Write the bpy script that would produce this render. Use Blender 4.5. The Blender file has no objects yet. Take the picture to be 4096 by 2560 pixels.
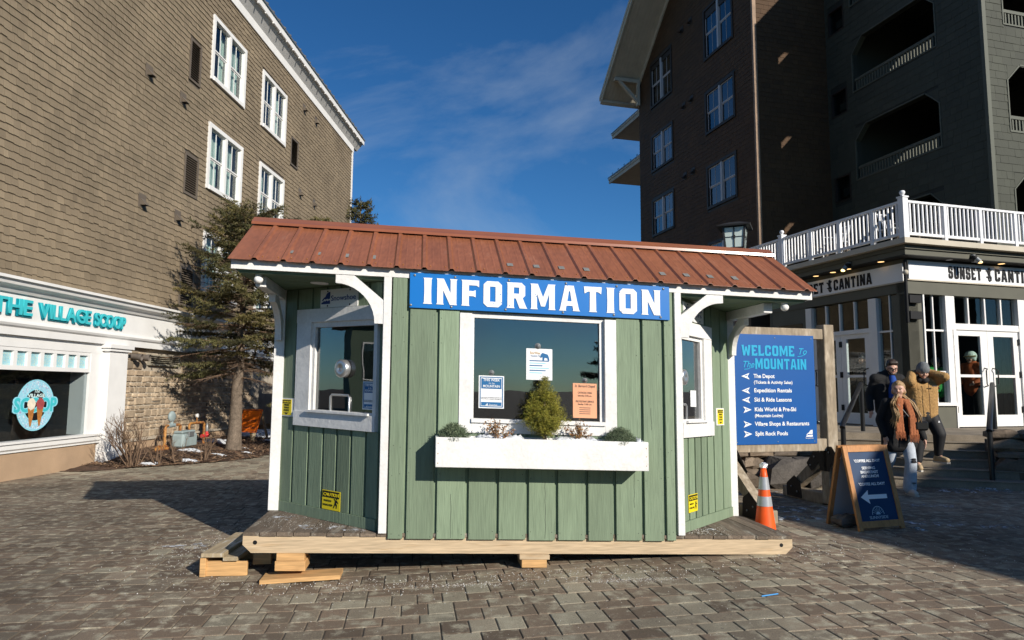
import bpy, bmesh, math, random
import numpy as np
from mathutils import Vector, Matrix
random.seed(7)
rnd = random.random
uni = random.uniform
SC = bpy.context.scene
COL = SC.collection

# ---------------------------------------------------------------- camera, sky, sun, exposure
EYE = Vector((0.0, 0.0, 1.62))
cam_data = bpy.data.cameras.new('camera')
cam_data.sensor_width = 36.0
cam_data.lens = 24.0
cam_data.clip_start = 0.05
cam_data.clip_end = 3000.0
cam = bpy.data.objects.new('camera', cam_data)
COL.objects.link(cam)
CAM_ROT = Matrix.Rotation(math.radians(90) + math.atan(162 / 1613.0), 4, 'X') @ Matrix.Rotation(math.radians(0.3), 4, 'Z')
cam.matrix_world = Matrix.Translation(EYE) @ CAM_ROT
SC.camera = cam

SUN_AZ = math.radians(41.2)      # the sun stands behind the camera, to its right
SUN_EL = math.radians(25.5)
SUN_DIR = Vector((math.sin(SUN_AZ) * math.cos(SUN_EL), -math.cos(SUN_AZ) * math.cos(SUN_EL), math.sin(SUN_EL)))
world = bpy.data.worlds.new('World')
SC.world = world
world.use_nodes = True
wn, wl = world.node_tree.nodes, world.node_tree.links
wn.clear()
w_out = wn.new('ShaderNodeOutputWorld')
w_bg = wn.new('ShaderNodeBackground')
w_sky = wn.new('ShaderNodeTexSky')
w_sky.sky_type = 'NISHITA'
w_sky.sun_disc = False
w_sky.sun_elevation = SUN_EL
w_sky.sun_rotation = math.atan2(SUN_DIR.x, SUN_DIR.y)
w_sky.altitude = 1400
w_sky.air_density = 1.0
w_sky.dust_density = 0.3
w_sky.ozone_density = 3.0
w_bg.inputs['Strength'].default_value = 0.07
w_tc = wn.new('ShaderNodeTexCoord')
w_map = wn.new('ShaderNodeMapping')
w_map.inputs['Rotation'].default_value = (0.5, 0.35, 0.9)
w_map.inputs['Scale'].default_value = (1.0, 2.6, 1.7)
w_no = wn.new('ShaderNodeTexNoise')
w_no.inputs['Scale'].default_value = 1.7
w_no.inputs['Detail'].default_value = 9
w_no.inputs['Roughness'].default_value = 0.58
w_no.inputs['Distortion'].default_value = 0.7
w_ra = wn.new('ShaderNodeValToRGB')
w_ra.color_ramp.elements[0].position = 0.49
w_ra.color_ramp.elements[0].color = (0, 0, 0, 1)
w_ra.color_ramp.elements[1].position = 0.86
w_ra.color_ramp.elements[1].color = (0.62, 0.62, 0.62, 1)
w_hs = wn.new('ShaderNodeHueSaturation')
w_hs.inputs['Saturation'].default_value = 1.2
w_mix = wn.new('ShaderNodeMix')
w_mix.data_type = 'RGBA'
w_mix.inputs[7].default_value = (5.6, 6.6, 7.6, 1)
wl.new(w_tc.outputs['Generated'], w_map.inputs['Vector'])
wl.new(w_map.outputs['Vector'], w_no.inputs['Vector'])
wl.new(w_no.outputs['Fac'], w_ra.inputs['Fac'])
wl.new(w_ra.outputs['Color'], w_mix.inputs[0])
wl.new(w_sky.outputs['Color'], w_hs.inputs['Color'])
w_tint = wn.new('ShaderNodeMix')
w_tint.data_type = 'RGBA'
w_tint.blend_type = 'MULTIPLY'
w_tint.inputs[0].default_value = 1.0
w_tint.inputs[7].default_value = (0.7, 1.04, 1.22, 1)      # polarised, clear mountain air
wl.new(w_hs.outputs['Color'], w_tint.inputs[6])
wl.new(w_tint.outputs[2], w_mix.inputs[6])
wl.new(w_mix.outputs[2], w_bg.inputs['Color'])
wl.new(w_bg.outputs['Background'], w_out.inputs['Surface'])

sun_data = bpy.data.lights.new('sun', 'SUN')
sun_data.energy = 5.0
sun_data.angle = math.radians(0.53)
sun_data.color = (1.0, 0.93, 0.82)
sun = bpy.data.objects.new('sun', sun_data)
COL.objects.link(sun)
sun.rotation_euler = SUN_DIR.to_track_quat('Z', 'Y').to_euler()
sun.location = (20, -20, 20)

SC.view_settings.view_transform = 'Standard'
SC.view_settings.look = 'None'
SC.view_settings.exposure = 0.2
SC.view_settings.gamma = 1.0
SC.view_settings.use_curve_mapping = False
SC.cycles.max_bounces = 5
SC.cycles.diffuse_bounces = 3
SC.cycles.glossy_bounces = 3
SC.cycles.transparent_max_bounces = 16
SC.cycles.caustics_reflective = False
SC.cycles.caustics_refractive = False

# ---------------------------------------------------------------- helpers: materials
def mat(name, col, rough=0.65, var=0.0, vs=3.0, col2=None, mix2=(0.45, 0.65), v2=2.0, stretch=(1, 1, 1), bump=0.0, bs=60.0,
        bstretch=None, tint=0.0, tcol=None, metal=0.0, spec=0.4, fine=0.0, fs=120.0, emit=None, estr=0.0, sss=0.0, spots=None):
    m = bpy.data.materials.new(name)
    m.use_nodes = True
    nt = m.node_tree
    N, L = nt.nodes, nt.links
    b = N['Principled BSDF']
    b.inputs['Roughness'].default_value = rough
    b.inputs['Metallic'].default_value = metal
    b.inputs['Specular IOR Level'].default_value = spec
    tc = N.new('ShaderNodeTexCoord')
    def mapped(st):
        mp = N.new('ShaderNodeMapping')
        mp.inputs['Scale'].default_value = st
        L.new(tc.outputs['Object'], mp.inputs['Vector'])
        return mp.outputs['Vector']
    def noise(vec, sc, det=2, ro=0.55):
        n = N.new('ShaderNodeTexNoise')
        n.inputs['Scale'].default_value = sc
        n.inputs['Detail'].default_value = det
        n.inputs['Roughness'].default_value = ro
        L.new(vec, n.inputs['Vector'])
        return n.outputs['Fac']
    def mixc(fac, a, c, mode='MIX'):
        x = N.new('ShaderNodeMix')
        x.data_type = 'RGBA'
        x.blend_type = mode
        for i, s in ((0, fac), (6, a), (7, c)):
            if isinstance(s, (int, float)):
                x.inputs[i].default_value = s
            elif isinstance(s, tuple):
                x.inputs[i].default_value = (s[0], s[1], s[2], 1)
            else:
                L.new(s, x.inputs[i])
        return x.outputs[2]
    def rng(v, a, c, lo=0.0, hi=1.0):
        r = N.new('ShaderNodeMapRange')
        r.inputs[1].default_value = a
        r.inputs[2].default_value = c
        r.inputs[3].default_value = lo
        r.inputs[4].default_value = hi
        L.new(v, r.inputs[0])
        return r.outputs[0]
    cur = tuple(col)
    vec = mapped(stretch)
    if tint:
        at = N.new('ShaderNodeAttribute')
        at.attribute_name = 'tint'
        sp = N.new('ShaderNodeSeparateColor')
        L.new(at.outputs['Color'], sp.inputs['Color'])
        if tcol:
            cur = mixc(sp.outputs['Green'], cur, tuple(tcol))
        cur = mixc(1.0, cur, rng(sp.outputs['Red'], 0, 1, 1 - tint, 1 + tint), 'MULTIPLY')
    if col2:
        cur = mixc(rng(noise(vec, v2, 4, 0.62), mix2[0], mix2[1]), cur, tuple(col2))
    if var:
        cur = mixc(1.0, cur, rng(noise(vec, vs), 0.28, 0.72, 1 - var, 1 + var), 'MULTIPLY')
    if fine:
        cur = mixc(1.0, cur, rng(noise(vec, fs, 1, 0.6), 0.3, 0.7, 1 - fine, 1 + fine), 'MULTIPLY')
    if spots:
        cur = mixc(rng(noise(vec, spots[0], 1, 0.5), spots[1], spots[1] + 0.04), cur, tuple(spots[2]))
    if isinstance(cur, tuple):
        b.inputs['Base Color'].default_value = (*cur, 1)
    else:
        L.new(cur, b.inputs['Base Color'])
    if bump:
        bm_ = N.new('ShaderNodeBump')
        bm_.inputs['Strength'].default_value = bump
        bm_.inputs['Distance'].default_value = 0.012
        L.new(noise(mapped(bstretch) if bstretch else vec, bs, 2, 0.6), bm_.inputs['Height'])
        L.new(bm_.outputs['Normal'], b.inputs['Normal'])
    if emit:
        b.inputs['Emission Color'].default_value = (*emit, 1)
        b.inputs['Emission Strength'].default_value = estr
    if sss:
        b.inputs['Subsurface Weight'].default_value = sss
        b.inputs['Subsurface Radius'].default_value = (0.02, 0.008, 0.004)
    return m

def glass(name, tintc=(0.86, 0.9, 0.9), ior=1.5, rough=0.0, gain=1.0):
    m = bpy.data.materials.new(name)
    m.use_nodes = True
    nt = m.node_tree
    N, L = nt.nodes, nt.links
    N.clear()
    o = N.new('ShaderNodeOutputMaterial')
    mx = N.new('ShaderNodeMixShader')
    tr = N.new('ShaderNodeBsdfTransparent')
    tr.inputs['Color'].default_value = (*tintc, 1)
    gl = N.new('ShaderNodeBsdfGlossy')
    gl.inputs['Roughness'].default_value = rough
    ge = N.new('ShaderNodeNewGeometry')
    dt = N.new('ShaderNodeVectorMath')
    dt.operation = 'DOT_PRODUCT'
    L.new(ge.outputs['Incoming'], dt.inputs[0])
    L.new(ge.outputs['Normal'], dt.inputs[1])
    ab = N.new('ShaderNodeMath')
    ab.operation = 'ABSOLUTE'
    L.new(dt.outputs['Value'], ab.inputs[0])
    om = N.new('ShaderNodeMath')
    om.operation = 'SUBTRACT'
    om.inputs[0].default_value = 1.0
    L.new(ab.outputs[0], om.inputs[1])
    pw = N.new('ShaderNodeMath')
    pw.operation = 'POWER'
    pw.inputs[1].default_value = 5.0
    L.new(om.outputs[0], pw.inputs[0])
    fr = N.new('ShaderNodeMapRange')
    fr.inputs[3].default_value = 0.045
    fr.inputs[4].default_value = 1.0
    L.new(pw.outputs[0], fr.inputs[0])
    mu = N.new('ShaderNodeMath')
    mu.operation = 'MULTIPLY'
    mu.use_clamp = True
    mu.inputs[1].default_value = gain
    tc = N.new('ShaderNodeTexCoord')
    nz = N.new('ShaderNodeTexNoise')
    nz.inputs['Scale'].default_value = 1.6
    bp = N.new('ShaderNodeBump')
    bp.inputs['Strength'].default_value = 0.07
    bp.inputs['Distance'].default_value = 0.02
    L.new(tc.outputs['Object'], nz.inputs['Vector'])
    L.new(nz.outputs['Fac'], bp.inputs['Height'])
    L.new(bp.outputs['Normal'], gl.inputs['Normal'])
    L.new(fr.outputs[0], mu.inputs[0])
    L.new(mu.outputs[0], mx.inputs[0])
    L.new(tr.outputs[0], mx.inputs[1])
    L.new(gl.outputs[0], mx.inputs[2])
    L.new(mx.outputs[0], o.inputs['Surface'])
    return m

# ---------------------------------------------------------------- helpers: objects and meshes
def thing(name, label, cat, loc=(0, 0, 0), group=None):
    o = bpy.data.objects.new(name, None)
    o.empty_display_size = 0.2
    o.location = loc
    COL.objects.link(o)
    o['label'] = label
    o['category'] = cat
    if group:
        o['group'] = group
    return o

def tag(o, label, cat, group=None):
    o['label'] = label
    o['category'] = cat
    if group:
        o['group'] = group
    return o

def world_loc(o):
    l = Vector(o.location)
    if o.parent:
        return l + o.matrix_parent_inverse.to_translation() + world_loc(o.parent)
    return l

def link(name, me, m=None, parent=None, kind=None, label=None, loc=None):
    o = bpy.data.objects.new(name, me)
    COL.objects.link(o)
    if m and not me.materials:
        me.materials.append(m)
    if loc is not None:
        o.location = loc
    if parent:
        o.parent = parent
        o.matrix_parent_inverse = Matrix.Translation(-world_loc(parent))
    if kind:
        o['kind'] = kind
    if label:
        o['label'] = label
    return o

class Frame:
    """maps local (a, b, c) to the place: origin + a*X + b*Y + c*Z"""
    def __init__(s, O, X, Y, Z=(0, 0, 1), shear=0.0):
        s.O, s.X, s.Y, s.Z, s.sh = Vector(O), Vector(X), Vector(Y), Vector(Z), shear
    def __call__(s, p):
        r = s.O + s.X * p[0] + s.Y * p[1] + s.Z * p[2]
        r.z -= s.sh * p[0]
        return r

BOXF = [(0, 3, 2, 1), (4, 5, 6, 7), (0, 1, 5, 4), (1, 2, 6, 5), (2, 3, 7, 6), (3, 0, 4, 7)]
class MB:
    def __init__(s, f=None):
        s.v, s.fc, s.t, s.f, s.sm = [], [], [], f, []
    def add(s, vs, fs, t=None, smooth=False):
        n = len(s.v)
        if s.f:
            vs = [s.f(p) for p in vs]
        s.v.extend(tuple(p) for p in vs)
        s.fc.extend(tuple(i + n for i in q) for q in fs)
        s.t.extend([t or (0.5, 0.0)] * len(fs))
        s.sm.extend([smooth] * len(fs))
        return s
    def box(s, a0, a1, b0, b1, c0, c1, t=None):
        return s.add([(a0, b0, c0), (a1, b0, c0), (a1, b1, c0), (a0, b1, c0), (a0, b0, c1), (a1, b0, c1), (a1, b1, c1), (a0, b1, c1)], BOXF, t)
    def prism(s, poly, axis, d0, d1, t=None):
        """polygon in two axes extruded along the third axis"""
        n = len(poly)
        def put(p, d):
            q = list(p)
            q.insert(axis, d)
            return tuple(q)
        vs = [put(p, d0) for p in poly] + [put(p, d1) for p in poly]
        fs = [tuple(range(n))[::-1], tuple(range(n, 2 * n))] + [(i, (i + 1) % n, n + (i + 1) % n, n + i) for i in range(n)]
        return s.add(vs, fs, t)
    def tube(s, pts, r, k=8, cap=True, t=None, smooth=True):
        pts = [Vector(p) for p in pts]
        rs = r if isinstance(r, (list, tuple)) else [r] * len(pts)
        vs, fs = [], []
        up = Vector((0.13, 0.31, 0.94))
        for i, p in enumerate(pts):
            d = (pts[min(i + 1, len(pts) - 1)] - pts[max(i - 1, 0)])
            if d.length < 1e-9:
                d = Vector((0, 0, 1))
            d.normalize()
            a = d.cross(up)
            if a.length < 1e-3:
                a = d.cross(Vector((1, 0, 0)))
            a.normalize()
            b = d.cross(a)
            for j in range(k):
                g = 2 * math.pi * j / k
                vs.append(p + (a * math.cos(g) + b * math.sin(g)) * rs[i])
        for i in range(len(pts) - 1):
            for j in range(k):
                fs.append((i * k + j, i * k + (j + 1) % k, (i + 1) * k + (j + 1) % k, (i + 1) * k + j))
        s.add(vs, fs, t, smooth)
        if cap:
            n = len(pts)
            s.add(vs[:k], [tuple(range(k))], t)
            s.add(vs[(n - 1) * k:], [tuple(range(k))[::-1]], t)
        return s
    def lathe(s, prof, c=(0, 0, 0), k=16, t=None, smooth=True):
        vs, fs = [], []
        for r, z in prof:
            for j in range(k):
                g = 2 * math.pi * j / k
                vs.append((c[0] + r * math.cos(g), c[1] + r * math.sin(g), c[2] + z))
        for i in range(len(prof) - 1):
            for j in range(k):
                fs.append((i * k + j, i * k + (j + 1) % k, (i + 1) * k + (j + 1) % k, (i + 1) * k + j))
        s.add(vs, fs, t, smooth)
        if prof[0][0] > 1e-4:
            s.add(vs[:k], [tuple(range(k))[::-1]], t)
        if prof[-1][0] > 1e-4:
            s.add(vs[-k:], [tuple(range(k))], t)
        return s
    def ball(s, c, r, k=12, rings=8, t=None):
        r3 = r if isinstance(r, (tuple, list)) else (r, r, r)
        vs, fs = [], []
        for i in range(rings + 1):
            a = math.pi * i / rings - math.pi / 2
            for j in range(k):
                g = 2 * math.pi * j / k
                vs.append((c[0] + r3[0] * math.cos(a) * math.cos(g), c[1] + r3[1] * math.cos(a) * math.sin(g), c[2] + r3[2] * math.sin(a)))
        for i in range(rings):
            for j in range(k):
                fs.append((i * k + j, i * k + (j + 1) % k, (i + 1) * k + (j + 1) % k, (i + 1) * k + j))
        return s.add(vs, fs, t, True)
    def mesh(s, name):
        me = bpy.data.meshes.new(name)
        me.from_pydata(s.v, [], s.fc)
        a = me.attributes.new('tint', 'FLOAT_COLOR', 'FACE')
        buf = np.empty((len(s.fc), 4), dtype=np.float32)
        tt = np.array([(x[0], x[1]) for x in s.t], dtype=np.float32).reshape(-1, 2)
        buf[:, 0:2] = tt
        buf[:, 2] = 0
        buf[:, 3] = 1
        a.data.foreach_set('color', buf.ravel())
        me.polygons.foreach_set('use_smooth', s.sm)
        return me
    def build(s, name, m, parent=None, kind=None, label=None, bevel=0.0, fix=False):
        me = s.mesh(name)
        if fix or bevel:
            bm = bmesh.new()
            bm.from_mesh(me)
            bmesh.ops.recalc_face_normals(bm, faces=bm.faces)
            if bevel:
                bmesh.ops.bevel(bm, geom=bm.edges[:], offset=bevel, segments=1, affect='EDGES', profile=0.5)
            bm.to_mesh(me)
            bm.free()
        return link(name, me, m, parent, kind, label)

def rawmesh(name, verts, faces_n, faces, tints=None):
    """fast mesh from numpy arrays: every face with faces_n corners"""
    me = bpy.data.meshes.new(name)
    nv, nf = len(verts), len(faces)
    me.vertices.add(nv)
    me.vertices.foreach_set('co', np.asarray(verts, dtype=np.float32).ravel())
    me.loops.add(nf * faces_n)
    me.loops.foreach_set('vertex_index', np.asarray(faces, dtype=np.int32).ravel())
    me.polygons.add(nf)
    me.polygons.foreach_set('loop_start', np.arange(0, nf * faces_n, faces_n, dtype=np.int32))
    if tints is not None:
        a = me.attributes.new('tint', 'FLOAT_COLOR', 'FACE')
        b = np.zeros((nf, 4), dtype=np.float32)
        b[:, 0:2] = tints
        b[:, 3] = 1
        a.data.foreach_set('color', b.ravel())
    me.update(calc_edges=True)
    return me

CINV = CAM_ROT.to_3x3().transposed()
def in_view(p, pad=0.08):
    q = CINV @ (Vector(p) - EYE)
    if q.z > -0.2:
        return 0.0
    x, y = q.x / -q.z * 1613 / 1210, q.y / -q.z * 1613 / 756
    return 1.0 / (-q.z) if abs(x) < 1 + pad and abs(y) < 1 + pad else 0.0

def pieces(name, lst, m, parent, n=300, rest=None):
    """lst of (verts, faces, tint): the n that show largest become single parts, the others one part of stuff"""
    def score(g):
        c = Vector((0, 0, 0))
        for p in g[0]:
            c += Vector(p)
        c /= len(g[0])
        d = (Vector(g[0][0]) - c).length
        return in_view(c, 0.02) * d
    sc = sorted(range(len(lst)), key=lambda i: -score(lst[i]))
    for i in sc[:n]:
        MB().add(*lst[i]).build(name, m, parent)
    if len(sc) > n:
        r = MB()
        for i in sc[n:]:
            r.add(*lst[i])
        r.build(rest or name + '_field', m, parent, kind='stuff')

# ---------------------------------------------------------------- helpers: lettering
C_ = 0.13
GLYPH = {
 'I': (0.26, [[(-.03, 0), (.29, 0), (.26, .06), (.25, .5), (.26, .94), (.29, 1), (-.03, 1), (0, .94), (.01, .5), (0, .06)]]),
 'N': (0.68, [[(-.03, 0), (.24, 0), (.21, .06), (.21, .55), (.45, 0), (.7, 0), (.68, .06), (.68, .94), (.71, 1), (.44, 1), (.47, .94), (.47, .45), (.23, 1), (-.03, 1), (0, .94), (0, .06)]]),
 'F': (0.56, [[(-.03, 0), (.27, 0), (.24, .06), (.24, .38), (.4, .38), (.48, .34), (.48, .62), (.4, .58), (.24, .58), (.24, .8), (.5, .8), (.6, .74), (.6, 1), (-.03, 1), (0, .94), (0, .06)]]),
 'O': (0.66, [[(C_, 0), (.66 - C_, 0), (.66, C_), (.66, 1 - C_), (.66 - C_, 1), (C_, 1), (0, 1 - C_), (0, C_)], [(.23, .21), (.43, .21), (.43, .79), (.23, .79)]]),
 'R': (0.66, [[(-.03, 0), (.26, 0), (.23, .06), (.23, .38), (.3, .38), (.44, 0), (.72, 0), (.68, .06), (.55, .4), (.64, .5), (.64, 1 - C_), (.64 - C_, 1), (-.03, 1), (0, .94), (0, .06)], [(.23, .57), (.42, .57), (.42, .81), (.23, .81)]]),
 'M': (0.86, [[(-.03, 0), (.24, 0), (.21, .06), (.21, .62), (.36, .12), (.5, .12), (.65, .62), (.65, .06), (.62, 0), (.89, 0), (.86, .06), (.86, .94), (.89, 1), (.62, 1), (.43, .48), (.24, 1), (-.03, 1), (0, .94), (0, .06)]]),
 'A': (0.68, [[(-.05, 0), (.22, 0), (.2, .05), (.23, .2), (.45, .2), (.48, .05), (.46, 0), (.73, 0), (.69, .06), (.5, 1), (.18, 1), (-.01, .06)], [(.26, .38), (.42, .38), (.36, .78), (.32, .78)]]),
 'T': (0.66, [[(.18, 0), (.48, 0), (.45, .06), (.44, .8), (.52, .8), (.64, .72), (.66, 1), (0, 1), (.02, .72), (.14, .8), (.22, .8), (.21, .06)]]),
 'W': (0.9, [[(-.03, 1), (.24, 1), (.22, .94), (.28, .4), (.36, .85), (.54, .85), (.62, .4), (.68, .94), (.66, 1), (.93, 1), (.9, .94), (.76, 0), (.56, 0), (.45, .5), (.34, 0), (.14, 0), (0, .94)]]),
 'E': (0.58, [[(-.03, 0), (.58, 0), (.6, .28), (.46, .24), (.42, .2), (.23, .2), (.23, .42), (.42, .42), (.42, .58), (.23, .58), (.23, .8), (.42, .8), (.46, .76), (.6, .72), (.58, 1), (-.03, 1), (0, .94), (0, .06)]]),
 'L': (0.56, [[(-.03, 0), (.58, 0), (.6, .3), (.46, .24), (.42, .2), (.23, .2), (.23, .94), (.26, 1), (-.03, 1), (0, .94), (0, .06)]]),
 'C': (0.64, [[(.64, .36), (.64, C_), (.64 - C_, 0), (C_, 0), (0, C_), (0, 1 - C_), (C_, 1), (.64 - C_, 1), (.64, 1 - C_), (.64, .64), (.42, .64), (.42, .8), (.22, .8), (.22, .2), (.42, .2), (.42, .36)]]),
 'U': (0.66, [[(-.03, 1), (.26, 1), (.23, .94), (.23, .2), (.43, .2), (.43, .94), (.4, 1), (.69, 1), (.66, .94), (.66, C_), (.66 - C_, 0), (C_, 0), (0, C_), (0, .94)]]),
 'S': (0.62, [[(0, .36), (0, C_), (C_, 0), (.62 - C_, 0), (.62, C_), (.62, .5), (.62 - C_, .6), (.22, .6), (.22, .8), (.4, .8), (.4, .66), (.62, .66), (.62, 1 - C_), (.62 - C_, 1), (C_, 1), (0, 1 - C_), (0, .52), (C_, .41), (.4, .41), (.4, .2), (.22, .2), (.22, .36)]]),
}
TMP = bpy.data.scenes.new('workbench')
def to_mesh(ob, name):
    """evaluate a curve, text or modified mesh in a small scene of its own and return a plain mesh"""
    TMP.collection.objects.link(ob)
    vl = TMP.view_layers[0]
    with bpy.context.temp_override(scene=TMP, view_layer=vl):
        dg = bpy.context.evaluated_depsgraph_get()
        me = bpy.data.meshes.new_from_object(ob.evaluated_get(dg))
    me.name = name
    d = ob.data
    bpy.data.objects.remove(ob)
    if isinstance(d, bpy.types.Curve):
        bpy.data.curves.remove(d)
    else:
        bpy.data.meshes.remove(d)
    return me

def xform(me, M, offs):
    me.transform(Matrix.Translation(offs) if not M else M)
    return me

def plane_mx(org, right, up):
    r, u = Vector(right).normalized(), Vector(up).normalized()
    n = r.cross(u).normalized()
    u = n.cross(r) if abs(r.dot(u)) < 1e-4 else u      # keeps a sheared upright as it is
    M = Matrix(((r.x, u.x, n.x, org[0]), (r.y, u.y, n.y, org[1]), (r.z, u.z, n.z, org[2]), (0, 0, 0, 1)))
    return M

def outline(name, loops, M, m, parent, ext=0.003, label=None):
    """flat cut-out shapes (with holes) given as closed outlines in the plane M"""
    cu = bpy.data.curves.new(name, 'CURVE')
    cu.dimensions = '2D'
    cu.fill_mode = 'BOTH'
    cu.extrude = ext
    for lp in loops:
        sp = cu.splines.new('POLY')
        sp.points.add(len(lp) - 1)
        for i, p in enumerate(lp):
            sp.points[i].co = (p[0], p[1], 0, 1)
        sp.use_cyclic_u = True
    me = to_mesh(bpy.data.objects.new(name, cu), name)
    me.transform(M)
    return link(name, me, m, parent, label=label)

def block_text(word, M, h, m, parent, width=None, gap=0.1, ext=0.003, name='letter', single=True):
    adv = [GLYPH[c][0] if c != ' ' else 0.3 for c in word]
    tot = sum(adv) + gap * (len(word) - 1)
    sx = (width / tot) if width else h
    x = 0.0
    loops = []
    for c, a in zip(word, adv):
        if c != ' ':
            lp = [[((x + p[0]) * sx, p[1] * h) for p in q] for q in GLYPH[c][1]]
            if single:
                outline(name, lp, M, m, parent, ext)
            else:
                loops += lp
        x += a + gap
    if loops:
        outline(name, loops, M, m, parent, ext)

def text(body, M, size, m, parent, align='LEFT', bold=0.0, ext=0.001, width=None, name='lettering', shear=0.0, space=1.0, single=False, valign='BOTTOM_BASELINE'):
    if single:
        x = 0
        pos = []
        for ch in body:
            if ch == ' ':
                x += 0.3 * size
                continue
            cu = bpy.data.curves.new(name, 'FONT')
            cu.body = ch
            cu.size = size
            cu.offset = bold
            cu.extrude = ext
            me = to_mesh(bpy.data.objects.new(name, cu), name)
            xs = [v.co.x for v in me.vertices]
            x0, x1 = min(xs), max(xs)
            me.transform(Matrix.Translation((x - x0, 0, 0)))
            pos.append(me)
            x += x1 - x0 + space * size * 0.06
        f = width / x if width else 1
        for me in pos:
            me.transform(M @ Matrix.Diagonal((f, 1, 1, 1)))
            link(name, me, m, parent)
        return
    cu = bpy.data.curves.new(name, 'FONT')
    cu.body = body
    cu.size = size
    cu.align_x = align
    cu.align_y = valign
    cu.offset = bold
    cu.extrude = ext
    cu.shear = shear
    cu.space_character = space
    cu.resolution_u = 3
    me = to_mesh(bpy.data.objects.new(name, cu), name)
    if width and len(me.vertices):
        xs = [v.co.x for v in me.vertices]
        f = width / (max(xs) - min(xs))
        me.transform(Matrix.Diagonal((f, 1, 1, 1)))
    me.transform(M)
    return link(name, me, m, parent)

def smooth01(a, b, x):
    t = min(1.0, max(0.0, (x - a) / (b - a)))
    return t * t * (3 - 2 * t)
def ground_z(x, y=0.0):
    return 0.1 * smooth01(-1.8, 2.6, x)
# ---------------------------------------------------------------- shared materials
WHITE = mat('white_paint', (0.76, 0.75, 0.73), 0.5, var=0.05, vs=2.5, bump=0.12, bs=30)
WHITE_WOOD = mat('white_painted_wood', (0.73, 0.72, 0.7), 0.55, var=0.08, vs=3, col2=(0.66, 0.63, 0.57), mix2=(0.6, 0.8), v2=2.6, bump=0.35, bs=16, stretch=(1, 1, 1), fine=0.05, fs=40, spots=(16, 0.84, (0.5, 0.46, 0.4)))
GLASS = glass('window_glass')
GLASS_DARK = glass('tinted_window_glass', (0.45, 0.5, 0.5), gain=1.3)
BLACK = mat('black_paint', (0.009, 0.009, 0.01), 0.6, spec=0.25)
DARK = mat('dark_interior', (0.02, 0.02, 0.021), 0.9)
GREY_METAL = mat('grey_metal', (0.25, 0.26, 0.26), 0.45, metal=0.6, var=0.1, vs=9)
SNOW_OLD = mat('snow', (0.83, 0.86, 0.9), 0.7, var=0.08, vs=12, bump=0.5, bs=40)
def snow_mat(name, col, lo, hi, sc):
    """old snow that thins out to bare patches: the gaps are a fine grain of holes in the crust"""
    m = mat(name, col, 0.7, var=0.15, vs=7, col2=(0.42, 0.4, 0.37), mix2=(0.55, 0.75), v2=5, bump=0.6, bs=40)
    N, L = m.node_tree.nodes, m.node_tree.links
    tc = N.new('ShaderNodeTexCoord')
    nz = N.new('ShaderNodeTexNoise')
    nz.inputs['Scale'].default_value = sc
    nz.inputs['Detail'].default_value = 5
    nz.inputs['Roughness'].default_value = 0.7
    mr = N.new('ShaderNodeMapRange')
    mr.inputs[1].default_value = lo
    mr.inputs[2].default_value = hi
    L.new(tc.outputs['Object'], nz.inputs['Vector'])
    L.new(nz.outputs['Fac'], mr.inputs[0])
    L.new(mr.outputs[0], N['Principled BSDF'].inputs['Alpha'])
    return m
SNOW = snow_mat('old_snow', (0.68, 0.71, 0.75), 0.4, 0.46, 9.0)
SNOW_THIN = snow_mat('thin_ice_crust', (0.5, 0.52, 0.55), 0.5, 0.62, 9.0)
CURTAIN = mat('pale_green_curtain', (0.62, 0.72, 0.64), 0.9, var=0.06, vs=6)

# ---------------------------------------------------------------- ground and pavers
GROUND = mat('joint_sand', (0.085, 0.07, 0.056), 0.95, var=0.3, vs=6, bump=0.3, bs=90)
PAVER = mat('concrete_paver', (0.18, 0.132, 0.092), 0.78, tint=0.36, tcol=(0.33, 0.3, 0.22), var=0.34, vs=0.5, col2=(0.36, 0.325, 0.24), mix2=(0.5, 0.66), v2=8.5,
            fine=0.3, fs=140, bump=0.6, bs=150, spots=(34, 0.72, (0.09, 0.075, 0.065)))
def ground_mesh():
    n = 90
    xs = [-400, -150, -60] + [-25 + 55 * i / n for i in range(n + 1)] + [60, 150, 400]
    ys = [-300, -60, -10, 0, 2, 5, 8, 12, 16, 20, 26, 35, 60, 150, 600]
    vs = [(x, y, ground_z(x) - 0.0075) for y in ys for x in xs]
    w = len(xs)
    fs = [(j * w + i, j * w + i + 1, (j + 1) * w + i + 1, (j + 1) * w + i) for j in range(len(ys) - 1) for i in range(w - 1)]
    return MB().add(vs, fs)
ground = ground_mesh().build('ground', GROUND, kind='structure')

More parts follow.
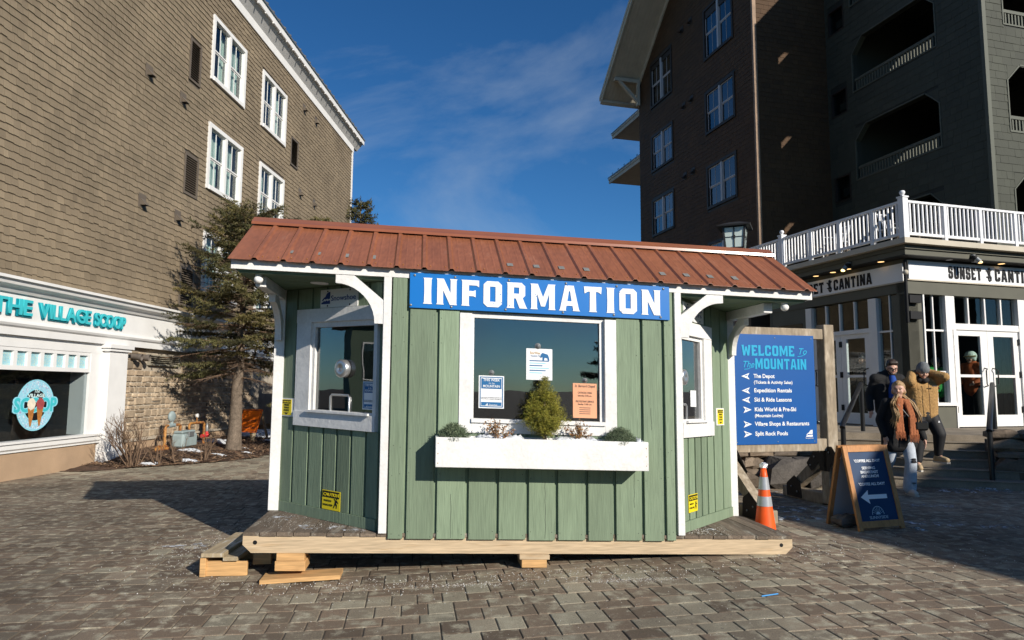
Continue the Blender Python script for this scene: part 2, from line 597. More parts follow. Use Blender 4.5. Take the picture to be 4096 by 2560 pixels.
def pavers():
    az = math.radians(8.5)
    A = Vector((math.cos(az), math.sin(az), 0))
    B = Vector((-math.sin(az), math.cos(az), 0))
    rr = random.Random(3)
    out = []
    def stone(a0, a1, b0, b1):
        c = A * ((a0 + a1) / 2) + B * ((b0 + b1) / 2)
        if c.y < 2.6 or c.y > 27 or in_view((c.x, c.y, ground_z(c.x)), 0.22) == 0:
            return
        if (c.x < -8.75 + 0.0452 * (c.y - 12.2)) or (c.x > 5.2 and c.y > 12.4):
            return
        g = 0.0028 + rr.random() * 0.002
        h = rr.uniform(-0.0012, 0.0012)
        tx, ty = rr.gauss(0, 0.003), rr.gauss(0, 0.003)
        e = 0.009
        vs = []
        for lvl, ins in ((-0.03, 0), (-0.0042, 0), (-0.001, e * 0.4), (0.0, e)):
            for sa, sb in ((0, 0), (1, 0), (1, 1), (0, 1)):
                a = (a0 + g + ins) if not sa else (a1 - g - ins)
                b = (b0 + g + ins) if not sb else (b1 - g - ins)
                p = A * a + B * b
                vs.append((p.x, p.y, ground_z(p.x) + lvl + h + tx * (a - (a0 + a1) / 2) + ty * (b - (b0 + b1) / 2)))
        fs = []
        for k in range(3):
            for j in range(4):
                fs.append((k * 4 + j, k * 4 + (j + 1) % 4, (k + 1) * 4 + (j + 1) % 4, (k + 1) * 4 + j))
        fs.append((12, 13, 14, 15))
        # colour: mostly brown taupe, more pale stones in the foreground and by the planting bed
        pale = 0.5 * smooth01(5.9, 4.6, c.y) * smooth01(-3.4, -1.0, c.x) + 0.07
        if c.x < -3.0:
            pale = 0.04 + 0.6 * smooth01(12.0, 13.4, c.y) + 0.3 * smooth01(4.4, 3.8, c.y)
        if c.x > 2.0:
            pale = 0.10
        gmix = rr.uniform(0.3, 0.85) if rr.random() < pale else rr.random() ** 3 * 0.35
        br = min(1, max(0, rr.gauss(0.47, 0.17)))
        if rr.random() < 0.035:
            br = 0.05
            gmix = 0
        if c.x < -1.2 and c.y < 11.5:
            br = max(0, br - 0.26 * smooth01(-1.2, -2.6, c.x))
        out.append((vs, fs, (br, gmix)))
    a = -16.0
    while a < 17:
        b = 1.0 + 0.0
        k = 0
        while b < 30:
            row_shift = ((k * 7919) % 13) / 13 * 0.76
            a0 = a + row_shift
            A1, A2, B1, B2 = 0.255, 0.191, 0.181, 0.252
            if rr.random() < 0.5:
                r1, r2 = (b, b + B1), (b + B1, b + B1 + B2)
            else:
                r1, r2 = (b + B2, b + B2 + B1), (b, b + B2)
            j = rr.uniform(-0.012, 0.012)
            for i in range(3):
                stone(a0 + i * A1, a0 + (i + 1) * A1, r1[0] + j * 0, r1[1] + j * 0)
            for i in range(4):
                stone(a0 + i * A2, a0 + (i + 1) * A2, *r2)
            b += B1 + B2
            k += 1
        a += 0.765
    return out
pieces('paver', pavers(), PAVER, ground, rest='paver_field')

# ---------------------------------------------------------------- walls, shingles, windows
def cut_row(s0, s1, za, zb, ops):
    iv = [(s0, s1)]
    for o in ops:
        if o[2] < zb - 1e-4 and o[3] > za + 1e-4:
            nx = []
            for p, q in iv:
                if o[1] <= p or o[0] >= q:
                    nx.append((p, q))
                else:
                    if o[0] > p + 0.01:
                        nx.append((p, o[0]))
                    if o[1] < q - 0.01:
                        nx.append((o[1], q))
            iv = nx
    return iv

def shingles(f, s0, s1, z0, z1, expo, wmin, wmax, ops=(), thick=0.016, stag=0.0, seed=1, top=None, lift=0.0, bigops=()):
    rr = random.Random(seed)
    out = []
    rows = int(math.ceil((z1 - z0) / expo))
    for r in range(rows):
        za = z0 + r * expo
        zb = min(z1, za + expo + 0.03)
        if zb - za < 0.03:
            continue
        # openings can cut a course short above or below
        for p, q in cut_row(s0, s1, za + 0.02, za + expo - 0.02, ops):
            x = p - rr.random() * wmax * (1 if p == s0 else 0)
            k = rr.randint(0, 1)
            while x < q - 0.004:
                w = rr.uniform(wmin, wmax)
                xa, xb = max(x, p) + 0.0022, min(x + w, q) - 0.0022
                x += w
                k += 1
                if xb - xa < 0.012:
                    continue
                dz = (stag if k % 2 else 0) + rr.gauss(0, 0.004)
                lo = za - dz if za - dz > z0 - 0.05 else z0 - 0.04
                hi = zb
                if top:
                    hi = min(hi, top((xa + xb) / 2))
                    if hi - lo < 0.05:
                        continue
                t1 = thick + rr.uniform(-0.003, 0.004)
                vs = [f((xa, lift, lo)), f((xb, lift, lo)), f((xb, lift + t1, lo)), f((xa, lift + t1, lo)), f((xa, lift + 0.002, hi)), f((xb, lift + 0.002, hi))]
                out.append((vs, [(0, 1, 2, 3), (3, 2, 5, 4), (0, 3, 4), (1, 5, 2)], (min(1, max(0, rr.gauss(0.5, 0.18))), rr.random() ** 4)))
    return out

def wall_sheet(f, s0, s1, z0, z1, ops, n0, n1, m, parent, name='wall', top=None):
    """a wall of real thickness with openings cut through it"""
    ss = sorted(set([s0, s1] + [v for o in ops for v in o[:2] if s0 < v < s1]))
    zz = sorted(set([z0, z1] + [v for o in ops for v in o[2:4] if z0 < v < z1]))
    b = MB(f)
    for i in range(len(ss) - 1):
        run = None
        for j in range(len(zz) - 1):
            cs, cz = (ss[i] + ss[i + 1]) / 2, (zz[j] + zz[j + 1]) / 2
            hole = any(o[0] < cs < o[1] and o[2] < cz < o[3] for o in ops)
            if hole:
                if run is not None:
                    b.box(ss[i], ss[i + 1], n0, n1, run, zz[j])
                run = None
            elif run is None:
                run = zz[j]
        if run is not None:
            if top:
                b.prism([(ss[i], run), (ss[i + 1], run), (ss[i + 1], top(ss[i + 1])), (ss[i], top(ss[i]))], 1, n0, n1)
            else:
                b.box(ss[i], ss[i + 1], n0, n1, run, z1)
    return b.build(name, m, parent, fix=True)

def window(f, s0, s1, z0, z1, parent, trim_m, sash_m, trim_w=0.12, proud=0.05, curtain=None, curtain_m=None, muntins=True, glass_m=None, room_d=0.9, blind=None):
    """paired double-hung window: casing with sashes, panes, glazing bars and what hangs behind"""
    t = trim_w
    a0, a1, c0, c1 = s0 + t, s1 - t, z0 + t, z1 - t
    b = MB(f)
    b.box(s0, a0, -0.06, proud, z0, z1).box(a1, s1, -0.06, proud, z0, z1)
    b.box(a0, a1, -0.06, proud - 0.004, c1, z1).box(a0, a1, -0.06, proud + 0.02, z0, c0)
    w = b.build('window', trim_m, parent)
    mid = (a0 + a1) / 2
    mu = MB(f).box(mid - 0.055, mid + 0.055, -0.05, proud - 0.012, c0, c1)
    mu.build('mullion', sash_m, w)
    zm = (c0 + c1) / 2
    for p, q in ((a0, mid - 0.055), (mid + 0.055, a1)):
        for lo, hi, n in ((c0, zm, -0.045), (zm, c1, -0.02)):
            sb = MB(f)
            k = 0.04
            sb.box(p, p + k, n - 0.03, n, lo, hi).box(q - k, q, n - 0.03, n, lo, hi)
            sb.box(p + k, q - k, n - 0.03, n - 0.001, lo, lo + k).box(p + k, q - k, n - 0.03, n - 0.001, hi - k, hi)
            if muntins:
                sb.box((p + q) / 2 - 0.01, (p + q) / 2 + 0.01, n - 0.022, n - 0.003, lo + k, hi - k)
            sb.build('sash', sash_m, w)
            MB(f).box(p + k, q - k, n - 0.017, n - 0.013, lo + k, hi - k).build('pane', glass_m or GLASS, w)
    if curtain:
        for p, q in curtain:
            n = max(6, int((q - p) * 28))
            vs, fs = [], []
            for i in range(n + 1):
                s = a0 + (p + (q - p) * i / n) * (a1 - a0)
                d = -0.2 + 0.03 * math.sin(i * 1.9) + 0.01 * math.sin(i * 4.3)
                vs += [(s, d, c0 + 0.02), (s, d, c1)]
            for i in range(n):
                fs.append((2 * i, 2 * i + 2, 2 * i + 3, 2 * i + 1))
            MB(f).add(vs, fs, None, True).build('curtain', curtain_m or CURTAIN, w)
    if blind:
        MB(f).box(a0, a1, -0.12, -0.1, c1 - (c1 - c0) * blind, c1).build('roller_blind', WHITE, w)
    r = MB(f)
    d = -room_d
    r.add([(a0, -0.08, c0), (a1, -0.08, c0), (a1, -0.08, c1), (a0, -0.08, c1), (a0, d, c0), (a1, d, c0), (a1, d, c1), (a0, d, c1)],
          [(4, 5, 6, 7), (0, 1, 5, 4), (1, 2, 6, 5), (2, 3, 7, 6), (3, 0, 4, 7)])
    r.build('reveal', DARK, w)
    return w

def louvre(f, s0, s1, z0, z1, parent, m, slats=14, frame=0.05, name='louvre', proud=0.03, back=DARK):
    b = MB(f)
    b.box(s0, s0 + frame, -0.05, proud, z0, z1).box(s1 - frame, s1, -0.05, proud, z0, z1)
    b.box(s0 + frame, s1 - frame, -0.05, proud - 0.003, z0, z0 + frame).box(s0 + frame, s1 - frame, -0.05, proud - 0.003, z1 - frame, z1)
    o = b.build(name, m, parent)
    h = (z1 - z0 - 2 * frame) / slats
    for i in range(slats):
        z = z0 + frame + i * h
        MB(f).add([(s0 + frame, proud - 0.008, z), (s1 - frame, proud - 0.008, z), (s1 - frame, -0.03, z + h * 1.05), (s0 + frame, -0.03, z + h * 1.05),
                   (s0 + frame, proud - 0.016, z - 0.004), (s1 - frame, proud - 0.016, z - 0.004), (s1 - frame, -0.038, z + h * 1.0), (s0 + frame, -0.038, z + h * 1.0)],
                  BOXF).build('slat', m, o)
    MB(f).box(s0 + frame, s1 - frame, -0.06, -0.052, z0 + frame, z1 - frame).build('backing', back, o)
    return o

def vent_hood(f, s, z, parent, m, w=0.16):
    b = MB(f)
    b.box(s - w * 0.9, s + w * 0.9, 0.0, 0.03, z - 0.05, z + 0.27)
    b.add([(s - w / 2, 0.03, z + 0.16), (s + w / 2, 0.03, z + 0.16), (s + w / 2, 0.17, z), (s - w / 2, 0.17, z), (s - w / 2, 0.03, z), (s + w / 2, 0.03, z)],
          [(0, 1, 2, 3), (0, 3, 4), (1, 5, 2), (3, 2, 5, 4)])
    o = b.build('vent_hood', m, parent)
    MB(f).box(s - w / 2 + 0.012, s + w / 2 - 0.012, 0.034, 0.155, z - 0.004, z + 0.002).build('vent_opening', DARK, o)

# ---------------------------------------------------------------- building on the left: shop below, shingled storeys above
LF = Frame((-8.7, 12.2, 0), (0.0452, 0.99898, 0), (0.99898, -0.0452, 0))
SHING = mat('taupe_shingle', (0.22, 0.172, 0.114), 0.75, tint=0.2, var=0.16, vs=0.6, fine=0.08, fs=70, bump=0.3, bs=60, bstretch=(1, 1, 0.12))
TAUPE = mat('taupe_metal', (0.13, 0.105, 0.08), 0.55, var=0.08, vs=5)
STUCCO = mat('tan_stucco', (0.42, 0.29, 0.185), 0.9, var=0.1, vs=2.2, fine=0.08, fs=90, bump=0.4, bs=120)
MORTAR = mat('mortar', (0.44, 0.38, 0.3), 0.95, var=0.15, vs=6, bump=0.4, bs=90)
STONE = mat('fieldstone', (0.33, 0.25, 0.17), 0.85, tint=0.45, tcol=(0.42, 0.33, 0.23), var=0.2, vs=7, fine=0.14, fs=60, bump=0.9, bs=30)
LS = -2.6            # near end of the building, just outside the picture
village = thing('village_building', 'four storey taupe shingled building with ice cream shop on the ground floor', 'building', (-8.7, 12.2, 0))

win_specs = [(6.0, 8.12, 10.15, 12.03), (9.38, 11.48, 10.15, 12.05), (6.03, 8.16, 7.05, 8.93), (9.42, 11.52, 7.05, 8.95), (6.05, 8.18, 4.02, 5.88), (9.44, 11.54, 4.02, 5.88)]
louv_specs = [(4.88, 5.46, 9.62, 10.75), (4.9, 5.6, 6.58, 7.66), (12.05, 12.8, 9.75, 10.8), (4.95, 5.65, 3.66, 4.7), (12.1, 12.85, 6.65, 7.7)]
ops = [w for w in win_specs] + louv_specs
wall_sheet(LF, LS, 20, 3.3, 13.25, ops, -0.28, -0.004, TAUPE, village)
pieces('shingle', shingles(LF, LS, 19.86, 3.49, 13.12, 0.147, 0.115, 0.2, ops, 0.024, 0.013, 11), SHING, village, rest='shingle_field')
cur = [[(0.75, 1.0), (0.4, 0.62)], [(0.0, 0.35), (0.55, 0.95)], [(0.0, 0.42), (0.52, 0.95)], [(0.0, 0.38), (0.56, 0.9)], [(0.0, 0.4), (0.5, 0.95)], [(0, 0.45)]]
for w, c in zip(win_specs, cur):
    window(LF, *w, village, WHITE, WHITE, 0.12, 0.06, curtain=c, room_d=0.7)
for l in louv_specs:
    louvre(LF, *l, village, TAUPE, 16, 0.06, proud=0.04)
for s, z in ((3.15, 8.86), (4.66, 8.86), (3.18, 5.77), (4.71, 5.79), (13.25, 12.25), (14.62, 12.29), (13.13, 8.87), (14.72, 8.89)):
    vent_hood(LF, s, z, village, TAUPE)
MB(LF).box(19.86, 20.02, -0.1, 0.045, 3.3, 13.1).build('corner_board', WHITE, village)
# eave: frieze board, soffit, fascia, roof
MB(LF).box(LS, 20.05, 0.0, 0.06, 12.98, 13.26).build('frieze_board', WHITE, village)
SOFFIT = mat('soffit_paint', (0.6, 0.59, 0.57), 0.7, var=0.06, vs=3)
MB(LF).prism([(-0.05, 13.26), (0.05, 13.26), (0.34, 13.62), (0.34, 13.66), (-0.05, 13.66)], 0, LS, 20.62).build('cove', SOFFIT, village, fix=True)
MB(LF).box(LS, 20.7, 0.341, 0.385, 13.58, 13.8).build('fascia', WHITE, village)
MB(LF).prism([(0.34, 13.62), (0.34, 13.8), (-5.8, 17.3), (-5.8, 17.12)], 0, 20.63, 20.68).build('rake_board', WHITE, village, fix=True)
ROOFG = mat('grey_roof_metal', (0.2, 0.2, 0.2), 0.5, metal=0.4, var=0.1, vs=4)
rb = MB(LF)
rb.add([(LS, 0.43, 13.80), (20.75, 0.43, 13.80), (20.75, -6, 17.46), (LS, -6, 17.46), (LS, 0.43, 13.85), (20.75, 0.43, 13.85), (20.75, -6, 17.51), (LS, -6, 17.51)], BOXF)
roof_l = rb.build('roof', ROOFG, village)
for i in range(46):
    s = LS + 0.2 + i * 0.5
    MB(LF).add([(s, 0.44, 13.85), (s + 0.05, 0.44, 13.85), (s + 0.05, -6, 17.51), (s, -6, 17.51), (s, 0.44, 13.9), (s + 0.05, 0.44, 13.9), (s + 0.05, -6, 17.56), (s, -6, 17.56)], BOXF).build('roof_rib', ROOFG, roof_l)
for i in range(26):
    s = 5.0 + i * 0.6
    MB(LF).ball((s, 0.37, 13.55), 0.03, 8, 6).build('eave_bulb', WHITE, village)
MB(LF).box(LS, 20, -9, -0.3, 0, 13.2).build('core', DARK, village)
# ground floor entablature
e = MB(LF)
e.prism([(0.0, 3.22), (0.16, 3.22), (0.20, 3.28), (0.22, 3.30), (0.30, 3.34), (0.33, 3.42), (0.37, 3.42), (0.37, 3.47), (0.0, 3.5)], 0, LS, 20)
e.build('cornice', WHITE, village, fix=True)
MB(LF).box(LS, 20, -0.1, 0.12, 2.74, 3.219).build('frieze', WHITE, village)
e = MB(LF)
e.prism([(0.0, 2.5), (0.13, 2.5), (0.13, 2.63), (0.17, 2.66), (0.19, 2.70), (0.17, 2.738), (0.0, 2.738)], 0, LS, 20)
e.build('architrave', WHITE, village, fix=True)
# shop window
MB(LF).box(LS, 2.02, -0.04, 0.07, 0.0, 0.47).build('plinth', STUCCO, village)
shop = MB(LF)
shop.box(LS, 2.1, -0.05, 0.06, 2.30, 2.499)
shop.box(1.72, 2.1, -0.05, 0.058, 0.66, 2.30)
shop.box(LS, 1.72, -0.05, 0.05, 1.9, 1.98)
shop.box(LS, 1.72, -0.05, 0.05, 2.235, 2.30)
shopw = shop.build('shop_window', WHITE, village)
SHOPGLASS = glass('shop_glass', (0.8, 0.84, 0.85), gain=1.6)
e = MB(LF)
e.prism([(-0.05, 0.47), (0.1, 0.47), (0.1, 0.5), (0.13, 0.53), (0.13, 0.62), (0.16, 0.62), (0.16, 0.66), (-0.05, 0.665)], 0, LS, 2.16)
e.build('sill', WHITE, shopw, fix=True)
SPRINKLE = mat('speckled_film', (0.32, 0.58, 0.66), 0.35, col2=(0.62, 0.66, 0.5), mix2=(0.52, 0.6), v2=55, spots=(70, 0.6, (0.2, 0.42, 0.5)))
x = 1.72
i = 0
while x > LS + 0.4:
    MB(LF).box(x - 0.085, x, -0.03, 0.048, 1.98, 2.235).build('glazing_bar', WHITE, shopw)
    MB(LF).box(x - 0.325, x - 0.085, -0.012, 0.0, 1.98, 2.235).build('transom_pane', SPRINKLE, shopw)
    x -= 0.325
MB(LF).box(LS, 1.72, -0.006, 0.0, 0.66, 1.9).build('pane', SHOPGLASS, shopw)
r = MB(LF)
r.add([(LS, -0.06, 0.4), (1.9, -0.06, 0.4), (1.9, -0.06, 2.3), (LS, -0.06, 2.3), (LS, -2.5, 0.4), (1.9, -2.5, 0.4), (1.9, -2.5, 2.3), (LS, -2.5, 2.3)],
      [(4, 5, 6, 7), (0, 1, 5, 4), (1, 2, 6, 5), (2, 3, 7, 6), (3, 0, 4, 7)])
r.build('shop_interior', DARK, shopw)
MB(LF).box(1.64, 1.715, -0.3, -0.01, 0.66, 1.9).build('window_reveal', WHITE, shopw)
for k_ in range(4):
    MB(LF).box(-3.0 + k_ * 1.2, -2.3 + k_ * 1.2, -2.2, -1.7, 0.5, 1.5 + 0.1 * (k_ % 2)).build('display_case', mat('display_case', (0.14, 0.15, 0.16), 0.4), shopw)
for k_ in range(3):
    MB(LF).lathe([(0.0, 0.0), (0.05, 0.0), (0.03, 0.06), (0.0, 0.06)], (-2.0 + k_ * 1.0, -1.2, 1.85), 10).build('added_fill_lamp', mat('added_fill_glow', (1, 0.7, 0.4), 0.4, emit=(1.0, 0.55, 0.2), estr=1.2), shopw)  # warm glowing pendants added to lift the black shop interior
MB(LF).box(0.9, 1.5, -1.5, -1.1, 0.5, 1.05).build('counter', mat('counter_wood', (0.06, 0.045, 0.035), 0.6), shopw)
# window decal: ring with sprinkles, cones and lettering
TEAL = mat('teal_print', (0.05, 0.5, 0.56), 0.5, var=0.06, vs=4)
TEAL_D = mat('dark_teal_print', (0.0, 0.25, 0.32), 0.5)
RING = mat('sprinkled_ring_print', (0.3, 0.62, 0.75), 0.45, col2=(0.75, 0.75, 0.8), mix2=(0.56, 0.6), v2=38, spots=(30, 0.62, (0.42, 0.3, 0.5)))
RINGE = mat('pale_blue_print', (0.28, 0.66, 0.78), 0.45)
decal = thing('window_decal', 'round ice cream logo decal with two cones on the shop window', 'decal', LF((0.36, 0.004, 1.27)))
def lmx(s, z, n):
    return plane_mx(LF((s, n, z)), LF.X, (0, 0, 1))
def circ(r, k=48, cx=0, cz=0):
    return [(cx + r * math.cos(2 * math.pi * i / k), cz + r * math.sin(2 * math.pi * i / k)) for i in range(k)]
D0 = (0.345, 1.275)
R_ = 0.465
# the building's frame runs away from the camera with its right-hand side farther: mirror-free text because +s is to the right
outline('ring_edge', [circ(R_), circ(R_ * 0.965)], lmx(*D0, 0.006), RINGE, decal, 0.001)
outline('ring', [circ(R_ * 0.96), circ(R_ * 0.66)], lmx(*D0, 0.006), RING, decal, 0.001)
outline('inner_ring_edge', [circ(R_ * 0.655), circ(R_ * 0.6)], lmx(*D0, 0.006), RINGE, decal, 0.001)
outline('centre', [circ(R_ * 0.595)], lmx(*D0, 0.006), BLACK, decal, 0.001)
text('SCOOP', lmx(D0[0], D0[1] - 0.11, 0.0095), 0.34, RINGE, decal, 'CENTER', 0.03, 0.0008, width=1.12)
text('SCOOP', lmx(D0[0], D0[1] - 0.11, 0.0125), 0.34, TEAL, decal, 'CENTER', 0.012, 0.0008, width=1.05)
PALE = mat('pale_aqua_print', (0.62, 0.8, 0.8), 0.5)
text('VILLAGE', lmx(D0[0], D0[1] + 0.145, 0.011), 0.085, PALE, decal, 'CENTER', 0.003, 0.0006, width=0.42)
text('The', lmx(D0[0], D0[1] + 0.225, 0.011), 0.09, PALE, decal, 'CENTER', 0.001, 0.0006, shear=0.3)
CONE_M = mat('waffle_print', (0.42, 0.17, 0.04), 0.6, var=0.25, vs=26)
def blob(c, r, sq=1.15, k=26, j=0.09):
    rr = random.Random(int(c * 1000) + 5)
    return [(c + r * math.cos(2 * math.pi * i / k) * (1 + rr.uniform(-j, j)), r * sq * math.sin(2 * math.pi * i / k) * (1 + rr.uniform(-j, j))) for i in range(k)]
for cx, mcol, ln in ((-0.115, mat('vanilla_print', (0.78, 0.7, 0.56), 0.6, var=0.12, vs=12), 0.0), (0.105, mat('raspberry_print', (0.36, 0.07, 0.07), 0.6, var=0.2, vs=12), 0.01)):
    M0 = lmx(D0[0], D0[1] - 0.02, 0.0155)
    outline('cone', [[(cx - 0.085, -0.02), (cx + 0.085, -0.02), (cx + 0.05, -0.22), (cx + 0.02, -0.36), (cx - 0.01, -0.36), (cx - 0.04, -0.25)]], M0, CONE_M, decal, 0.0008)
    outline('scoop', [blob(cx, 0.095)], lmx(D0[0], D0[1] + 0.02, 0.0185), mcol, decal, 0.0008)
# lettering along the frieze
scoop_sign = thing('shop_sign', 'turquoise cut out letters on white frieze above the ice cream shop window', 'sign', LF((0.6, 0.13, 2.82)))
def frieze_word(wd, s0, s1, z, h):
    text(wd, lmx(s0, z, 0.136), h, TEAL_D, scoop_sign, single=True, bold=0.022, ext=0.012, width=s1 - s0, name='letter_edge')
    text(wd, lmx(s0 + 0.01, z + 0.012, 0.166), h, TEAL, scoop_sign, single=True, bold=0.009, ext=0.012, width=s1 - s0 - 0.01, name='letter')
frieze_word('THE', -1.0, -0.08, 2.85, 0.38)
frieze_word('VILLAGE', 0.06, 1.5, 2.85, 0.37)
frieze_word('SCOOP', 1.6, 2.64, 2.845, 0.36)
# pilaster and stone wall
e = MB(LF)
e.box(2.1, 2.72, -0.05, 0.2, 0.28, 2.36).box(2.06, 2.76, -0.05, 0.24, 0.0, 0.28).box(2.04, 2.78, -0.05, 0.245, 2.36, 2.42).box(2.0, 2.82, -0.05, 0.28, 2.42, 2.498)
e.build('pilaster', WHITE, village)
MB(LF).box(2.72, 20, -0.3, 0.0, 0.3, 2.51).build('stone_backing', MORTAR, village)
MB(LF).box(2.72, 20, -0.3, 0.05, -0.1, 0.40).build('stone_plinth', STUCCO, village)
MB(LF).box(2.72, 20, -0.3, 0.09, 0.401, 0.45).build('ledge', MORTAR, village)
def stones():
    rr = random.Random(5)
    out = []
    z = 0.455
    while z < 2.48:
        h = rr.choice((0.1, 0.14, 0.18, 0.21))
        h = min(h, 2.495 - z)
        s = 2.74 + rr.random() * -0.1
        while s < 9.5:
            w = h * rr.uniform(1.0, 2.5)
            hh, zz = h, z
            sub = [(zz, zz + hh)]
            if h > 0.14 and rr.random() < 0.3:
                m_ = zz + hh * rr.uniform(0.4, 0.6)
                sub = [(zz, m_), (m_, zz + hh)]
            for a, b in sub:
                s0, s1 = max(2.74, s + 0.006), s + w - 0.006
                if s1 - s0 < 0.03 or (3.75 < (s0 + s1) / 2 < 5.13 and b > 2.11 and a < 2.4):
                    continue
                g = 0.011
                out_n = 0.018 + rr.random() * 0.022
                k = min(0.022, (b - a) * 0.25)
                def jit(v):
                    return v + rr.uniform(-0.007, 0.007)
                base = [(s0, 0.0, a + g), (s1, 0.0, a + g), (s1, 0.0, b - g), (s0, 0.0, b - g)]
                # eight-sided face so that corners look rounded
                oct_ = [(s0 + k, a + g), (s1 - k, a + g), (s1, a + g + k), (s1, b - g - k), (s1 - k, b - g), (s0 + k, b - g), (s0, b - g - k), (s0, a + g + k)]
                oct_ = [(jit(p), jit(q)) for p, q in oct_]
                vs = [(p, 0.0, q) for p, q in oct_]
                cs, cz = (s0 + s1) / 2, (a + b) / 2
                vs += [(cs + (p - cs) * 0.86, out_n + rr.uniform(-0.005, 0.005), cz + (q - cz) * 0.8) for p, q in oct_]
                fs = [(i, (i + 1) % 8, 8 + (i + 1) % 8, 8 + i) for i in range(8)] + [tuple(range(8, 16))]
                out.append(([LF(v) for v in vs], fs, (min(1, max(0, rr.gauss(0.5, 0.22))), rr.random())))
            s += w
        z += h
    return out
pieces('stone', stones(), STONE, village, rest='stone_field')
louvre(LF, 3.78, 5.1, 2.12, 2.37, village, mat('beige_metal', (0.3, 0.27, 0.21), 0.5), 4, 0.03, 'exhaust_louvre', 0.08)
for s in (3.12, 3.42):
    h_ = MB(LF)
    h_.tube([(s, 0.0, 2.3), (s + 0.0, 0.12, 2.29), (s + 0.03, 0.26, 2.27)], [0.065, 0.065, 0.078], 12, cap=False)
    ho = h_.build('exhaust_pipe', mat('weathered_pipe', (0.12, 0.1, 0.085), 0.6, var=0.3, vs=8), village)
# corrugated service screen behind the tree
SCREEN = mat('corrugated_grey', (0.2, 0.19, 0.17), 0.5, metal=0.3, var=0.12, vs=3)
scr = thing('service_screen', 'grey corrugated metal screen beside stone wall behind spruce', 'screen', LF((9.6, 0.6, 0.5)))
for k in range(17):
    z = 0.45 + k * 0.095
    MB(LF).prism([(0.95, z), (1.01, z + 0.03), (1.01, z + 0.06), (0.95, z + 0.09), (0.94, z + 0.09), (0.94, z)], 0, 9.4, 14.5).build('corrugation', SCREEN, scr, fix=True)
MB(LF).box(9.3, 9.39, 0.9, 1.0, 0.1, 2.2).build('post', SCREEN, scr)
# ---------------------------------------------------------------- brown building on the right, far side
def ang(deg):
    a = math.radians(deg)
    return Vector((-math.sin(a), math.cos(a), 0)), Vector((math.cos(a), math.sin(a), 0))
BD, BR = ang(15)
BO = Vector((9.177, 24.9, 0))
BF = Frame(BO, BD, -BR)
BG = Frame(BO, BR, -BD)
BROWN = mat('brown_shingle', (0.068, 0.034, 0.013), 0.8, tint=0.2, var=0.12, vs=0.9, fine=0.08, fs=60, bump=0.3, bs=60, bstretch=(1, 1, 0.15))
BTRIM = mat('dark_brown_trim', (0.03, 0.022, 0.017), 0.6)
SASH = mat('pale_grey_sash', (0.46, 0.46, 0.48), 0.5)
CREAM = mat('cream_soffit', (0.5, 0.45, 0.36), 0.75, var=0.1, vs=2, bump=0.2, bs=25, bstretch=(1, 1, 6))
BGLASS = glass('sky_reflecting_glass', (0.5, 0.53, 0.55), gain=2.2)
brown = thing('hotel_building', 'tall dark brown shingled gabled hotel block in shade', 'building', tuple(BO))
rake = lambda s: 26.2 - 0.868 * s
rows = [(9.28, 10.9), (12.53, 14.16), (15.82, 17.9), (19.1, 20.7)]
bops = []
for z0, z1 in rows[:3]:
    bops.append((1.28, 3.5, z0 - 0.12, z1 + 0.14))
    if z1 < 17.95:
        bops.append((6.34, 8.58, z0 - 0.2, z1 + 0.05))
bops.append((1.28, 3.5, 5.9, 7.75))
wall_sheet(BF, 0, 9.92, 0, 17.6, bops, -0.28, -0.004, BTRIM, brown)
MB(BF).prism([(0, 17.6), (9.92, 17.6), (0, 26.2)], 1, -0.28, -0.004).build('gable', BTRIM, brown, fix=True)
MB(BG).box(0.0, 3.3, -0.28, -0.004, 0, 26).build('wall', BTRIM, brown)
lst = shingles(BF, 0.06, 9.92, 4.4, 22.5, 0.185, 0.16, 0.4, bops, 0.013, 0.0, 21, top=rake) + shingles(BG, 0.06, 3.27, 4.4, 20.5, 0.185, 0.16, 0.4, (), 0.013, 0.0, 22)
pieces('shingle', lst, BROWN, brown, rest='shingle_field')
MB(BG).box(-0.05, 0.1, -0.05, 0.05, 0, 26).build('corner_board', mat('weathered_corner_board', (0.27, 0.18, 0.12), 0.7, var=0.2, vs=3), brown)
bl = 0
for o in bops:
    window(BF, *o, brown, BTRIM, SASH, 0.11, 0.05, room_d=0.6, curtain=None, blind=0.48 if bl in (3,) else None, glass_m=BGLASS)
    bl += 1
for s, z in ((4.58, 18.17), (5.35, 18.14), (4.6, 14.52), (5.3, 14.48), (4.59, 11.22), (5.3, 11.21)):
    vent_hood(BF, s, z - 0.1, brown, BTRIM)
# gable roof with deep boarded overhang
def rake_pt(s, dz=0.0):
    return (s, rake(s) + dz)
def slab(f, pts, n0, n1):
    return MB(f).prism(pts, 1, n0, n1)
slab(BF, [rake_pt(-1, 0.02), rake_pt(10.85, 0.02), rake_pt(10.85, 0.12), rake_pt(-1, 0.12)], -6, 1.72).build('soffit', CREAM, brown, fix=True)
slab(BF, [rake_pt(-1, -0.1), rake_pt(10.87, -0.1), rake_pt(10.87, 0.36), rake_pt(-1, 0.36)], 1.721, 1.8).build('rake_board', CREAM, brown, fix=True)
slab(BF, [rake_pt(-1, 0.1), rake_pt(10.9, 0.1), rake_pt(10.9, 0.3), rake_pt(-1, 0.3)], 1.801, 1.84).build('rake_moulding', CREAM, brown, fix=True)
slab(BF, [rake_pt(-1, -0.3), rake_pt(9.92, -0.3), rake_pt(9.92, 0.018), rake_pt(-1, 0.018)], 0.02, 0.08).build('frieze_board', CREAM, brown, fix=True)
slab(BF, [rake_pt(-1, 0.125), rake_pt(11.0, 0.125), rake_pt(11.0, 0.45), rake_pt(-1, 0.45)], -6, 1.719).build('roof', mat('dark_roofing', (0.03, 0.03, 0.032), 0.8, var=0.2, vs=3), brown, fix=True)
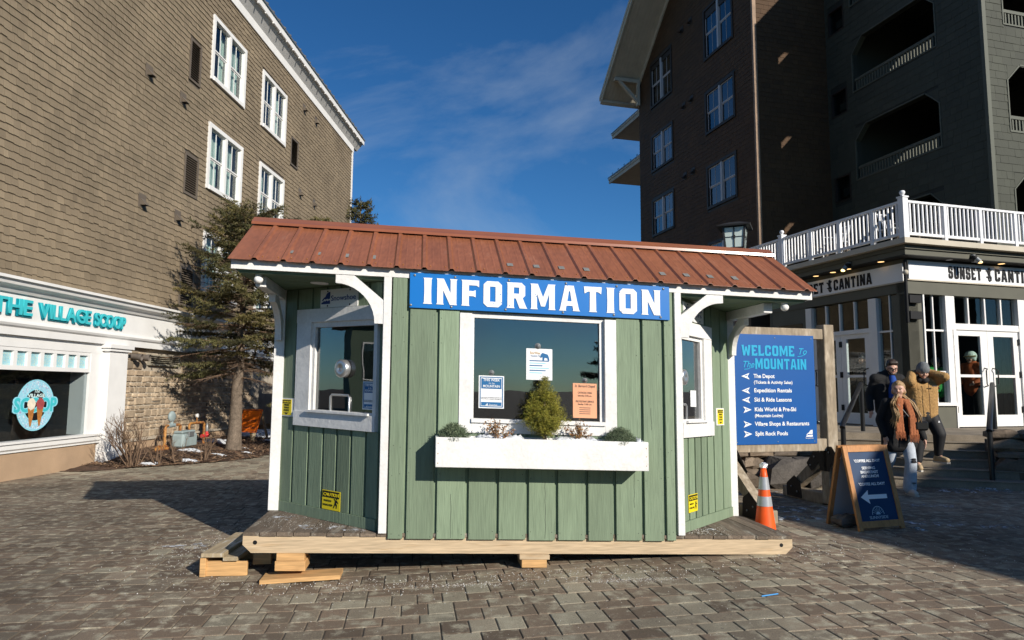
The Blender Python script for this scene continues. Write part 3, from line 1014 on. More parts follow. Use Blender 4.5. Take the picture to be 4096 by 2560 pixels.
for i in range(8):
    n = 0.09 + i * 0.2
    slab(BF, [rake_pt(3, 0.0), rake_pt(10.7, 0.0), rake_pt(10.7, 0.018), rake_pt(3, 0.018)], n, n + 0.185).build('soffit_board', CREAM, brown, fix=True)
slab(BF, [(10.72, rake(10.72) - 0.14), (10.85, rake(10.85) - 0.14), (10.85, rake(10.85) + 0.0), (10.72, rake(10.72) + 0.0)], -6, 1.72).build('eave_fascia', CREAM, brown, fix=True)
# timber bracket under the overhang
b = MB(BF)
b.box(9.6, 9.78, 0.1, 0.24, rake(9.7) - 1.5, rake(9.7) - 0.1)
b.box(9.6, 9.78, 0.24, 1.5, rake(9.7) - 0.3, rake(9.7) - 0.12)
b.prism([(0.24, rake(9.7) - 1.35), (0.24, rake(9.7) - 1.12), (1.1, rake(9.7) - 0.302), (1.3, rake(9.7) - 0.302)], 0, 9.62, 9.76)
b.build('bracket', CREAM, brown, fix=True)
# eaves of a lower wing that show past the far edge
for k, (s1, z0, z1) in enumerate(((15.55, 16.72, 16.98), (16.1, 14.1, 14.38))):
    MB(BF).box(9.0, s1, -0.98, -0.9, z0, z1).build('wing_fascia', CREAM, brown)
    MB(BF).box(9.0, s1 + 0.02, -0.9, -0.86, z0 + 0.2, z1 + 0.02).build('wing_moulding', CREAM, brown)
    MB(BF).box(9.0, s1, -3.2, -0.981, z0 + 0.05, z0 + 0.1).build('wing_soffit', CREAM, brown)
    MB(BF).prism([(-0.84, z1 + 0.03), (-0.84, z1 + 0.1), (-4.0, z1 + 2.2), (-4.0, z1 + 2.1)], 0, 9.0, s1 + 0.06).build('wing_roof', ROOFG, brown, fix=True)
    MB(BF).prism([(-0.98, z0 + 0.1), (-0.98, z1), (-3.6, z1 + 1.75), (-3.6, z0 + 0.1)], 0, s1 - 0.1, s1 - 0.04).build('wing_gable', CREAM, brown, fix=True)
    if k:
        for i in range(5):
            cs = 12.0 + i * 0.85
            MB(BF).tube([(cs, -0.9, z1 + 0.1), (cs, -0.86, z1 + 0.2), (cs + 0.12, -0.86, z1 + 0.2), (cs + 0.12, -0.9, z1 + 0.1)], 0.014, 5).build('snow_guard', BLACK, brown)
        MB(BF).prism([(-2.9, z0 - 1.2), (-2.7, z0 - 1.2), (-1.3, z0 - 0.1), (-1.2, z0 + 0.05), (-2.9, z0 + 0.05)], 0, 12.2, 12.35).build('wing_bracket', CREAM, brown, fix=True)
MB(BF).box(0.05, 9.8, -12, -0.3, 0, 17.4).build('core', DARK, brown)

# ---------------------------------------------------------------- green building with balconies
GI = Vector((12.336, 25.746, 0))
GG = GI - BD * 6.55
GS = Frame(GI, -BD, -BR)
GFt = Frame(GG, BR, -BD)
GREEN_SH = mat('grey_green_shingle', (0.048, 0.051, 0.037), 0.75, tint=0.14, var=0.1, vs=0.9, fine=0.08, fs=60, bump=0.3, bs=60, bstretch=(1, 1, 0.15))
GTRIM = mat('grey_green_trim', (0.085, 0.09, 0.068), 0.65, var=0.05, vs=3)
GDARK = mat('dark_green_paint', (0.022, 0.025, 0.02), 0.7)
green = thing('balcony_building', 'grey green shingled hotel wing with recessed balconies above the restaurant', 'building', tuple(GG))
lv = [5.98, 9.33, 12.68, 16.03]
side_ops = [(1.36, 4.92, z, z + 1.94) for z in lv]
win_ops = [(0.18, 1.02, z0, z0 + 1.0) for z0 in (8.71, 12.06, 15.37)]
front_ops = [(0.8, 3.9, z, z + 2.06) for z in lv]
wall_sheet(GS, 0, 6.53, 0, 19, side_ops + win_ops, -0.22, -0.004, GDARK, green)
wall_sheet(GFt, 0.0, 9.0, 0, 19, front_ops, -0.22, -0.004, GDARK, green)
gl_ = shingles(GS, 0.0, 6.47, 5.0, 17.8, 0.236, 0.2, 0.42, side_ops + win_ops, 0.013, 0.0, 31) + shingles(GFt, 0.08, 4.5, 5.0, 17.5, 0.236, 0.18, 0.42, front_ops, 0.013, 0.0, 32)
pieces('shingle', gl_, GREEN_SH, green, rest='shingle_field')
MB(GFt).box(-0.04, 0.1, -0.08, 0.03, 0, 19).build('corner_board', GTRIM, green)
for f, o_list, w_ in ((GS, side_ops, 0.24), (GFt, front_ops, 0.24)):
    for (s0, s1, z0, z1) in o_list:
        ch = 0.5
        for a, c in ((s0, s0 + ch), (s1, s1 - ch)):
            MB(f).prism([(a, z1 - ch), (c, z1), (a, z1)] if a == s0 else [(a, z1 - ch), (a, z1), (c, z1)], 1, -0.2, 0.012).build('chamfer_panel', GREEN_SH, green, fix=True)
        t = MB(f)
        k = 0.045
        t.box(s0 - k, s0, -0.05, 0.03, z0 - k, z1 - ch).box(s1, s1 + k, -0.05, 0.03, z0 - k, z1 - ch).box(s0, s1, -0.05, 0.028, z0 - k, z0)
        t.prism([(s0 - k, z1 - ch), (s0, z1 - ch), (s0 + ch, z1), (s0 + ch - k, z1 + k * 0.4)], 1, -0.05, 0.03)
        t.prism([(s1 + k, z1 - ch), (s1 - ch + k, z1 + k * 0.4), (s1 - ch, z1), (s1, z1 - ch)], 1, -0.05, 0.03)
        t.box(s0 + ch, s1 - ch, -0.05, 0.028, z1, z1 + k)
        t.build('opening_trim', GTRIM, green, fix=True)
        rl = MB(f)
        rl.box(s0, s1, -0.14, -0.05, z0 + 0.4, z0 + 0.5).box(s0, s1, -0.13, -0.06, z0, z0 + 0.06)
        ro = rl.build('balcony_rail', GTRIM, green)
        n = int((s1 - s0) / 0.125)
        for i in range(n):
            x = s0 + (i + 0.5) * (s1 - s0) / n
            MB(f).box(x - 0.027, x + 0.027, -0.12, -0.07, z0 + 0.06, z0 + 0.4).build('slat', GTRIM, ro)
for i, z in enumerate(lv + [19.3]):
    MB(GS).box(0.35, 6.3, -4.6, -0.225, z - 0.35, z - 0.06).build('balcony_floor', GDARK, green)
MB(GS).box(0.35, 6.2, -4.7, -4.6, 0, 19).build('balcony_back_wall', GDARK, green)
MB(GS).box(1.05, 1.25, -4.59, -0.225, 0, 19).build('balcony_end_wall', GDARK, green)
for z in lv:
    b = MB(GS)
    b.box(2.2, 2.28, -4.598, -4.54, z, z + 1.75).box(3.9, 3.98, -4.598, -4.54, z, z + 1.75).box(3.05, 3.12, -4.598, -4.545, z, z + 1.7).box(2.28, 3.9, -4.598, -4.54, z + 1.7, z + 1.78)
    dr = b.build('balcony_door', SASH, green)
    MB(GS).box(2.28, 3.9, -4.596, -4.59, z, z + 1.7).build('pane', GLASS_DARK, dr)
    for i in range(6):
        MB(GS).box(1.3, 6.2, -4.5 + i * 0.7, -4.42 + i * 0.7, z + 2.85, z + 2.98).build('ceiling_joist', GDARK, green)
for o in win_ops:
    b = MB(GS)
    b.box(o[0], o[0] + 0.06, -0.1, 0.02, o[2], o[3]).box(o[1] - 0.06, o[1], -0.1, 0.02, o[2], o[3]).box(o[0] + 0.06, o[1] - 0.06, -0.1, 0.018, o[2], o[2] + 0.06).box(o[0] + 0.06, o[1] - 0.06, -0.1, 0.018, o[3] - 0.06, o[3])
    w = b.build('window', BTRIM, green)
    MB(GS).box(o[0] + 0.06, o[1] - 0.06, -0.08, -0.075, o[2] + 0.06, o[3] - 0.06).build('pane', GLASS, w)
    MB(GS).box(o[0] + 0.06, o[1] - 0.06, -0.5, -0.49, o[2] + 0.06, o[3] - 0.06).build('reveal', DARK, w)
# unseen block added off to the right, shaped to throw the square's shade
block_h = 7.0
reach = SUN_DIR / SUN_DIR.z * (block_h - 0.1)
shade = [(4.79, 3.4), (4.14, 5.5), (3.71, 6.89), (3.29, 7.86), (3.2, 8.4), (2.95, 9.3), (4.85, 10.6), (6.15, 10.95), (7.5, 13.4)]
sh = [(x + reach.x, y + reach.y) for x, y in shade] + [(34, 6), (34, -12), (18, -12)]
MB().prism(sh, 2, -0.04, block_h - 0.2).build('shade_block', GREEN_SH, green, fix=True)
MB().prism(sh, 2, block_h - 0.199, block_h).build('shade_block_roof', ROOFG, green, fix=True)

# ---------------------------------------------------------------- restaurant: one storey with a roof terrace
CD, CR = ang(16.5)
CO = Vector((8.7506, 15.0101, 0))
CF = Frame(CO, CR, -CD)
CL = Frame(CO, CD, -CR)
OLIVE = mat('olive_paint', (0.1, 0.098, 0.075), 0.7, var=0.08, vs=2.5, bump=0.15, bs=40)
LWHITE = mat('door_white', (0.74, 0.73, 0.71), 0.5, var=0.04, vs=3)
PANELW = mat('sign_panel_white', (0.76, 0.77, 0.78), 0.4)
cant = thing('restaurant_building', 'single storey olive restaurant with white glazed doors and roof terrace', 'building', tuple(CO))
# front
MB(CF).box(-0.02, 9, -0.25, 0.02, 3.8, 4.06).build('lintel', OLIVE, cant)
MB(CF).box(-0.02, 9, -0.25, 0.045, 3.765, 3.799).build('drip_mould', OLIVE, cant)
MB(CF).box(0.0, 9, 0.021, 0.06, 4.061, 4.09).build('trim_strip', CREAM, cant)
MB(CF).box(-0.02, 9, -0.25, 0.0, 4.06, 4.9).build('upper_wall', OLIVE, cant)
MB(CF).box(0.0, 0.42, -0.42, 0.0, 0.3, 3.765).build('corner_column', OLIVE, cant)
MB(CL).box(0.02, 4.6, -0.25, 0.02, 3.8, 4.06).build('lintel', OLIVE, cant)
MB(CL).box(0.02, 4.6, -0.25, 0.0, 4.06, 4.9).build('upper_wall', OLIVE, cant)
MB(CL).box(0.0, 4.6, 0.021, 0.06, 4.02, 4.05).build('trim_strip', CREAM, cant)
# terrace deck edge
def ring(n0, n1, z0, z1, name, m):
    a = CF((-n1, n1, 0)); 
    b = MB()
    P = lambda n, far: None
    c0, c1 = CO - CR * n0 - CD * n0, CO - CR * n1 - CD * n1
    l0, l1 = c0 + CD * 8, c1 + CD * 8
    r0, r1 = c0 + CR * 9.5, c1 + CR * 9.5
    for p, q, r_, s_ in ((c0, c1, l1, l0), (c0, r0, r1, c1)):
        b.prism([(p.x, p.y), (q.x, q.y), (r_.x, r_.y), (s_.x, s_.y)], 2, z0, z1)
    return b.build(name, m, cant, fix=True)
ring(-0.3, 0.34, 4.555, 4.57, 'soffit', mat('dark_soffit', (0.02, 0.02, 0.017), 0.8))
ring(0.26, 0.34, 4.571, 4.69, 'moulding', OLIVE)
ring(0.26, 0.38, 4.691, 4.78, 'moulding', OLIVE)
ring(-0.3, 0.52, 4.781, 4.9, 'deck_edge', CREAM)
dk = MB()
p = [CO, CO + CR * 9.5, CO + CR * 9.5 + CD * 11, CO + CD * 11]
dk.prism([(v.x, v.y) for v in p], 2, 4.6, 4.88).build('terrace_floor', OLIVE, cant, fix=True)
# front glazing
win = MB(CF)
win.box(0.42, 0.46, -0.12, 0.03, 1.36, 3.765).box(1.06, 1.32, -0.12, 0.03, 1.36, 3.765)
w1 = win.build('window', LWHITE, cant)
MB(CF).box(0.42, 1.24, -0.12, 0.07, 1.29, 1.36).build('sill', LWHITE, w1)
MB(CF).box(0.421, 1.22, -0.25, 0.01, 0.3, 1.289).build('apron', OLIVE, w1)
for a, b_, c, d in ((0.745, 0.775, 1.36, 3.765), (0.46, 0.745, 2.95, 2.99), (0.775, 1.06, 2.95, 2.99), (0.46, 0.745, 2.02, 2.06), (0.775, 1.06, 2.02, 2.06)):
    MB(CF).box(a, b_, -0.08, -0.03, c, d).build('glazing_bar', LWHITE, w1)
for a, b_ in ((0.46, 0.745), (0.775, 1.06)):
    for c, d in ((1.36, 2.02), (2.06, 2.95), (2.99, 3.765)):
        MB(CF).box(a, b_, -0.062, -0.056, c, d).build('pane', GLASS, w1)
tr = MB(CF)
tr.box(1.32, 3.24, -0.12, 0.02, 3.0, 3.14).box(3.24, 3.6, -0.12, 0.03, 0.8, 3.765)
tw = tr.build('transom_window', LWHITE, cant)
xs = [1.32, 1.77, 2.27, 2.76, 3.24]
for i in range(4):
    MB(CF).box(xs[i] + (0.02 if i else 0), xs[i + 1] - (0.02 if i < 3 else 0), -0.066, -0.06, 3.14, 3.765).build('pane', GLASS, tw)
    if i:
        MB(CF).box(xs[i] - 0.02, xs[i] + 0.02, -0.09, -0.01, 3.14, 3.765).build('glazing_bar', LWHITE, tw)
def door(f, a0, a1, g0, g1, z0, z1, gz0, gz1, hinge_left, bar=True):
    b = MB(f)
    b.box(a0 + 0.004, g0, -0.07, -0.01, z0, z1).box(g1, a1 - 0.004, -0.07, -0.01, z0, z1).box(g0, g1, -0.07, -0.012, z0, gz0).box(g0, g1, -0.07, -0.012, gz1, z1)
    d = b.build('door', LWHITE, cant)
    MB(f).box(g0, g1, -0.045, -0.039, gz0, gz1).build('pane', GLASS, d)
    if bar:
        MB(f).box(g0, g1, -0.036, -0.014, 1.93, 1.99).build('push_bar', LWHITE, d)
    hx = a0 + 0.02 if hinge_left else a1 - 0.02
    for z in (1.2, 2.0, 2.75):
        MB(f).box(hx - 0.02, hx + 0.02, -0.008, 0.012, z - 0.07, z + 0.07).build('hinge', BLACK, d)
    px = g1 + 0.07 if hinge_left else g0 - 0.07
    sg = -1 if hinge_left else 1
    MB(f).tube([(px, -0.01, 1.72), (px + sg * 0.0, 0.06, 1.74), (px + sg * 0.05, 0.075, 1.78), (px + sg * 0.05, 0.075, 2.08), (px, 0.06, 2.12), (px, -0.01, 2.14)], 0.014, 6).build('handle', BLACK, d)
    return d
door(CF, 1.25, 2.28, 1.42, 2.07, 0.82, 3.0, 1.08, 2.87, True)
door(CF, 2.28, 3.24, 2.46, 3.07, 0.82, 3.0, 1.08, 2.87, False)
MB(CF).box(1.22, 1.25, -0.12, 0.03, 0.8, 3.0).build('door_jamb', LWHITE, cant)
MB(CF).box(3.61, 9, -0.25, 0.0, 0.3, 3.765).build('wall', OLIVE, cant)
MB(CF).box(3.75, 3.95, 0.0, 0.22, 0.82, 1.75).build('post_box', mat('slate_box', (0.12, 0.12, 0.15), 0.6), cant)
# left side glazing
win = MB(CL)
win.box(0.84, 1.08, -0.12, 0.03, 0.8, 3.765).box(2.99, 3.2, -0.12, 0.03, 0.8, 3.765).box(1.08, 2.99, -0.12, 0.028, 2.98, 3.08)
w2 = win.build('window', LWHITE, cant)
MB(CL).box(0.0, 0.2, -0.3, 0.0, 0.3, 3.799).build('corner_column', OLIVE, cant)
MB(CL).box(0.2, 0.84, -0.25, 0.01, 0.3, 1.36).build('apron', OLIVE, w2)
for a, b_, c, d in ((0.5, 0.53, 1.36, 3.799), (0.2, 0.5, 2.95, 2.99), (0.53, 0.84, 2.95, 2.99), (0.2, 0.5, 2.02, 2.06), (0.53, 0.84, 2.02, 2.06)):
    MB(CL).box(a, b_, -0.08, -0.03, c, d).build('glazing_bar', LWHITE, w2)
for a, b_ in ((0.2, 0.5), (0.53, 0.84)):
    for c, d in ((1.36, 2.02), (2.06, 2.95), (2.99, 3.799)):
        MB(CL).box(a, b_, -0.062, -0.056, c, d).build('pane', GLASS, w2)
xs = [1.08, 1.55, 2.03, 2.5, 2.99]
for i in range(4):
    MB(CL).box(xs[i] + (0.02 if i else 0), xs[i + 1] - (0.02 if i < 3 else 0), -0.066, -0.06, 3.08, 3.765).build('pane', GLASS, w2)
    if i:
        MB(CL).box(xs[i] - 0.02, xs[i] + 0.02, -0.09, -0.01, 3.08, 3.765).build('glazing_bar', LWHITE, w2)
door(CL, 1.08, 2.03, 1.26, 1.85, 0.82, 2.98, 1.08, 2.87, False)
door(CL, 2.03, 2.99, 2.2, 2.8, 0.82, 2.98, 1.08, 2.87, True)
MB(CL).box(3.2, 4.6, -0.25, 0.0, 0.3, 3.799).build('wall', OLIVE, cant)
MB(CL).box(3.35, 4.3, -0.1, 0.02, 1.4, 3.4).build('side_window', GLASS_DARK, cant)
# interior
fl = MB()
p = [CO + CR * 0.28 + CD * 0.28, CO + CR * 8 + CD * 0.28, CO + CR * 8 + CD * 6, CO + CR * 0.28 + CD * 6]
fl.prism([(v.x, v.y) for v in p], 2, 0.6, 0.8).build('interior_floor', mat('interior_floor', (0.08, 0.06, 0.045), 0.5), cant, fix=True)
MB(CF).box(0.3, 8, -6.2, -6.0, 0.8, 4.5).build('interior_wall', mat('interior_wall', (0.09, 0.07, 0.055), 0.8), cant)
MB(CF).box(7.9, 8.0, -6, -0.3, 0.8, 4.5).build('interior_wall', DARK, cant)
MB(CL).box(4.62, 4.7, -0.25, 0, 0.3, 4.8).build('wall', OLIVE, cant)
# corner details
b = MB(CF)
b.tube([(-0.1, 0.09, 4.5), (-0.1, 0.09, 3.1)], 0.035, 10)
b.build('banner_pole', BLACK, cant)
for z in (3.72, 3.36):
    MB(CF).box(-0.05, 0.27, 0.02, 0.13, z - 0.17, z).build('pole_bracket', BLACK, cant)
MB(CF).ball((-0.1, 0.1, 4.22), 0.06, 12, 8).build('pole_finial', CREAM, cant)
WARM = mat('warm_lamp', (1, 0.8, 0.5), 0.4, emit=(1.0, 0.62, 0.25), estr=1.6)
for f, x, n in ((CF, 1.1, 0.16), (CF, 1.85, 0.16), (CF, 2.65, 0.16), (CL, 0.5, 0.16), (CL, 1.5, 0.16), (CL, 2.0, 0.16), (CL, 2.6, 0.16)):
    p = f((x, n, 4.552))
    MB().lathe([(0.0, 0.0), (0.07, 0.0), (0.07, 0.004), (0.0, 0.004)], tuple(p), 12).build('recessed_light', WARM if x not in (1.1, 1.85) or f is CL else PANELW, cant)
def floodlight(f, s, n, z, grp, label, lit):
    p = f((s, n, z))
    t = thing('floodlight', label, 'floodlight', tuple(p), grp)
    MB(f).lathe([(0.0, 0.0), (0.06, 0.0), (0.065, -0.03), (0.0, -0.03)], (s, n, z), 12).build('canopy', GREY_METAL, t)
    MB(f).ball((s, n + 0.03, z - 0.07), (0.075, 0.075, 0.06), 12, 8).build('hood', BLACK, t)
    MB(f).tube([(s + 0.02, n + 0.05, z - 0.08), (s + 0.07, n + 0.1, z - 0.17)], [0.055, 0.06], 12).build('lamp_head', GREY_METAL, t)
    MB(f).ball((s + 0.075, n + 0.107, z - 0.182), (0.05, 0.05, 0.03), 10, 6).build('bulb', WARM if not lit else mat('bright_lamp', (1, 0.8, 0.4), 0.3, emit=(1.0, 0.7, 0.2), estr=6), t)
floodlight(CF, 1.55, 0.36, 4.66, 'restaurant floodlights', 'grey floodlight under terrace edge above the front sign', False)
floodlight(CL, 1.25, 0.36, 4.66, 'restaurant floodlights', 'lit yellow floodlight under terrace edge on the shaded side', True)

def cantina_sign(f, sgn, s_word1, s_word2, s_sym, a0, a1, label, gname, z, h, w1_, w2_):
    t = thing('restaurant_sign', label, 'sign', tuple(f((1.5, 0.05, 4.09))), gname)
    MB(f).box(a0, a1, 0.021, 0.055, z - 0.075, z + h + 0.07).build('panel', PANELW, t)
    R = f.X * sgn
    M = lambda s, zz, n=0.06: plane_mx(f((s, n, zz)), R, (0, 0, 1))
    block_text('SUNSET', M(s_word1, z), h, BLACK, t, w1_, 0.2, 0.008)
    block_text('CANTINA', M(s_word2, z), h, BLACK, t, w2_, 0.2, 0.008)
    # twisted emblem between the words
    k = h
    outline('emblem', [[(-.02 * 1, .62 * k), (.0, 1.06 * k), (.05 * 1, 1.1 * k), (.06, .95 * k), (.1, .98 * k), (.09, .82 * k), (.06, .8 * k), (.05, .5 * k), (.09, .3 * k), (.08, .02 * k), (.03, -.08 * k), (-.01, .05 * k), (-.02, .25 * k), (-.07, .28 * k), (-.06, .36 * k), (-.0, .4 * k), (-.04, .75 * k), (-.08, .82 * k), (-.06, .9 * k), (-.03, .86 * k)],
                       [(.02, .28 * k), (.05, .22 * k), (.05, .08 * k), (.03, .04 * k), (.02, .12 * k)]], M(s_sym, z), BLACK, t, 0.008)
    return t
cantina_sign(CF, 1, 1.17, 2.56, 2.36, 0.04, 9, 'sunlit white sign band with black letters above the front doors', 'restaurant signs', 4.155, 0.285, 0.97, 1.3)
cantina_sign(CL, -1, 3.62, 2.1, 2.27, 0.02, 4.55, 'white sign band with black letters on the shaded side wall', 'restaurant signs', 4.11, 0.27, 1.16, 1.2)

# terrace railing
RAILW = mat('railing_white', (0.74, 0.74, 0.75), 0.45)
rail = thing('terrace_railing', 'white baluster railing around the restaurant roof terrace', 'railing', tuple(CO + Vector((0, 0, 4.9))))
RC = CO - CR * 0.44 - CD * 0.44
RFt = Frame(RC, CR, -CD)
RLt = Frame(RC, CD, -CR)
def rail_run(f, L, posts):
    MB(f).box(0.06, L, -0.035, 0.035, 5.68, 5.73).build('top_rail', RAILW, rail)
    MB(f).box(0.06, L, -0.025, 0.025, 4.97, 5.03).build('bottom_rail', RAILW, rail)
    x = 0.06
    for i in range(int(L / 0.117)):
        x += 0.117
        if x > L - 0.03:
            break
        if any(abs(x - p) < 0.07 for p in posts):
            continue
        MB(f).box(x - 0.017, x + 0.017, -0.017, 0.017, 5.03, 5.68).build('baluster', RAILW, rail)
    for p in posts:
        MB(f).box(p - 0.04, p + 0.04, -0.04, 0.04, 4.9, 5.679).build('post', RAILW, rail)
rail_run(RFt, 6.0, [1.13, 2.15, 3.2, 4.25, 5.3])
rail_run(RLt, 6.6, [0.85, 1.86, 2.86, 4.95, 5.95])
for f, s in ((RFt, 0.0), (RLt, 3.95)):
    b = MB(f)
    b.box(s - 0.07, s + 0.07, -0.07, 0.07, 4.9, 5.78).box(s - 0.085, s + 0.085, -0.085, 0.085, 5.78, 5.81)
    po = b.build('newel_post', RAILW, rail)
    MB(f).lathe([(0.03, 0), (0.03, 0.03), (0.055, 0.06), (0.06, 0.09), (0.045, 0.125), (0.0, 0.14)], tuple((s, 0, 5.81)), 12).build('ball_cap', RAILW, po)

# terrace furniture seen through the railing
TEAK = mat('weathered_teak', (0.1, 0.08, 0.06), 0.8, var=0.15, vs=8)
def adirondack(f, s, n, label, grp):
    z = 4.9
    t = thing('terrace_chair', label, 'chair', tuple(f((s, n, z))), grp)
    for i in range(7):
        x = s - 0.27 + i * 0.09
        h = 0.95 - abs(i - 3) ** 2 * 0.028
        MB(f).add([(x - 0.04, n - 0.28, z + 0.3), (x + 0.04, n - 0.28, z + 0.3), (x + 0.04, n - 0.3, z + 0.3), (x - 0.04, n - 0.3, z + 0.3),
                   (x - 0.04, n - 0.52, z + h), (x + 0.04, n - 0.52, z + h), (x + 0.04, n - 0.54, z + h), (x - 0.04, n - 0.54, z + h)], BOXF).build('back_slat', TEAK, t)
    for i in range(5):
        y = n - 0.24 + i * 0.11
        MB(f).box(s - 0.3, s + 0.3, y, y + 0.09, z + 0.3 + i * 0.02, z + 0.32 + i * 0.02).build('seat_slat', TEAK, t)
    for sx in (-1, 1):
        MB(f).box(s + sx * 0.33 - 0.06, s + sx * 0.33 + 0.06, n - 0.4, n + 0.32, z + 0.55, z + 0.575).build('arm', TEAK, t)
        MB(f).box(s + sx * 0.31 - 0.025, s + sx * 0.31 + 0.025, n + 0.2, n + 0.28, z, z + 0.549).build('leg', TEAK, t)
        MB(f).box(s + sx * 0.31 - 0.025, s + sx * 0.31 + 0.025, n - 0.45, n - 0.37, z, z + 0.549).build('leg', TEAK, t)
adirondack(RLt, 3.3, -0.85, 'weathered fan back chair behind the far end of the terrace railing', 'terrace chairs')
adirondack(RLt, 0.9, -1.3, 'weathered fan back chair on terrace near the railing corner', 'terrace chairs')
def metal_chair(f, s, n, label, grp):
    z = 4.9
    t = thing('metal_chair', label, 'chair', tuple(f((s, n, z))), grp)
    for sx in (-1, 1):
        MB(f).tube([(s + sx * 0.22, n + 0.2, z), (s + sx * 0.22, n + 0.18, z + 0.62), (s + sx * 0.22, n - 0.2, z + 0.64), (s + sx * 0.22, n - 0.25, z)], 0.014, 6).build('leg', RAILW, t)
    MB(f).box(s - 0.21, s + 0.21, n - 0.22, n + 0.2, z + 0.43, z + 0.46).build('seat', GREY_METAL, t)
    for i in range(5):
        x = s - 0.18 + i * 0.09
        MB(f).tube([(x, n - 0.22, z + 0.46), (x, n - 0.3, z + 0.88)], 0.01, 5).build('back_bar', RAILW, t)
    MB(f).tube([(s - 0.21, n - 0.3, z + 0.88), (s + 0.21, n - 0.3, z + 0.88)], 0.014, 6).build('back_rail', RAILW, t)
metal_chair(RLt, 2.55, -0.5, 'white metal chair on terrace left of the other white chair', 'white terrace chairs')
metal_chair(RFt, 0.7, -1.0, 'white metal chair on terrace just behind the corner post', 'white terrace chairs')

# ---------------------------------------------------------------- landing, steps, handrails, rock walls
CONC = mat('step_concrete', (0.24, 0.2, 0.15), 0.85, var=0.25, vs=2.5, fine=0.12, fs=60, bump=0.5, bs=60)
SF = Frame((8.03, 13.04, 0), (0.9455, -0.3256, 0), (-0.3256, -0.9455, 0))
pts = [SF((-3.6, 0, 0)), SF((3.4, 0, 0)), Vector((15, 12.5, 0)), CO + CR * 5 + CD * 0.0, CO, CO + CD * 5, Vector((4.6, 19.5, 0))]
MB().prism([(p.x, p.y) for p in pts], 2, -0.04, 0.8).build('landing', CONC, kind='structure', fix=True)
steps = link('steps', MB(SF).box(-3.6, 1.9, 0.0, 0.468, -0.04, 0.683).mesh('steps'), CONC, kind='structure')
for k in range(1, 5):
    z = 0.8 - 0.1167 * (k + 1)
    MB(SF).box(-3.6, 1.9, 0.47 * k, 0.47 * (k + 1) - 0.002, -0.04, z).build('step', CONC, steps)
for k in range(0, 5):
    z = 0.8 - 0.1167 * (k + 1)
    MB(SF).box(-3.6, 1.9, 0.47 * (k + 1) - 0.06, 0.47 * (k + 1) + 0.02, z + 0.0005, z + 0.012).build('nosing', CONC, steps)
RAILB = mat('black_handrail', (0.014, 0.014, 0.015), 0.32, spec=0.5)
def handrail(top, bot, label, extra):
    t = thing('handrail', label, 'handrail', tuple(bot), 'handrails of the steps')
    top, bot = Vector(top), Vector(bot)
    MB().tube([top + Vector((0, 0, 0.02)), top + Vector((0, 0, 0.92))], 0.04, 12).build('post', RAILB, t)
    MB().tube([bot, bot + Vector((0, 0, 0.92))], 0.04, 12).build('post', RAILB, t)
    MB().tube([top + Vector((0.02, 0.03, 0.93)), top + Vector((0, 0, 0.95)), bot + Vector((0, 0, 0.95)), bot + Vector((-0.03, -0.04, 0.9))], 0.042, 12).build('rail', RAILB, t)
handrail((9.1, 12.98, 0.8), (7.62, 11.0, 0.09), 'black tubular handrail on the right side of the steps', 0)
handrail((6.93, 13.6, 0.8), (5.55, 11.55, 0.1), 'black tubular handrail behind the welcome sign post', 0)

ROCK = mat('wall_rock', (0.17, 0.125, 0.085), 0.85, tint=0.4, tcol=(0.1, 0.1, 0.1), var=0.3, vs=4, fine=0.15, fs=40, bump=1.0, bs=18)
def rock_piece(c, sz, rz, rr):
    k, rings = 8, 5
    vs, fs = [], []
    cs, sn = math.cos(rz), math.sin(rz)
    ph = [rr.uniform(0, 6.28) for _ in range(4)]
    for i in range(rings + 1):
        a = math.pi * i / rings - math.pi / 2
        for j in range(k):
            g = 2 * math.pi * j / k
            x, y, z = math.cos(a) * math.cos(g), math.cos(a) * math.sin(g), math.sin(a)
            # push towards a box so that the rock has flat beds
            q = max(abs(x), abs(y), abs(z)) ** 0.9
            x, y, z = x / q, y / q, z / q
            d = 1 + 0.1 * math.sin(3 * g + ph[0]) * math.cos(2 * a + ph[1]) + rr.uniform(-0.07, 0.07)
            x, y, z = x * d * sz[0] / 2, y * d * sz[1] / 2, z * d * sz[2] / 2
            vs.append((c[0] + x * cs - y * sn, c[1] + x * sn + y * cs, c[2] + z))
    for i in range(rings):
        for j in range(k):
            fs.append((i * k + j, i * k + (j + 1) % k, (i + 1) * k + (j + 1) % k, (i + 1) * k + j))
    return (vs, fs, (rr.random(), rr.random() ** 2))
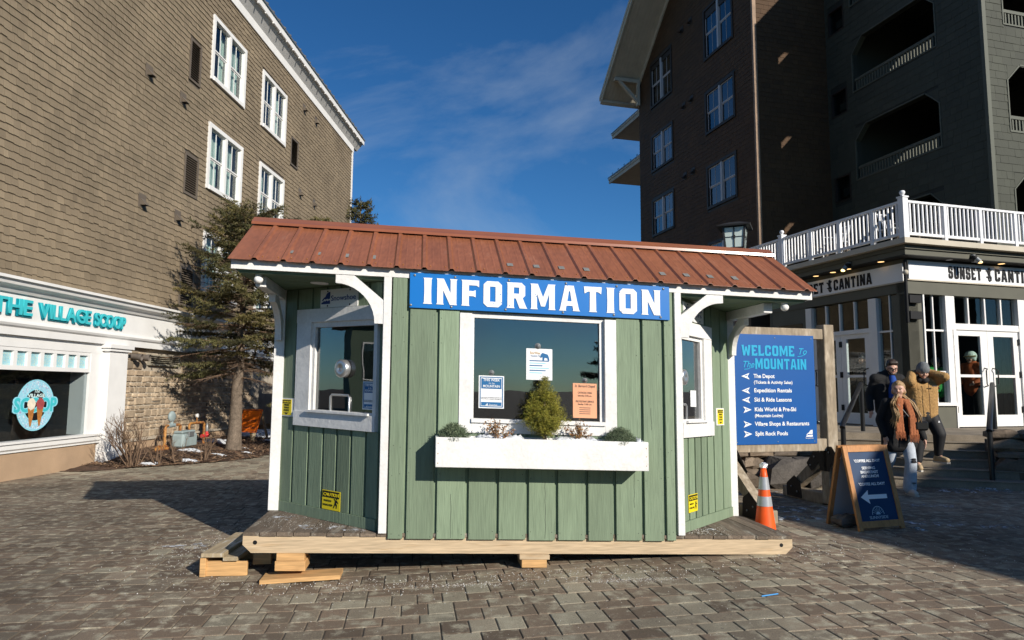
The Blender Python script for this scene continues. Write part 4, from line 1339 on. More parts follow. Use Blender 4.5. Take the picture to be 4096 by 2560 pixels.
def rock_wall(name, label, p0, p1, h, seed, depth=0.45, big=()):
    rr = random.Random(seed)
    p0, p1 = Vector(p0), Vector(p1)
    d = p1 - p0
    L = d.length
    d.normalize()
    rz = math.atan2(d.y, d.x)
    t = thing(name, label, 'rock wall', tuple(p0))
    lst = []
    z = p0.z
    while z < p0.z + h:
        rh = rr.uniform(0.09, 0.19)
        x = rr.uniform(-0.1, 0.1)
        while x < L:
            w = rr.uniform(0.22, 0.6)
            if not any(abs(x + w / 2 - b[0]) < b[1] * 0.45 and z < p0.z + b[2] * 0.7 for b in big):
                c = p0 + d * (x + w / 2)
                n = Vector((-d.y, d.x, 0)) * (rr.uniform(-0.05, 0.05) + (z - p0.z) * 0.18)
                lst.append(rock_piece((c.x + n.x, c.y + n.y, z + rh / 2), (w * 1.06, depth * rr.uniform(0.8, 1.1), rh * 1.12), rz + rr.uniform(-0.06, 0.06), rr))
            x += w
        z += rh
    for b in big:
        c = p0 + d * b[0]
        lst.append(rock_piece((c.x + b[3] * d.y, c.y - b[3] * d.x, p0.z + b[2] / 2 - 0.04), (b[1], b[1] * 0.7, b[2]), rz + rr.uniform(-0.3, 0.3), rr))
    for g in lst:
        MB().add(g[0], g[1], g[2], False).build('rock', ROCK, t)
    # earth core behind the dry stones
    n = Vector((-d.y, d.x, 0))
    q = [p0 + n * 0.12, p1 + n * 0.12, p1 + n * 0.9, p0 + n * 0.9]
    MB().prism([(v.x, v.y) for v in q], 2, p0.z - 0.1, p0.z + h * 0.9).build('earth_core', GROUND, t, fix=True)
    return t
rock_wall('rock_wall', 'dry stacked rock wall with boulders behind the welcome sign', (2.3, 10.95, 0.08), (5.2, 11.35, 0.1), 0.55, 4, big=((2.15, 0.95, 0.52, 0.25), (1.3, 0.5, 0.3, 0.2), (2.75, 0.5, 0.34, 0.25)))
rock_wall('rock_wall', 'dry stacked rock wall at the right edge beside the steps', (8.0, 11.4, 0.08), (9.9, 10.55, 0.1), 0.78, 9, big=((0.25, 0.62, 0.5, 0.1), (0.95, 0.5, 0.4, 0.12)))
# ---------------------------------------------------------------- information kiosk
KU = Vector((0.9912, 0.1323, 0))
KV = Vector((-0.1323, 0.9912, 0))
KF = Frame((-1.15, 6.08, 0.118), KU, KV, (0, 0, 1), 0.029)
KR = (KU + Vector((0, 0, -0.029)))                     # the kiosk leans: its levels drop to the right
GPAINT = mat('green_painted_board', (0.19, 0.25, 0.165), 0.7, tint=0.2, var=0.1, vs=2.2, stretch=(7, 7, 0.7), fine=0.07, fs=9, col2=(0.15, 0.2, 0.13), mix2=(0.6, 0.72), v2=3.0, bump=0.35, bs=7, bstretch=(11, 11, 0.7))
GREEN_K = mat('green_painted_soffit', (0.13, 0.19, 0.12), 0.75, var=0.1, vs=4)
PINE = mat('pale_pine', (0.5, 0.38, 0.245), 0.65, var=0.12, vs=3, stretch=(0.7, 6, 16), fine=0.14, fs=5, col2=(0.36, 0.22, 0.1), mix2=(0.6, 0.75), v2=1.6, bump=0.2, bs=12)
PINE_END = mat('orange_pine', (0.56, 0.33, 0.14), 0.65, var=0.14, vs=3, stretch=(1, 6, 14), fine=0.14, fs=5, bump=0.2, bs=12)
DECKM = mat('weathered_deck', (0.15, 0.115, 0.085), 0.85, tint=0.25, var=0.2, vs=3, stretch=(8, 1, 8), fine=0.2, fs=10, col2=(0.33, 0.31, 0.26), mix2=(0.55, 0.75), v2=1.4, bump=0.5, bs=14)
ROOFM = mat('brick_red_roof_sheet', (0.265, 0.095, 0.046), 0.36, var=0.12, vs=2.5, col2=(0.33, 0.14, 0.08), mix2=(0.6, 0.8), v2=4.5, stretch=(2.2, 0.6, 0.6), fine=0.12, fs=20, spec=0.55, bump=0.05, bs=8)
RIDGEM = mat('ridge_cap_sheet', (0.27, 0.09, 0.04), 0.22, var=0.1, vs=2.5, spec=0.7)
KGLASS = glass('kiosk_glass', (0.7, 0.73, 0.73), gain=3.4)
kiosk = thing('information_kiosk', 'small green board clad information kiosk with white trim and rust red metal roof', 'kiosk', tuple(KF((1.3, 0.8, -0.1))))
def kb(name, m, *bx, parent=None, label=None, bevel=0.0):
    b = MB(KF)
    for x in bx:
        b.box(*x)
    return b.build(name, m, parent or kiosk, label=label, bevel=bevel)
INK_N = mat('dark_nail', (0.02, 0.025, 0.02), 0.8)
DW = 0.255                       # deck top
# skid beams
fb = MB(KF)
fb.prism([(-1.12, 0.225), (-1.12, 0.15), (-1.05, 0.085), (3.74, 0.085), (3.81, 0.15), (3.81, 0.225)], 1, -0.03, 0.01)
skid = fb.build('skid_beam', PINE, kiosk, fix=True)
for u in (-1.02, 3.7):
    MB(KF).tube([(u, -0.0315, 0.17), (u, -0.02, 0.17)], 0.018, 12).build('bolt_hole', BLACK, skid)
for v in (0.7, 1.4, 2.0):
    fb = MB(KF)
    fb.prism([(-1.12, 0.224), (-1.12, 0.15), (-1.05, 0.085), (3.74, 0.085), (3.81, 0.15), (3.81, 0.224)], 1, v, v + 0.04)
    fb.build('skid_beam', PINE_END, kiosk, fix=True)
# deck planks run front to back
u = -1.12
rr = random.Random(8)
while u < 3.78:
    w = min(0.138, 3.81 - u)
    b = MB(KF)
    dz = rr.uniform(-0.003, 0.003)
    b.box(u, u + w - 0.006, -0.04 + rr.uniform(-0.006, 0.006), 2.06, 0.2255, DW + dz, (rr.random(), 0))
    b.build('deck_plank', DECKM, kiosk)
    u += 0.1385
# front wall: wide boards over recessed backing boards
kb('backing', GPAINT, (0.075, 0.69, -0.03, 0.05, 0.232, 2.5), (2.12, 2.69, -0.03, 0.05, 0.232, 2.5), (0.69, 2.12, -0.03, 0.05, 0.232, 1.13), (0.69, 2.12, -0.03, 0.05, 2.2, 2.5))
edges = [0.081, 0.22, 0.482, 0.76, 1.027, 1.296, 1.561, 1.837, 2.096, 2.362, 2.571, 2.685]
for i in range(len(edges) - 1):
    a, c = edges[i] + (0.016 if i else 0), edges[i + 1] - 0.014
    lo = 0.208 + rr.uniform(-0.004, 0.004)
    segs = [(lo, 2.49)]
    if c > 0.68 and a < 2.13:
        segs = [(lo, 1.13)]
        if a < 0.68:
            segs.append((1.13, 2.49))
    for z0, z1 in segs:
        cc = c if z0 < 1.0 and z1 < 2 else (min(c, 0.676) if a < 0.68 else c)
        if i == 7 or i == 8:
            pass
        MB(KF).box(a, cc, -0.058, -0.0305, z0, z1, (rr.random(), 0)).build('wall_board', GPAINT, kiosk, bevel=0.003)
MB(KF).box(2.126, 2.348, -0.058, -0.0305, 1.1305, 2.49, (0.6, 0)).build('wall_board', GPAINT, kiosk, bevel=0.003)
nails = MB(KF)
for i in range(len(edges) - 1):
    for w0 in (0.26, 0.75, 1.0, 1.9, 2.15):
        for du in (0.04, -0.04):
            uu = edges[i] + 0.03 if du > 0 else edges[i + 1] - 0.04
            if w0 > 1.1 and 0.64 < uu < 2.16:
                continue
            nails.ball((uu + rr.uniform(-0.008, 0.008), -0.0585, w0 + rr.uniform(-0.03, 0.03)), (0.0035, 0.0015, 0.0035), 6, 4)
nails.build('nail_heads', INK_N, kiosk, kind='stuff')
cracks = MB(KF)
for uu, wa, wb in ((0.62, 0.22, 0.6), (1.46, 0.22, 0.72), (2.28, 0.5, 1.05), (2.45, 1.2, 1.4)):
    k_ = 9
    pts = [(uu + rr.uniform(-0.004, 0.004), wa + (wb - wa) * q / k_) for q in range(k_ + 1)]
    for (a_, c_), (d_, e_) in zip(pts, pts[1:]):
        t_ = 0.0014
        cracks.add([(a_ - t_, -0.0587, c_), (a_ + t_, -0.0587, c_), (d_ + t_, -0.0587, e_), (d_ - t_, -0.0587, e_)], [(0, 1, 2, 3)])
cracks.build('board_cracks', INK_N, kiosk, kind='stuff')
# corner posts
kb('corner_post', WHITE_WOOD, (0.0, 0.068, -0.062, 0.03, 0.256, 2.49), bevel=0.003)
kb('corner_post', WHITE_WOOD, (2.692, 2.757, -0.062, 0.03, 0.256, 2.49), bevel=0.003)
LA, LB = Vector((0.02, 0.03, 0)), Vector((-1.06, 1.07, 0))
RA, RB_ = Vector((2.735, 0.03, 0)), Vector((3.70, 1.0, 0))
def diag_frame(A, B):
    d = (B - A).normalized()
    n = Vector((d.y, -d.x, 0))
    if n.y > 0:
        n = -n
    O = KF((A.x, A.y, 0))
    X = KU * d.x + KV * d.y
    Y = KU * n.x + KV * n.y
    return Frame(O, X, Y, (0, 0, 1), 0.029 * d.x), (B - A).length, X, d.x
def diag_wall(A, B, win, trim, battens, glass_r, left):
    f, L, X, dx = diag_frame(A, B)
    t0, t1, z0, z1 = win
    b = MB(f)
    b.box(0.0, t0, -0.05, 0.0, DW, 2.47).box(t1, L, -0.05, 0.0, DW, 2.47).box(t0, t1, -0.05, 0.0, DW, z0).box(t0, t1, -0.05, 0.0, z1, 2.47)
    b.build('bay_backing', GPAINT, kiosk)
    rr2 = random.Random(12)
    for i in range(len(battens) - 1):
        a, c = battens[i] + 0.016, battens[i + 1] - 0.016
        segs = [(DW + 0.1, 2.46)]
        if c > trim[0] and a < trim[1]:
            segs = [(DW + 0.1, trim[2] - 0.002), (trim[3] + 0.002, 2.46)]
        for p, q in segs:
            if q - p > 0.03:
                MB(f).box(a, c, 0.0005, 0.02, p, q, (rr2.random(), 0)).build('bay_board', GPAINT, kiosk, bevel=0.002)
    MB(f).box(0.05, L - 0.02, 0.0005, 0.03, DW + 0.002, DW + 0.099).build('skirting', GPAINT, kiosk)
    a0, a1, c0, c1 = trim
    b = MB(f)
    b.box(a0, t0 + 0.01, 0.0, 0.035, c0 + 0.14, c1 - 0.13).box(t1 - 0.01, a1, 0.0, 0.035, c0 + 0.14, c1 - 0.13)
    b.box(a0, a1, 0.0, 0.04, c1 - 0.13, c1).box(a0, a1, 0.0, 0.045, c0, c0 + 0.14)
    w = b.build('bay_window', WHITE_WOOD, kiosk)
    k = 0.05
    b = MB(f)
    b.box(t0 + 0.0, t0 + k, -0.045, 0.01, z0, z1).box(t1 - k, t1, -0.045, 0.01, z0, z1).box(t0 + k, t1 - k, -0.045, 0.008, z1 - k, z1).box(t0 + k, t1 - k, -0.045, 0.008, z0, z0 + k)
    b.build('sash', WHITE_WOOD, w)
    MB(f).box(t0 + k, t1 - k, -0.025, -0.02, z0 + k, z1 - k).build('pane', KGLASS, w)
    MB(f).box(t0 + 0.05, t1, 0.046, 0.07, c0 + 0.138, c0 + 0.158).build('sill', WHITE_WOOD, w)
    return f, L, X, dx
LFm, LLen, LX, ldx = diag_wall(LA, LB, (0.09, 1.03, 1.22, 2.12), (0.07, 1.24, 1.11, 2.25), [0.03, 0.2, 0.4, 0.6, 0.8, 1.02, 1.26, 1.5], None, True)
RFm, RLen, RX, rdx = diag_wall(RA, RB_, (0.05, 0.62, 1.25, 2.12), (0.04, 0.82, 1.13, 2.24), [0.03, 0.2, 0.36, 0.52, 0.68, 0.86, 1.1, 1.36], None, False)
# rear posts, side walls, back wall
kb('rear_post', WHITE_WOOD, (-1.14, -1.04, 1.0, 1.1, DW, 2.47), bevel=0.003)
kb('rear_post', WHITE_WOOD, (3.685, 3.765, 0.96, 1.05, DW, 2.47), bevel=0.003)
kb('side_wall', GPAINT, (-1.1, -1.05, 1.1, 1.7, DW, 2.47))
kb('side_wall', GPAINT, (3.69, 3.74, 1.05, 1.7, DW, 2.47))
kb('back_wall', GPAINT, (-1.1, 3.74, 1.7, 1.75, DW, 2.47))
KIN = mat('kiosk_interior', (0.05, 0.045, 0.04), 0.85)
kb('interior_back', KIN, (-1.0, 3.6, 1.66, 1.69, DW, 2.45))
kb('interior_floor', KIN, (0.1, 2.6, 0.06, 1.6, DW + 0.001, DW + 0.01))
kb('counter', KIN, (0.2, 2.5, 0.07, 0.45, 1.08, 1.12))
kb('shelf', KIN, (-0.4, 3.0, 1.3, 1.65, 0.95, 1.0))
# soffit, fascia, ceiling
kb('soffit', GREEN_K, (-1.26, 4.03, -0.03, 1.85, 2.475, 2.489))
for i in range(9):
    kb('soffit_board', GREEN_K, (-1.25, 4.02, -0.02 + i * 0.2, 0.17 + i * 0.2, 2.465, 2.4745))
kb('fascia', WHITE_WOOD, (-1.29, 4.065, -0.062, -0.031, 2.49, 2.577))
kb('rear_fascia', WHITE_WOOD, (-1.29, 4.065, 1.851, 1.88, 2.49, 2.577))
def rk(v):
    return 2.588 + (v + 0.09) * (3.118 - 2.588) / 0.89
for u0, u1 in ((-1.31, -1.285), (4.06, 4.085)):
    b = MB(KF)
    b.prism([(-0.06, 2.49), (0.1, 2.49), (0.84, 2.95), (1.6, 2.49), (1.85, 2.49), (0.8, rk(0.8) - 0.02), (-0.06, 2.58)], 0, u0, u1)
    b.build('rake_board', WHITE_WOOD, kiosk, fix=True)
b = MB(KF)
b.prism([(0.0, 2.49), (1.7, 2.49), (0.8, 3.05)], 0, -1.284, -1.25)
b.build('gable_end', GREEN_K, kiosk, fix=True)
b = MB(KF)
b.prism([(0.0, 2.49), (1.7, 2.49), (0.8, 3.05)], 0, 4.02, 4.059)
b.build('gable_end', GREEN_K, kiosk, fix=True)
# ribbed roof sheets, front and rear
def rib_profile(u0, u1, ribs):
    pts = [(u0, 0.0)]
    for r in ribs:
        if u0 + 0.05 < r < u1 - 0.03:
            pts += [(r - 0.03, 0.0), (r - 0.013, 0.02), (r + 0.013, 0.02), (r + 0.03, 0.0)]
            for k in (0.078, 0.156):
                if r + k + 0.02 < u1:
                    pts += [(r + k - 0.012, 0.0), (r + k, 0.0022), (r + k + 0.012, 0.0)]
    pts.append((u1, 0.0))
    return pts
ribs = [-1.105 + 0.243 * i for i in range(22)]
rr = random.Random(2)
cuts = [-1.325, -1.21 + 0.972 * 1, -1.21 + 0.972 * 2, -1.21 + 0.972 * 3, -1.21 + 0.972 * 4, 4.105]
for side in (0, 1):
    for i in range(len(cuts) - 1):
        pr = rib_profile(cuts[i] + 0.001, cuts[i + 1], ribs)
        vs, fs = [], []
        n = len(pr)
        va, vb = (-0.125, 0.8) if side == 0 else (1.725, 0.8)
        for th in (0.0, -0.004):
            for vv in (va, vb):
                z = rk(vv) if side == 0 else rk(1.6 - vv)
                vs += [(p[0], vv, z + p[1] + th) for p in pr]
        for j in range(n - 1):
            fs.append((j, j + 1, n + j + 1, n + j))
            fs.append((2 * n + j, 3 * n + j, 3 * n + j + 1, 2 * n + j + 1))
            fs.append((j, 2 * n + j, 2 * n + j + 1, j + 1))
        MB(KF).add(vs, fs).build('roof_sheet', ROOFM, kiosk)
b = MB(KF)
rz = rk(0.8)
b.prism([(0.655, rk(0.66) + 0.022), (0.66, rk(0.66) + 0.05), (0.70, rk(0.70) + 0.05), (0.765, rz + 0.034), (0.8, rz + 0.036), (0.835, rz + 0.03), (0.90, rk(0.70) + 0.05), (0.94, rk(0.66) + 0.05), (0.945, rk(0.66) + 0.022), (0.8, rz + 0.02)], 0, -1.33, 4.11)
b.build('ridge_cap', RIDGEM, kiosk, fix=True)
PATCH = mat('grey_tape', (0.2, 0.2, 0.19), 0.6, var=0.2, vs=20)
for px in (-0.87, -0.63, -0.38, -0.14, 0.87 + 0.25, 1.12 + 0.25, 1.36 + 0.25, 1.6 + 0.25, 2.6, 2.84, 3.08, 3.33):
    v0, v1 = 0.03 + rr.uniform(-0.01, 0.01), 0.095
    MB(KF).add([(px, v0, rk(v0) + 0.007), (px + 0.055, v0, rk(v0) + 0.007), (px + 0.055, v1, rk(v1) + 0.007), (px, v1, rk(v1) + 0.007),
                (px, v0, rk(v0) + 0.009), (px + 0.055, v0, rk(v0) + 0.009), (px + 0.055, v1, rk(v1) + 0.009), (px, v1, rk(v1) + 0.009)], BOXF).build('tape_patch', PATCH, kiosk)
SCREW = mat('rusty_screw', (0.4, 0.17, 0.05), 0.6)
for r in ribs[:-1]:
    for k in (-0.055, 0.055):
        if -1.3 < r + k < 4.08:
            v0 = -0.06
            MB(KF).ball((r + k, v0, rk(v0) + 0.004), (0.007, 0.007, 0.005), 6, 4).build('roof_screw', SCREW, kiosk)
# side beams and curved brackets
kb('side_beam', WHITE_WOOD, (-1.14, -1.05, 0.12, 1.0, 2.365, 2.463), bevel=0.003)
kb('side_beam', WHITE_WOOD, (3.68, 3.77, 0.12, 0.96, 2.365, 2.463), bevel=0.003)
def arc_bracket(axis, at0, at1, org, sx, R, top, th=0.085):
    """quarter arc brace from a post up to a beam"""
    pts = []
    n = 10
    for i in range(n + 1):
        a = math.pi / 2 * i / n
        pts.append((org + sx * (R - R * math.cos(a)), top - R + R * math.sin(a)))
    out = []
    for i in range(n + 1):
        a = math.pi / 2 * i / n
        f = 1.0 + 0.55 * math.sin(2 * a)
        out.append((org + sx * (R - (R + th * f * 0 + 0.0) * math.cos(a)) - 0.0, top - R + (R) * math.sin(a)))
    # concave underside, straight back against post and beam
    inner = [(org + sx * (R * 1.0 - (R - th) * math.cos(math.pi / 2 * i / n)) , top - R + (R - th) * math.sin(math.pi / 2 * i / n)) for i in range(n + 1)]
    poly = [(org, top - R), *inner[0:0]]
    poly = [(org, top - R)] + [(org + sx * th, top - R)] + inner[1:] + [(org + sx * R, top)] + [(org + sx * R * 0.62, top)] + [(org, top - R * 0.5)]
    b = MB(KF)
    b.prism(poly, axis, at0, at1)
    return b.build('curved_bracket', WHITE_WOOD, kiosk, fix=True)
arc_bracket(1, -0.055, 0.0, -0.001, -1, 0.42, 2.488, 0.075)
arc_bracket(1, -0.055, 0.0, 2.758, 1, 0.42, 2.488, 0.075)
arc_bracket(0, -1.12, -1.06, 0.999, -1, 0.42, 2.364, 0.075)
arc_bracket(0, 3.70, 3.75, 0.959, -1, 0.38, 2.364, 0.075)
# globe lamps and recessed lamps
OPAL = mat('opal_globe', (0.85, 0.84, 0.82), 0.25)
for u0 in (-1.1, 3.86):
    g = MB(KF).ball((u0, 0.05, 2.42), (0.04, 0.04, 0.038), 14, 10).build('globe_lamp', OPAL, kiosk)
    MB(KF).lathe([(0.028, 0.03), (0.034, 0.05), (0.0, 0.052)], (u0, 0.05, 2.42), 12).build('lamp_base', WHITE, g)
WARM_K = mat('lit_recessed_lamp', (1, 0.9, 0.7), 0.4, emit=(1.0, 0.75, 0.42), estr=1.3)
for u0, v0 in ((-0.62, 0.36), (3.08, 0.3)):
    g = MB(KF).lathe([(0.0, -0.004), (0.07, -0.004), (0.07, 0.0), (0.0, 0.0)], (u0, v0, 2.464), 18).build('recessed_lamp', WARM_K, kiosk)
    MB(KF).lathe([(0.072, -0.006), (0.085, -0.006), (0.085, 0.0), (0.072, 0.0)], (u0, v0, 2.464), 18).build('lamp_ring', WHITE, g)
# front window
b = MB(KF)
b.box(0.678, 0.79, -0.066, 0.0, 1.133, 2.2).box(2.015, 2.125, -0.066, 0.0, 1.133, 2.2).box(0.79, 2.015, -0.066, 0.0, 1.133, 1.225)
fw = b.build('front_window', WHITE_WOOD, kiosk, bevel=0.003)
kb('window_sill', WHITE_WOOD, (0.79, 2.015, -0.085, 0.03, 1.2255, 1.26), parent=fw)
kb('window_head', WHITE_WOOD, (0.79, 2.015, -0.03, 0.03, 2.165, 2.215), parent=fw)
kb('window_stop', WHITE_WOOD, (0.791, 0.812, -0.028, 0.03, 1.261, 2.164), (1.975, 2.014, -0.028, 0.03, 1.261, 2.164), parent=fw)
kb('pane', KGLASS, (0.812, 1.975, 0.0, 0.005, 1.261, 2.164), parent=fw)

def kmx(u, w, v):
    return plane_mx(KF((u, v, w)), KR, (0, 0, 1))
# ---------------------------------------------------------------- INFORMATION sign
BLUE = mat('sign_blue', (0.0, 0.15, 0.5), 0.35, var=0.04, vs=2, spec=0.5)
SIGNW = mat('sign_white', (0.82, 0.83, 0.85), 0.45, spots=(26, 0.745, (0.02, 0.14, 0.42)))
info = thing('information_sign', 'long blue sign with white letters INFORMATION on kiosk front', 'sign', tuple(KF((1.43, -0.07, 2.22))))
MB(KF).box(0.228, 2.638, -0.078, -0.066, 2.222, 2.54).build('panel', BLUE, info, bevel=0.002)
block_text('INFORMATION', kmx(0.355, 2.262, -0.0815), 0.235, SIGNW, info, 2.19, 0.2, 0.002)
for i, u0 in enumerate((0.27, 0.63, 1.12, 1.65, 2.13, 2.58)):
    for w0 in (2.515, 2.245):
        MB(KF).ball((u0 - (0.03 if w0 < 2.3 else 0), -0.08, w0), (0.012, 0.006, 0.012), 8, 4).build('screw', GREY_METAL, info)

# ---------------------------------------------------------------- small signs on the kiosk
YEL = mat('caution_yellow', (0.78, 0.62, 0.015), 0.45)
def dmx(f, X, dx, t, z, n, flip):
    R = (X + Vector((0, 0, -0.029 * dx))) * (-1 if flip else 1)
    return plane_mx(f((t, n, z)), R, (0, 0, 1))
def caution(f, X, dx, t_left, z0, w, h, flip, label, arrow=False, n=0.024):
    s = -1 if flip else 1
    t = thing('caution_sign', label, 'sign', tuple(f((t_left, n, z0))), 'yellow caution signs')
    M = lambda a, zz, nn=0.0: dmx(f, X, dx, t_left + s * a, zz, n + nn, flip)
    a0, a1 = sorted((t_left, t_left + s * w))
    MB(f).box(a0, a1, n, n + 0.003, z0, z0 + h).build('panel', YEL, t)
    bw = h * 0.3
    if not arrow:
        outline('black_band', [[(w * 0.04, h * 0.64), (w * 0.96, h * 0.64), (w * 0.96, h * 0.96), (w * 0.04, h * 0.96)]], M(0, z0, 0.0045), BLACK, t, 0.0006)
        text('CAUTION', M(w * 0.07, z0 + h * 0.71, 0.0062), h * 0.24, YEL, t, width=w * 0.86, bold=0.0006)
        text('WATCH', M(w * 0.1, z0 + h * 0.42, 0.0045), h * 0.13, BLACK, t, width=w * 0.42, bold=0.0002)
        text('YOUR STEP', M(w * 0.05, z0 + h * 0.2, 0.0045), h * 0.13, BLACK, t, width=w * 0.55, bold=0.0002)
        k = w * 0.3
        fx, fz = w * 0.64, h * 0.12
        fig = [(.1, .0), (.35, .42), (.55, .3), (.5, .0), (.62, .02), (.7, .4), (.52, .62), (.62, .75), (.85, .6), (.9, .68), (.66, .95), (.42, .95), (.2, 1.15), (.1, 1.1), (.32, .85), (.24, .55), (.0, .08)]
        outline('stick_figure', [[(fx + a * k, fz + c * k) for a, c in fig]], M(0, z0, 0.0045), BLACK, t, 0.0006)
        outline('stick_head', [[(fx + .62 * k + .1 * k * math.cos(q), fz + 1.12 * k + .1 * k * math.sin(q)) for q in np.linspace(0, 6.28, 10)[:-1]]], M(0, z0, 0.0045), BLACK, t, 0.0006)
    else:
        outline('black_band', [[(w * 0.06, h * 0.76), (w * 0.94, h * 0.76), (w * 0.94, h * 0.95), (w * 0.06, h * 0.95)]], M(0, z0, 0.0045), BLACK, t, 0.0006)
        text('CAUTION', M(w * 0.1, z0 + h * 0.8, 0.0062), h * 0.13, YEL, t, width=w * 0.8, bold=0.0002)
        for i, wd in enumerate(('WATCH', 'YOUR', 'STEP!')):
            text(wd, M(w * 0.5, z0 + h * (0.6 - i * 0.17), 0.0045), h * 0.15, BLACK, t, 'CENTER', width=w * 0.55, bold=0.0002)
        outline('arrow', [[(w * .25, h * .16), (w * .75, h * .16), (w * .5, h * .04)]], M(0, z0, 0.0045), BLACK, t, 0.0006)
    return t
caution(LFm, LX, ldx, 0.775, 0.36, 0.255, 0.175, True, 'yellow CAUTION WATCH YOUR STEP sign low on the left bay of kiosk')
caution(RFm, RX, rdx, 0.165, 0.425, 0.215, 0.165, False, 'yellow CAUTION WATCH YOUR STEP sign low on the right bay of kiosk')
# projecting two-faced signs near the rear posts
def wing_caution(f, X, dx, t_left, w, z0, flip, label):
    s = -1 if flip else 1
    t = caution(f, X, dx, t_left, z0, w, 0.155, flip, label, True, 0.03)
    a0, a1 = sorted((t_left - s * 0.03, t_left + s * (w + 0.03)))
    MB(f).box(a0, a1, 0.021, 0.0295, z0 - 0.012, z0 + 0.167).build('white_backing', WHITE, t)
wing_caution(LFm, LX, ldx, 1.44, 0.15, 1.2, True, 'yellow CAUTION sign with arrow beside the left rear post of kiosk')
wing_caution(RFm, RX, rdx, 0.95, 0.16, 1.24, False, 'yellow CAUTION sign with arrow beside the right rear post of kiosk')
# white logo boards
NAVY = mat('logo_navy', (0.01, 0.04, 0.2), 0.5)
def logo_board(f, X, dx, t_left, z0, w, h, flip, label, words, logo=True):
    s = -1 if flip else 1
    t = thing('logo_board', label, 'sign', tuple(f((t_left, 0.03, z0))), 'white boards above the bay windows')
    a0, a1 = sorted((t_left, t_left + s * w))
    MB(f).box(a0, a1, 0.022, 0.032, z0, z0 + h).build('panel', WHITE, t)
    M = lambda a, zz, nn=0.0: dmx(f, X, dx, t_left + s * a, zz, 0.034 + nn, flip)
    if logo:
        mountain('emblem', M(w * 0.03, z0 + h * 0.2), w * 0.24, NAVY, t)
        text(words, M(w * 0.29, z0 + h * 0.36), h * 0.42, NAVY, t, width=w * 0.66, bold=0.0004)
    else:
        for i, wd in enumerate(words):
            text(wd, M(w * 0.5, z0 + h * (0.62 - 0.3 * i)), h * 0.22, NAVY, t, 'CENTER', width=w * 0.8)
    for a in (0.2, 0.8):
        for c in (0.1, 0.9):
            MB(f).ball((t_left + s * w * a, 0.034, z0 + h * c), (0.009, 0.004, 0.009), 8, 4).build('screw', BLACK, t)
def mountain(name, M, w, m, parent):
    P1 = [(0.02, 0.3), (0.3, 0.62), (0.42, 0.64), (0.62, 0.98), (0.82, 1.1), (1.0, 1.12), (1.0, 0.42), (0.9, 0.5), (0.8, 0.42), (0.66, 0.5), (0.5, 0.42), (0.36, 0.5), (0.2, 0.32)]
    P2 = [(0.0, 0.0), (1.0, 0.0), (1.0, 0.3), (0.88, 0.36), (0.75, 0.26), (0.6, 0.34), (0.44, 0.26), (0.3, 0.3), (0.14, 0.18), (0.02, 0.16)]
    outline(name, [[(a * w, c * w * 0.8) for a, c in P1]], M, m, parent, 0.0006)
    outline(name, [[(a * w, c * w * 0.8) for a, c in P2]], M, m, parent, 0.0006)
logo_board(LFm, LX, ldx, 0.89, 2.255, 0.54, 0.175, True, 'white board with blue mountain logo above the left bay window', 'Snowshoe')
logo_board(RFm, RX, rdx, 0.12, 2.255, 0.5, 0.175, False, 'white board with small blue lettering above right bay window', ('YOUR PLAYGROUND', 'AWAITS'), False)

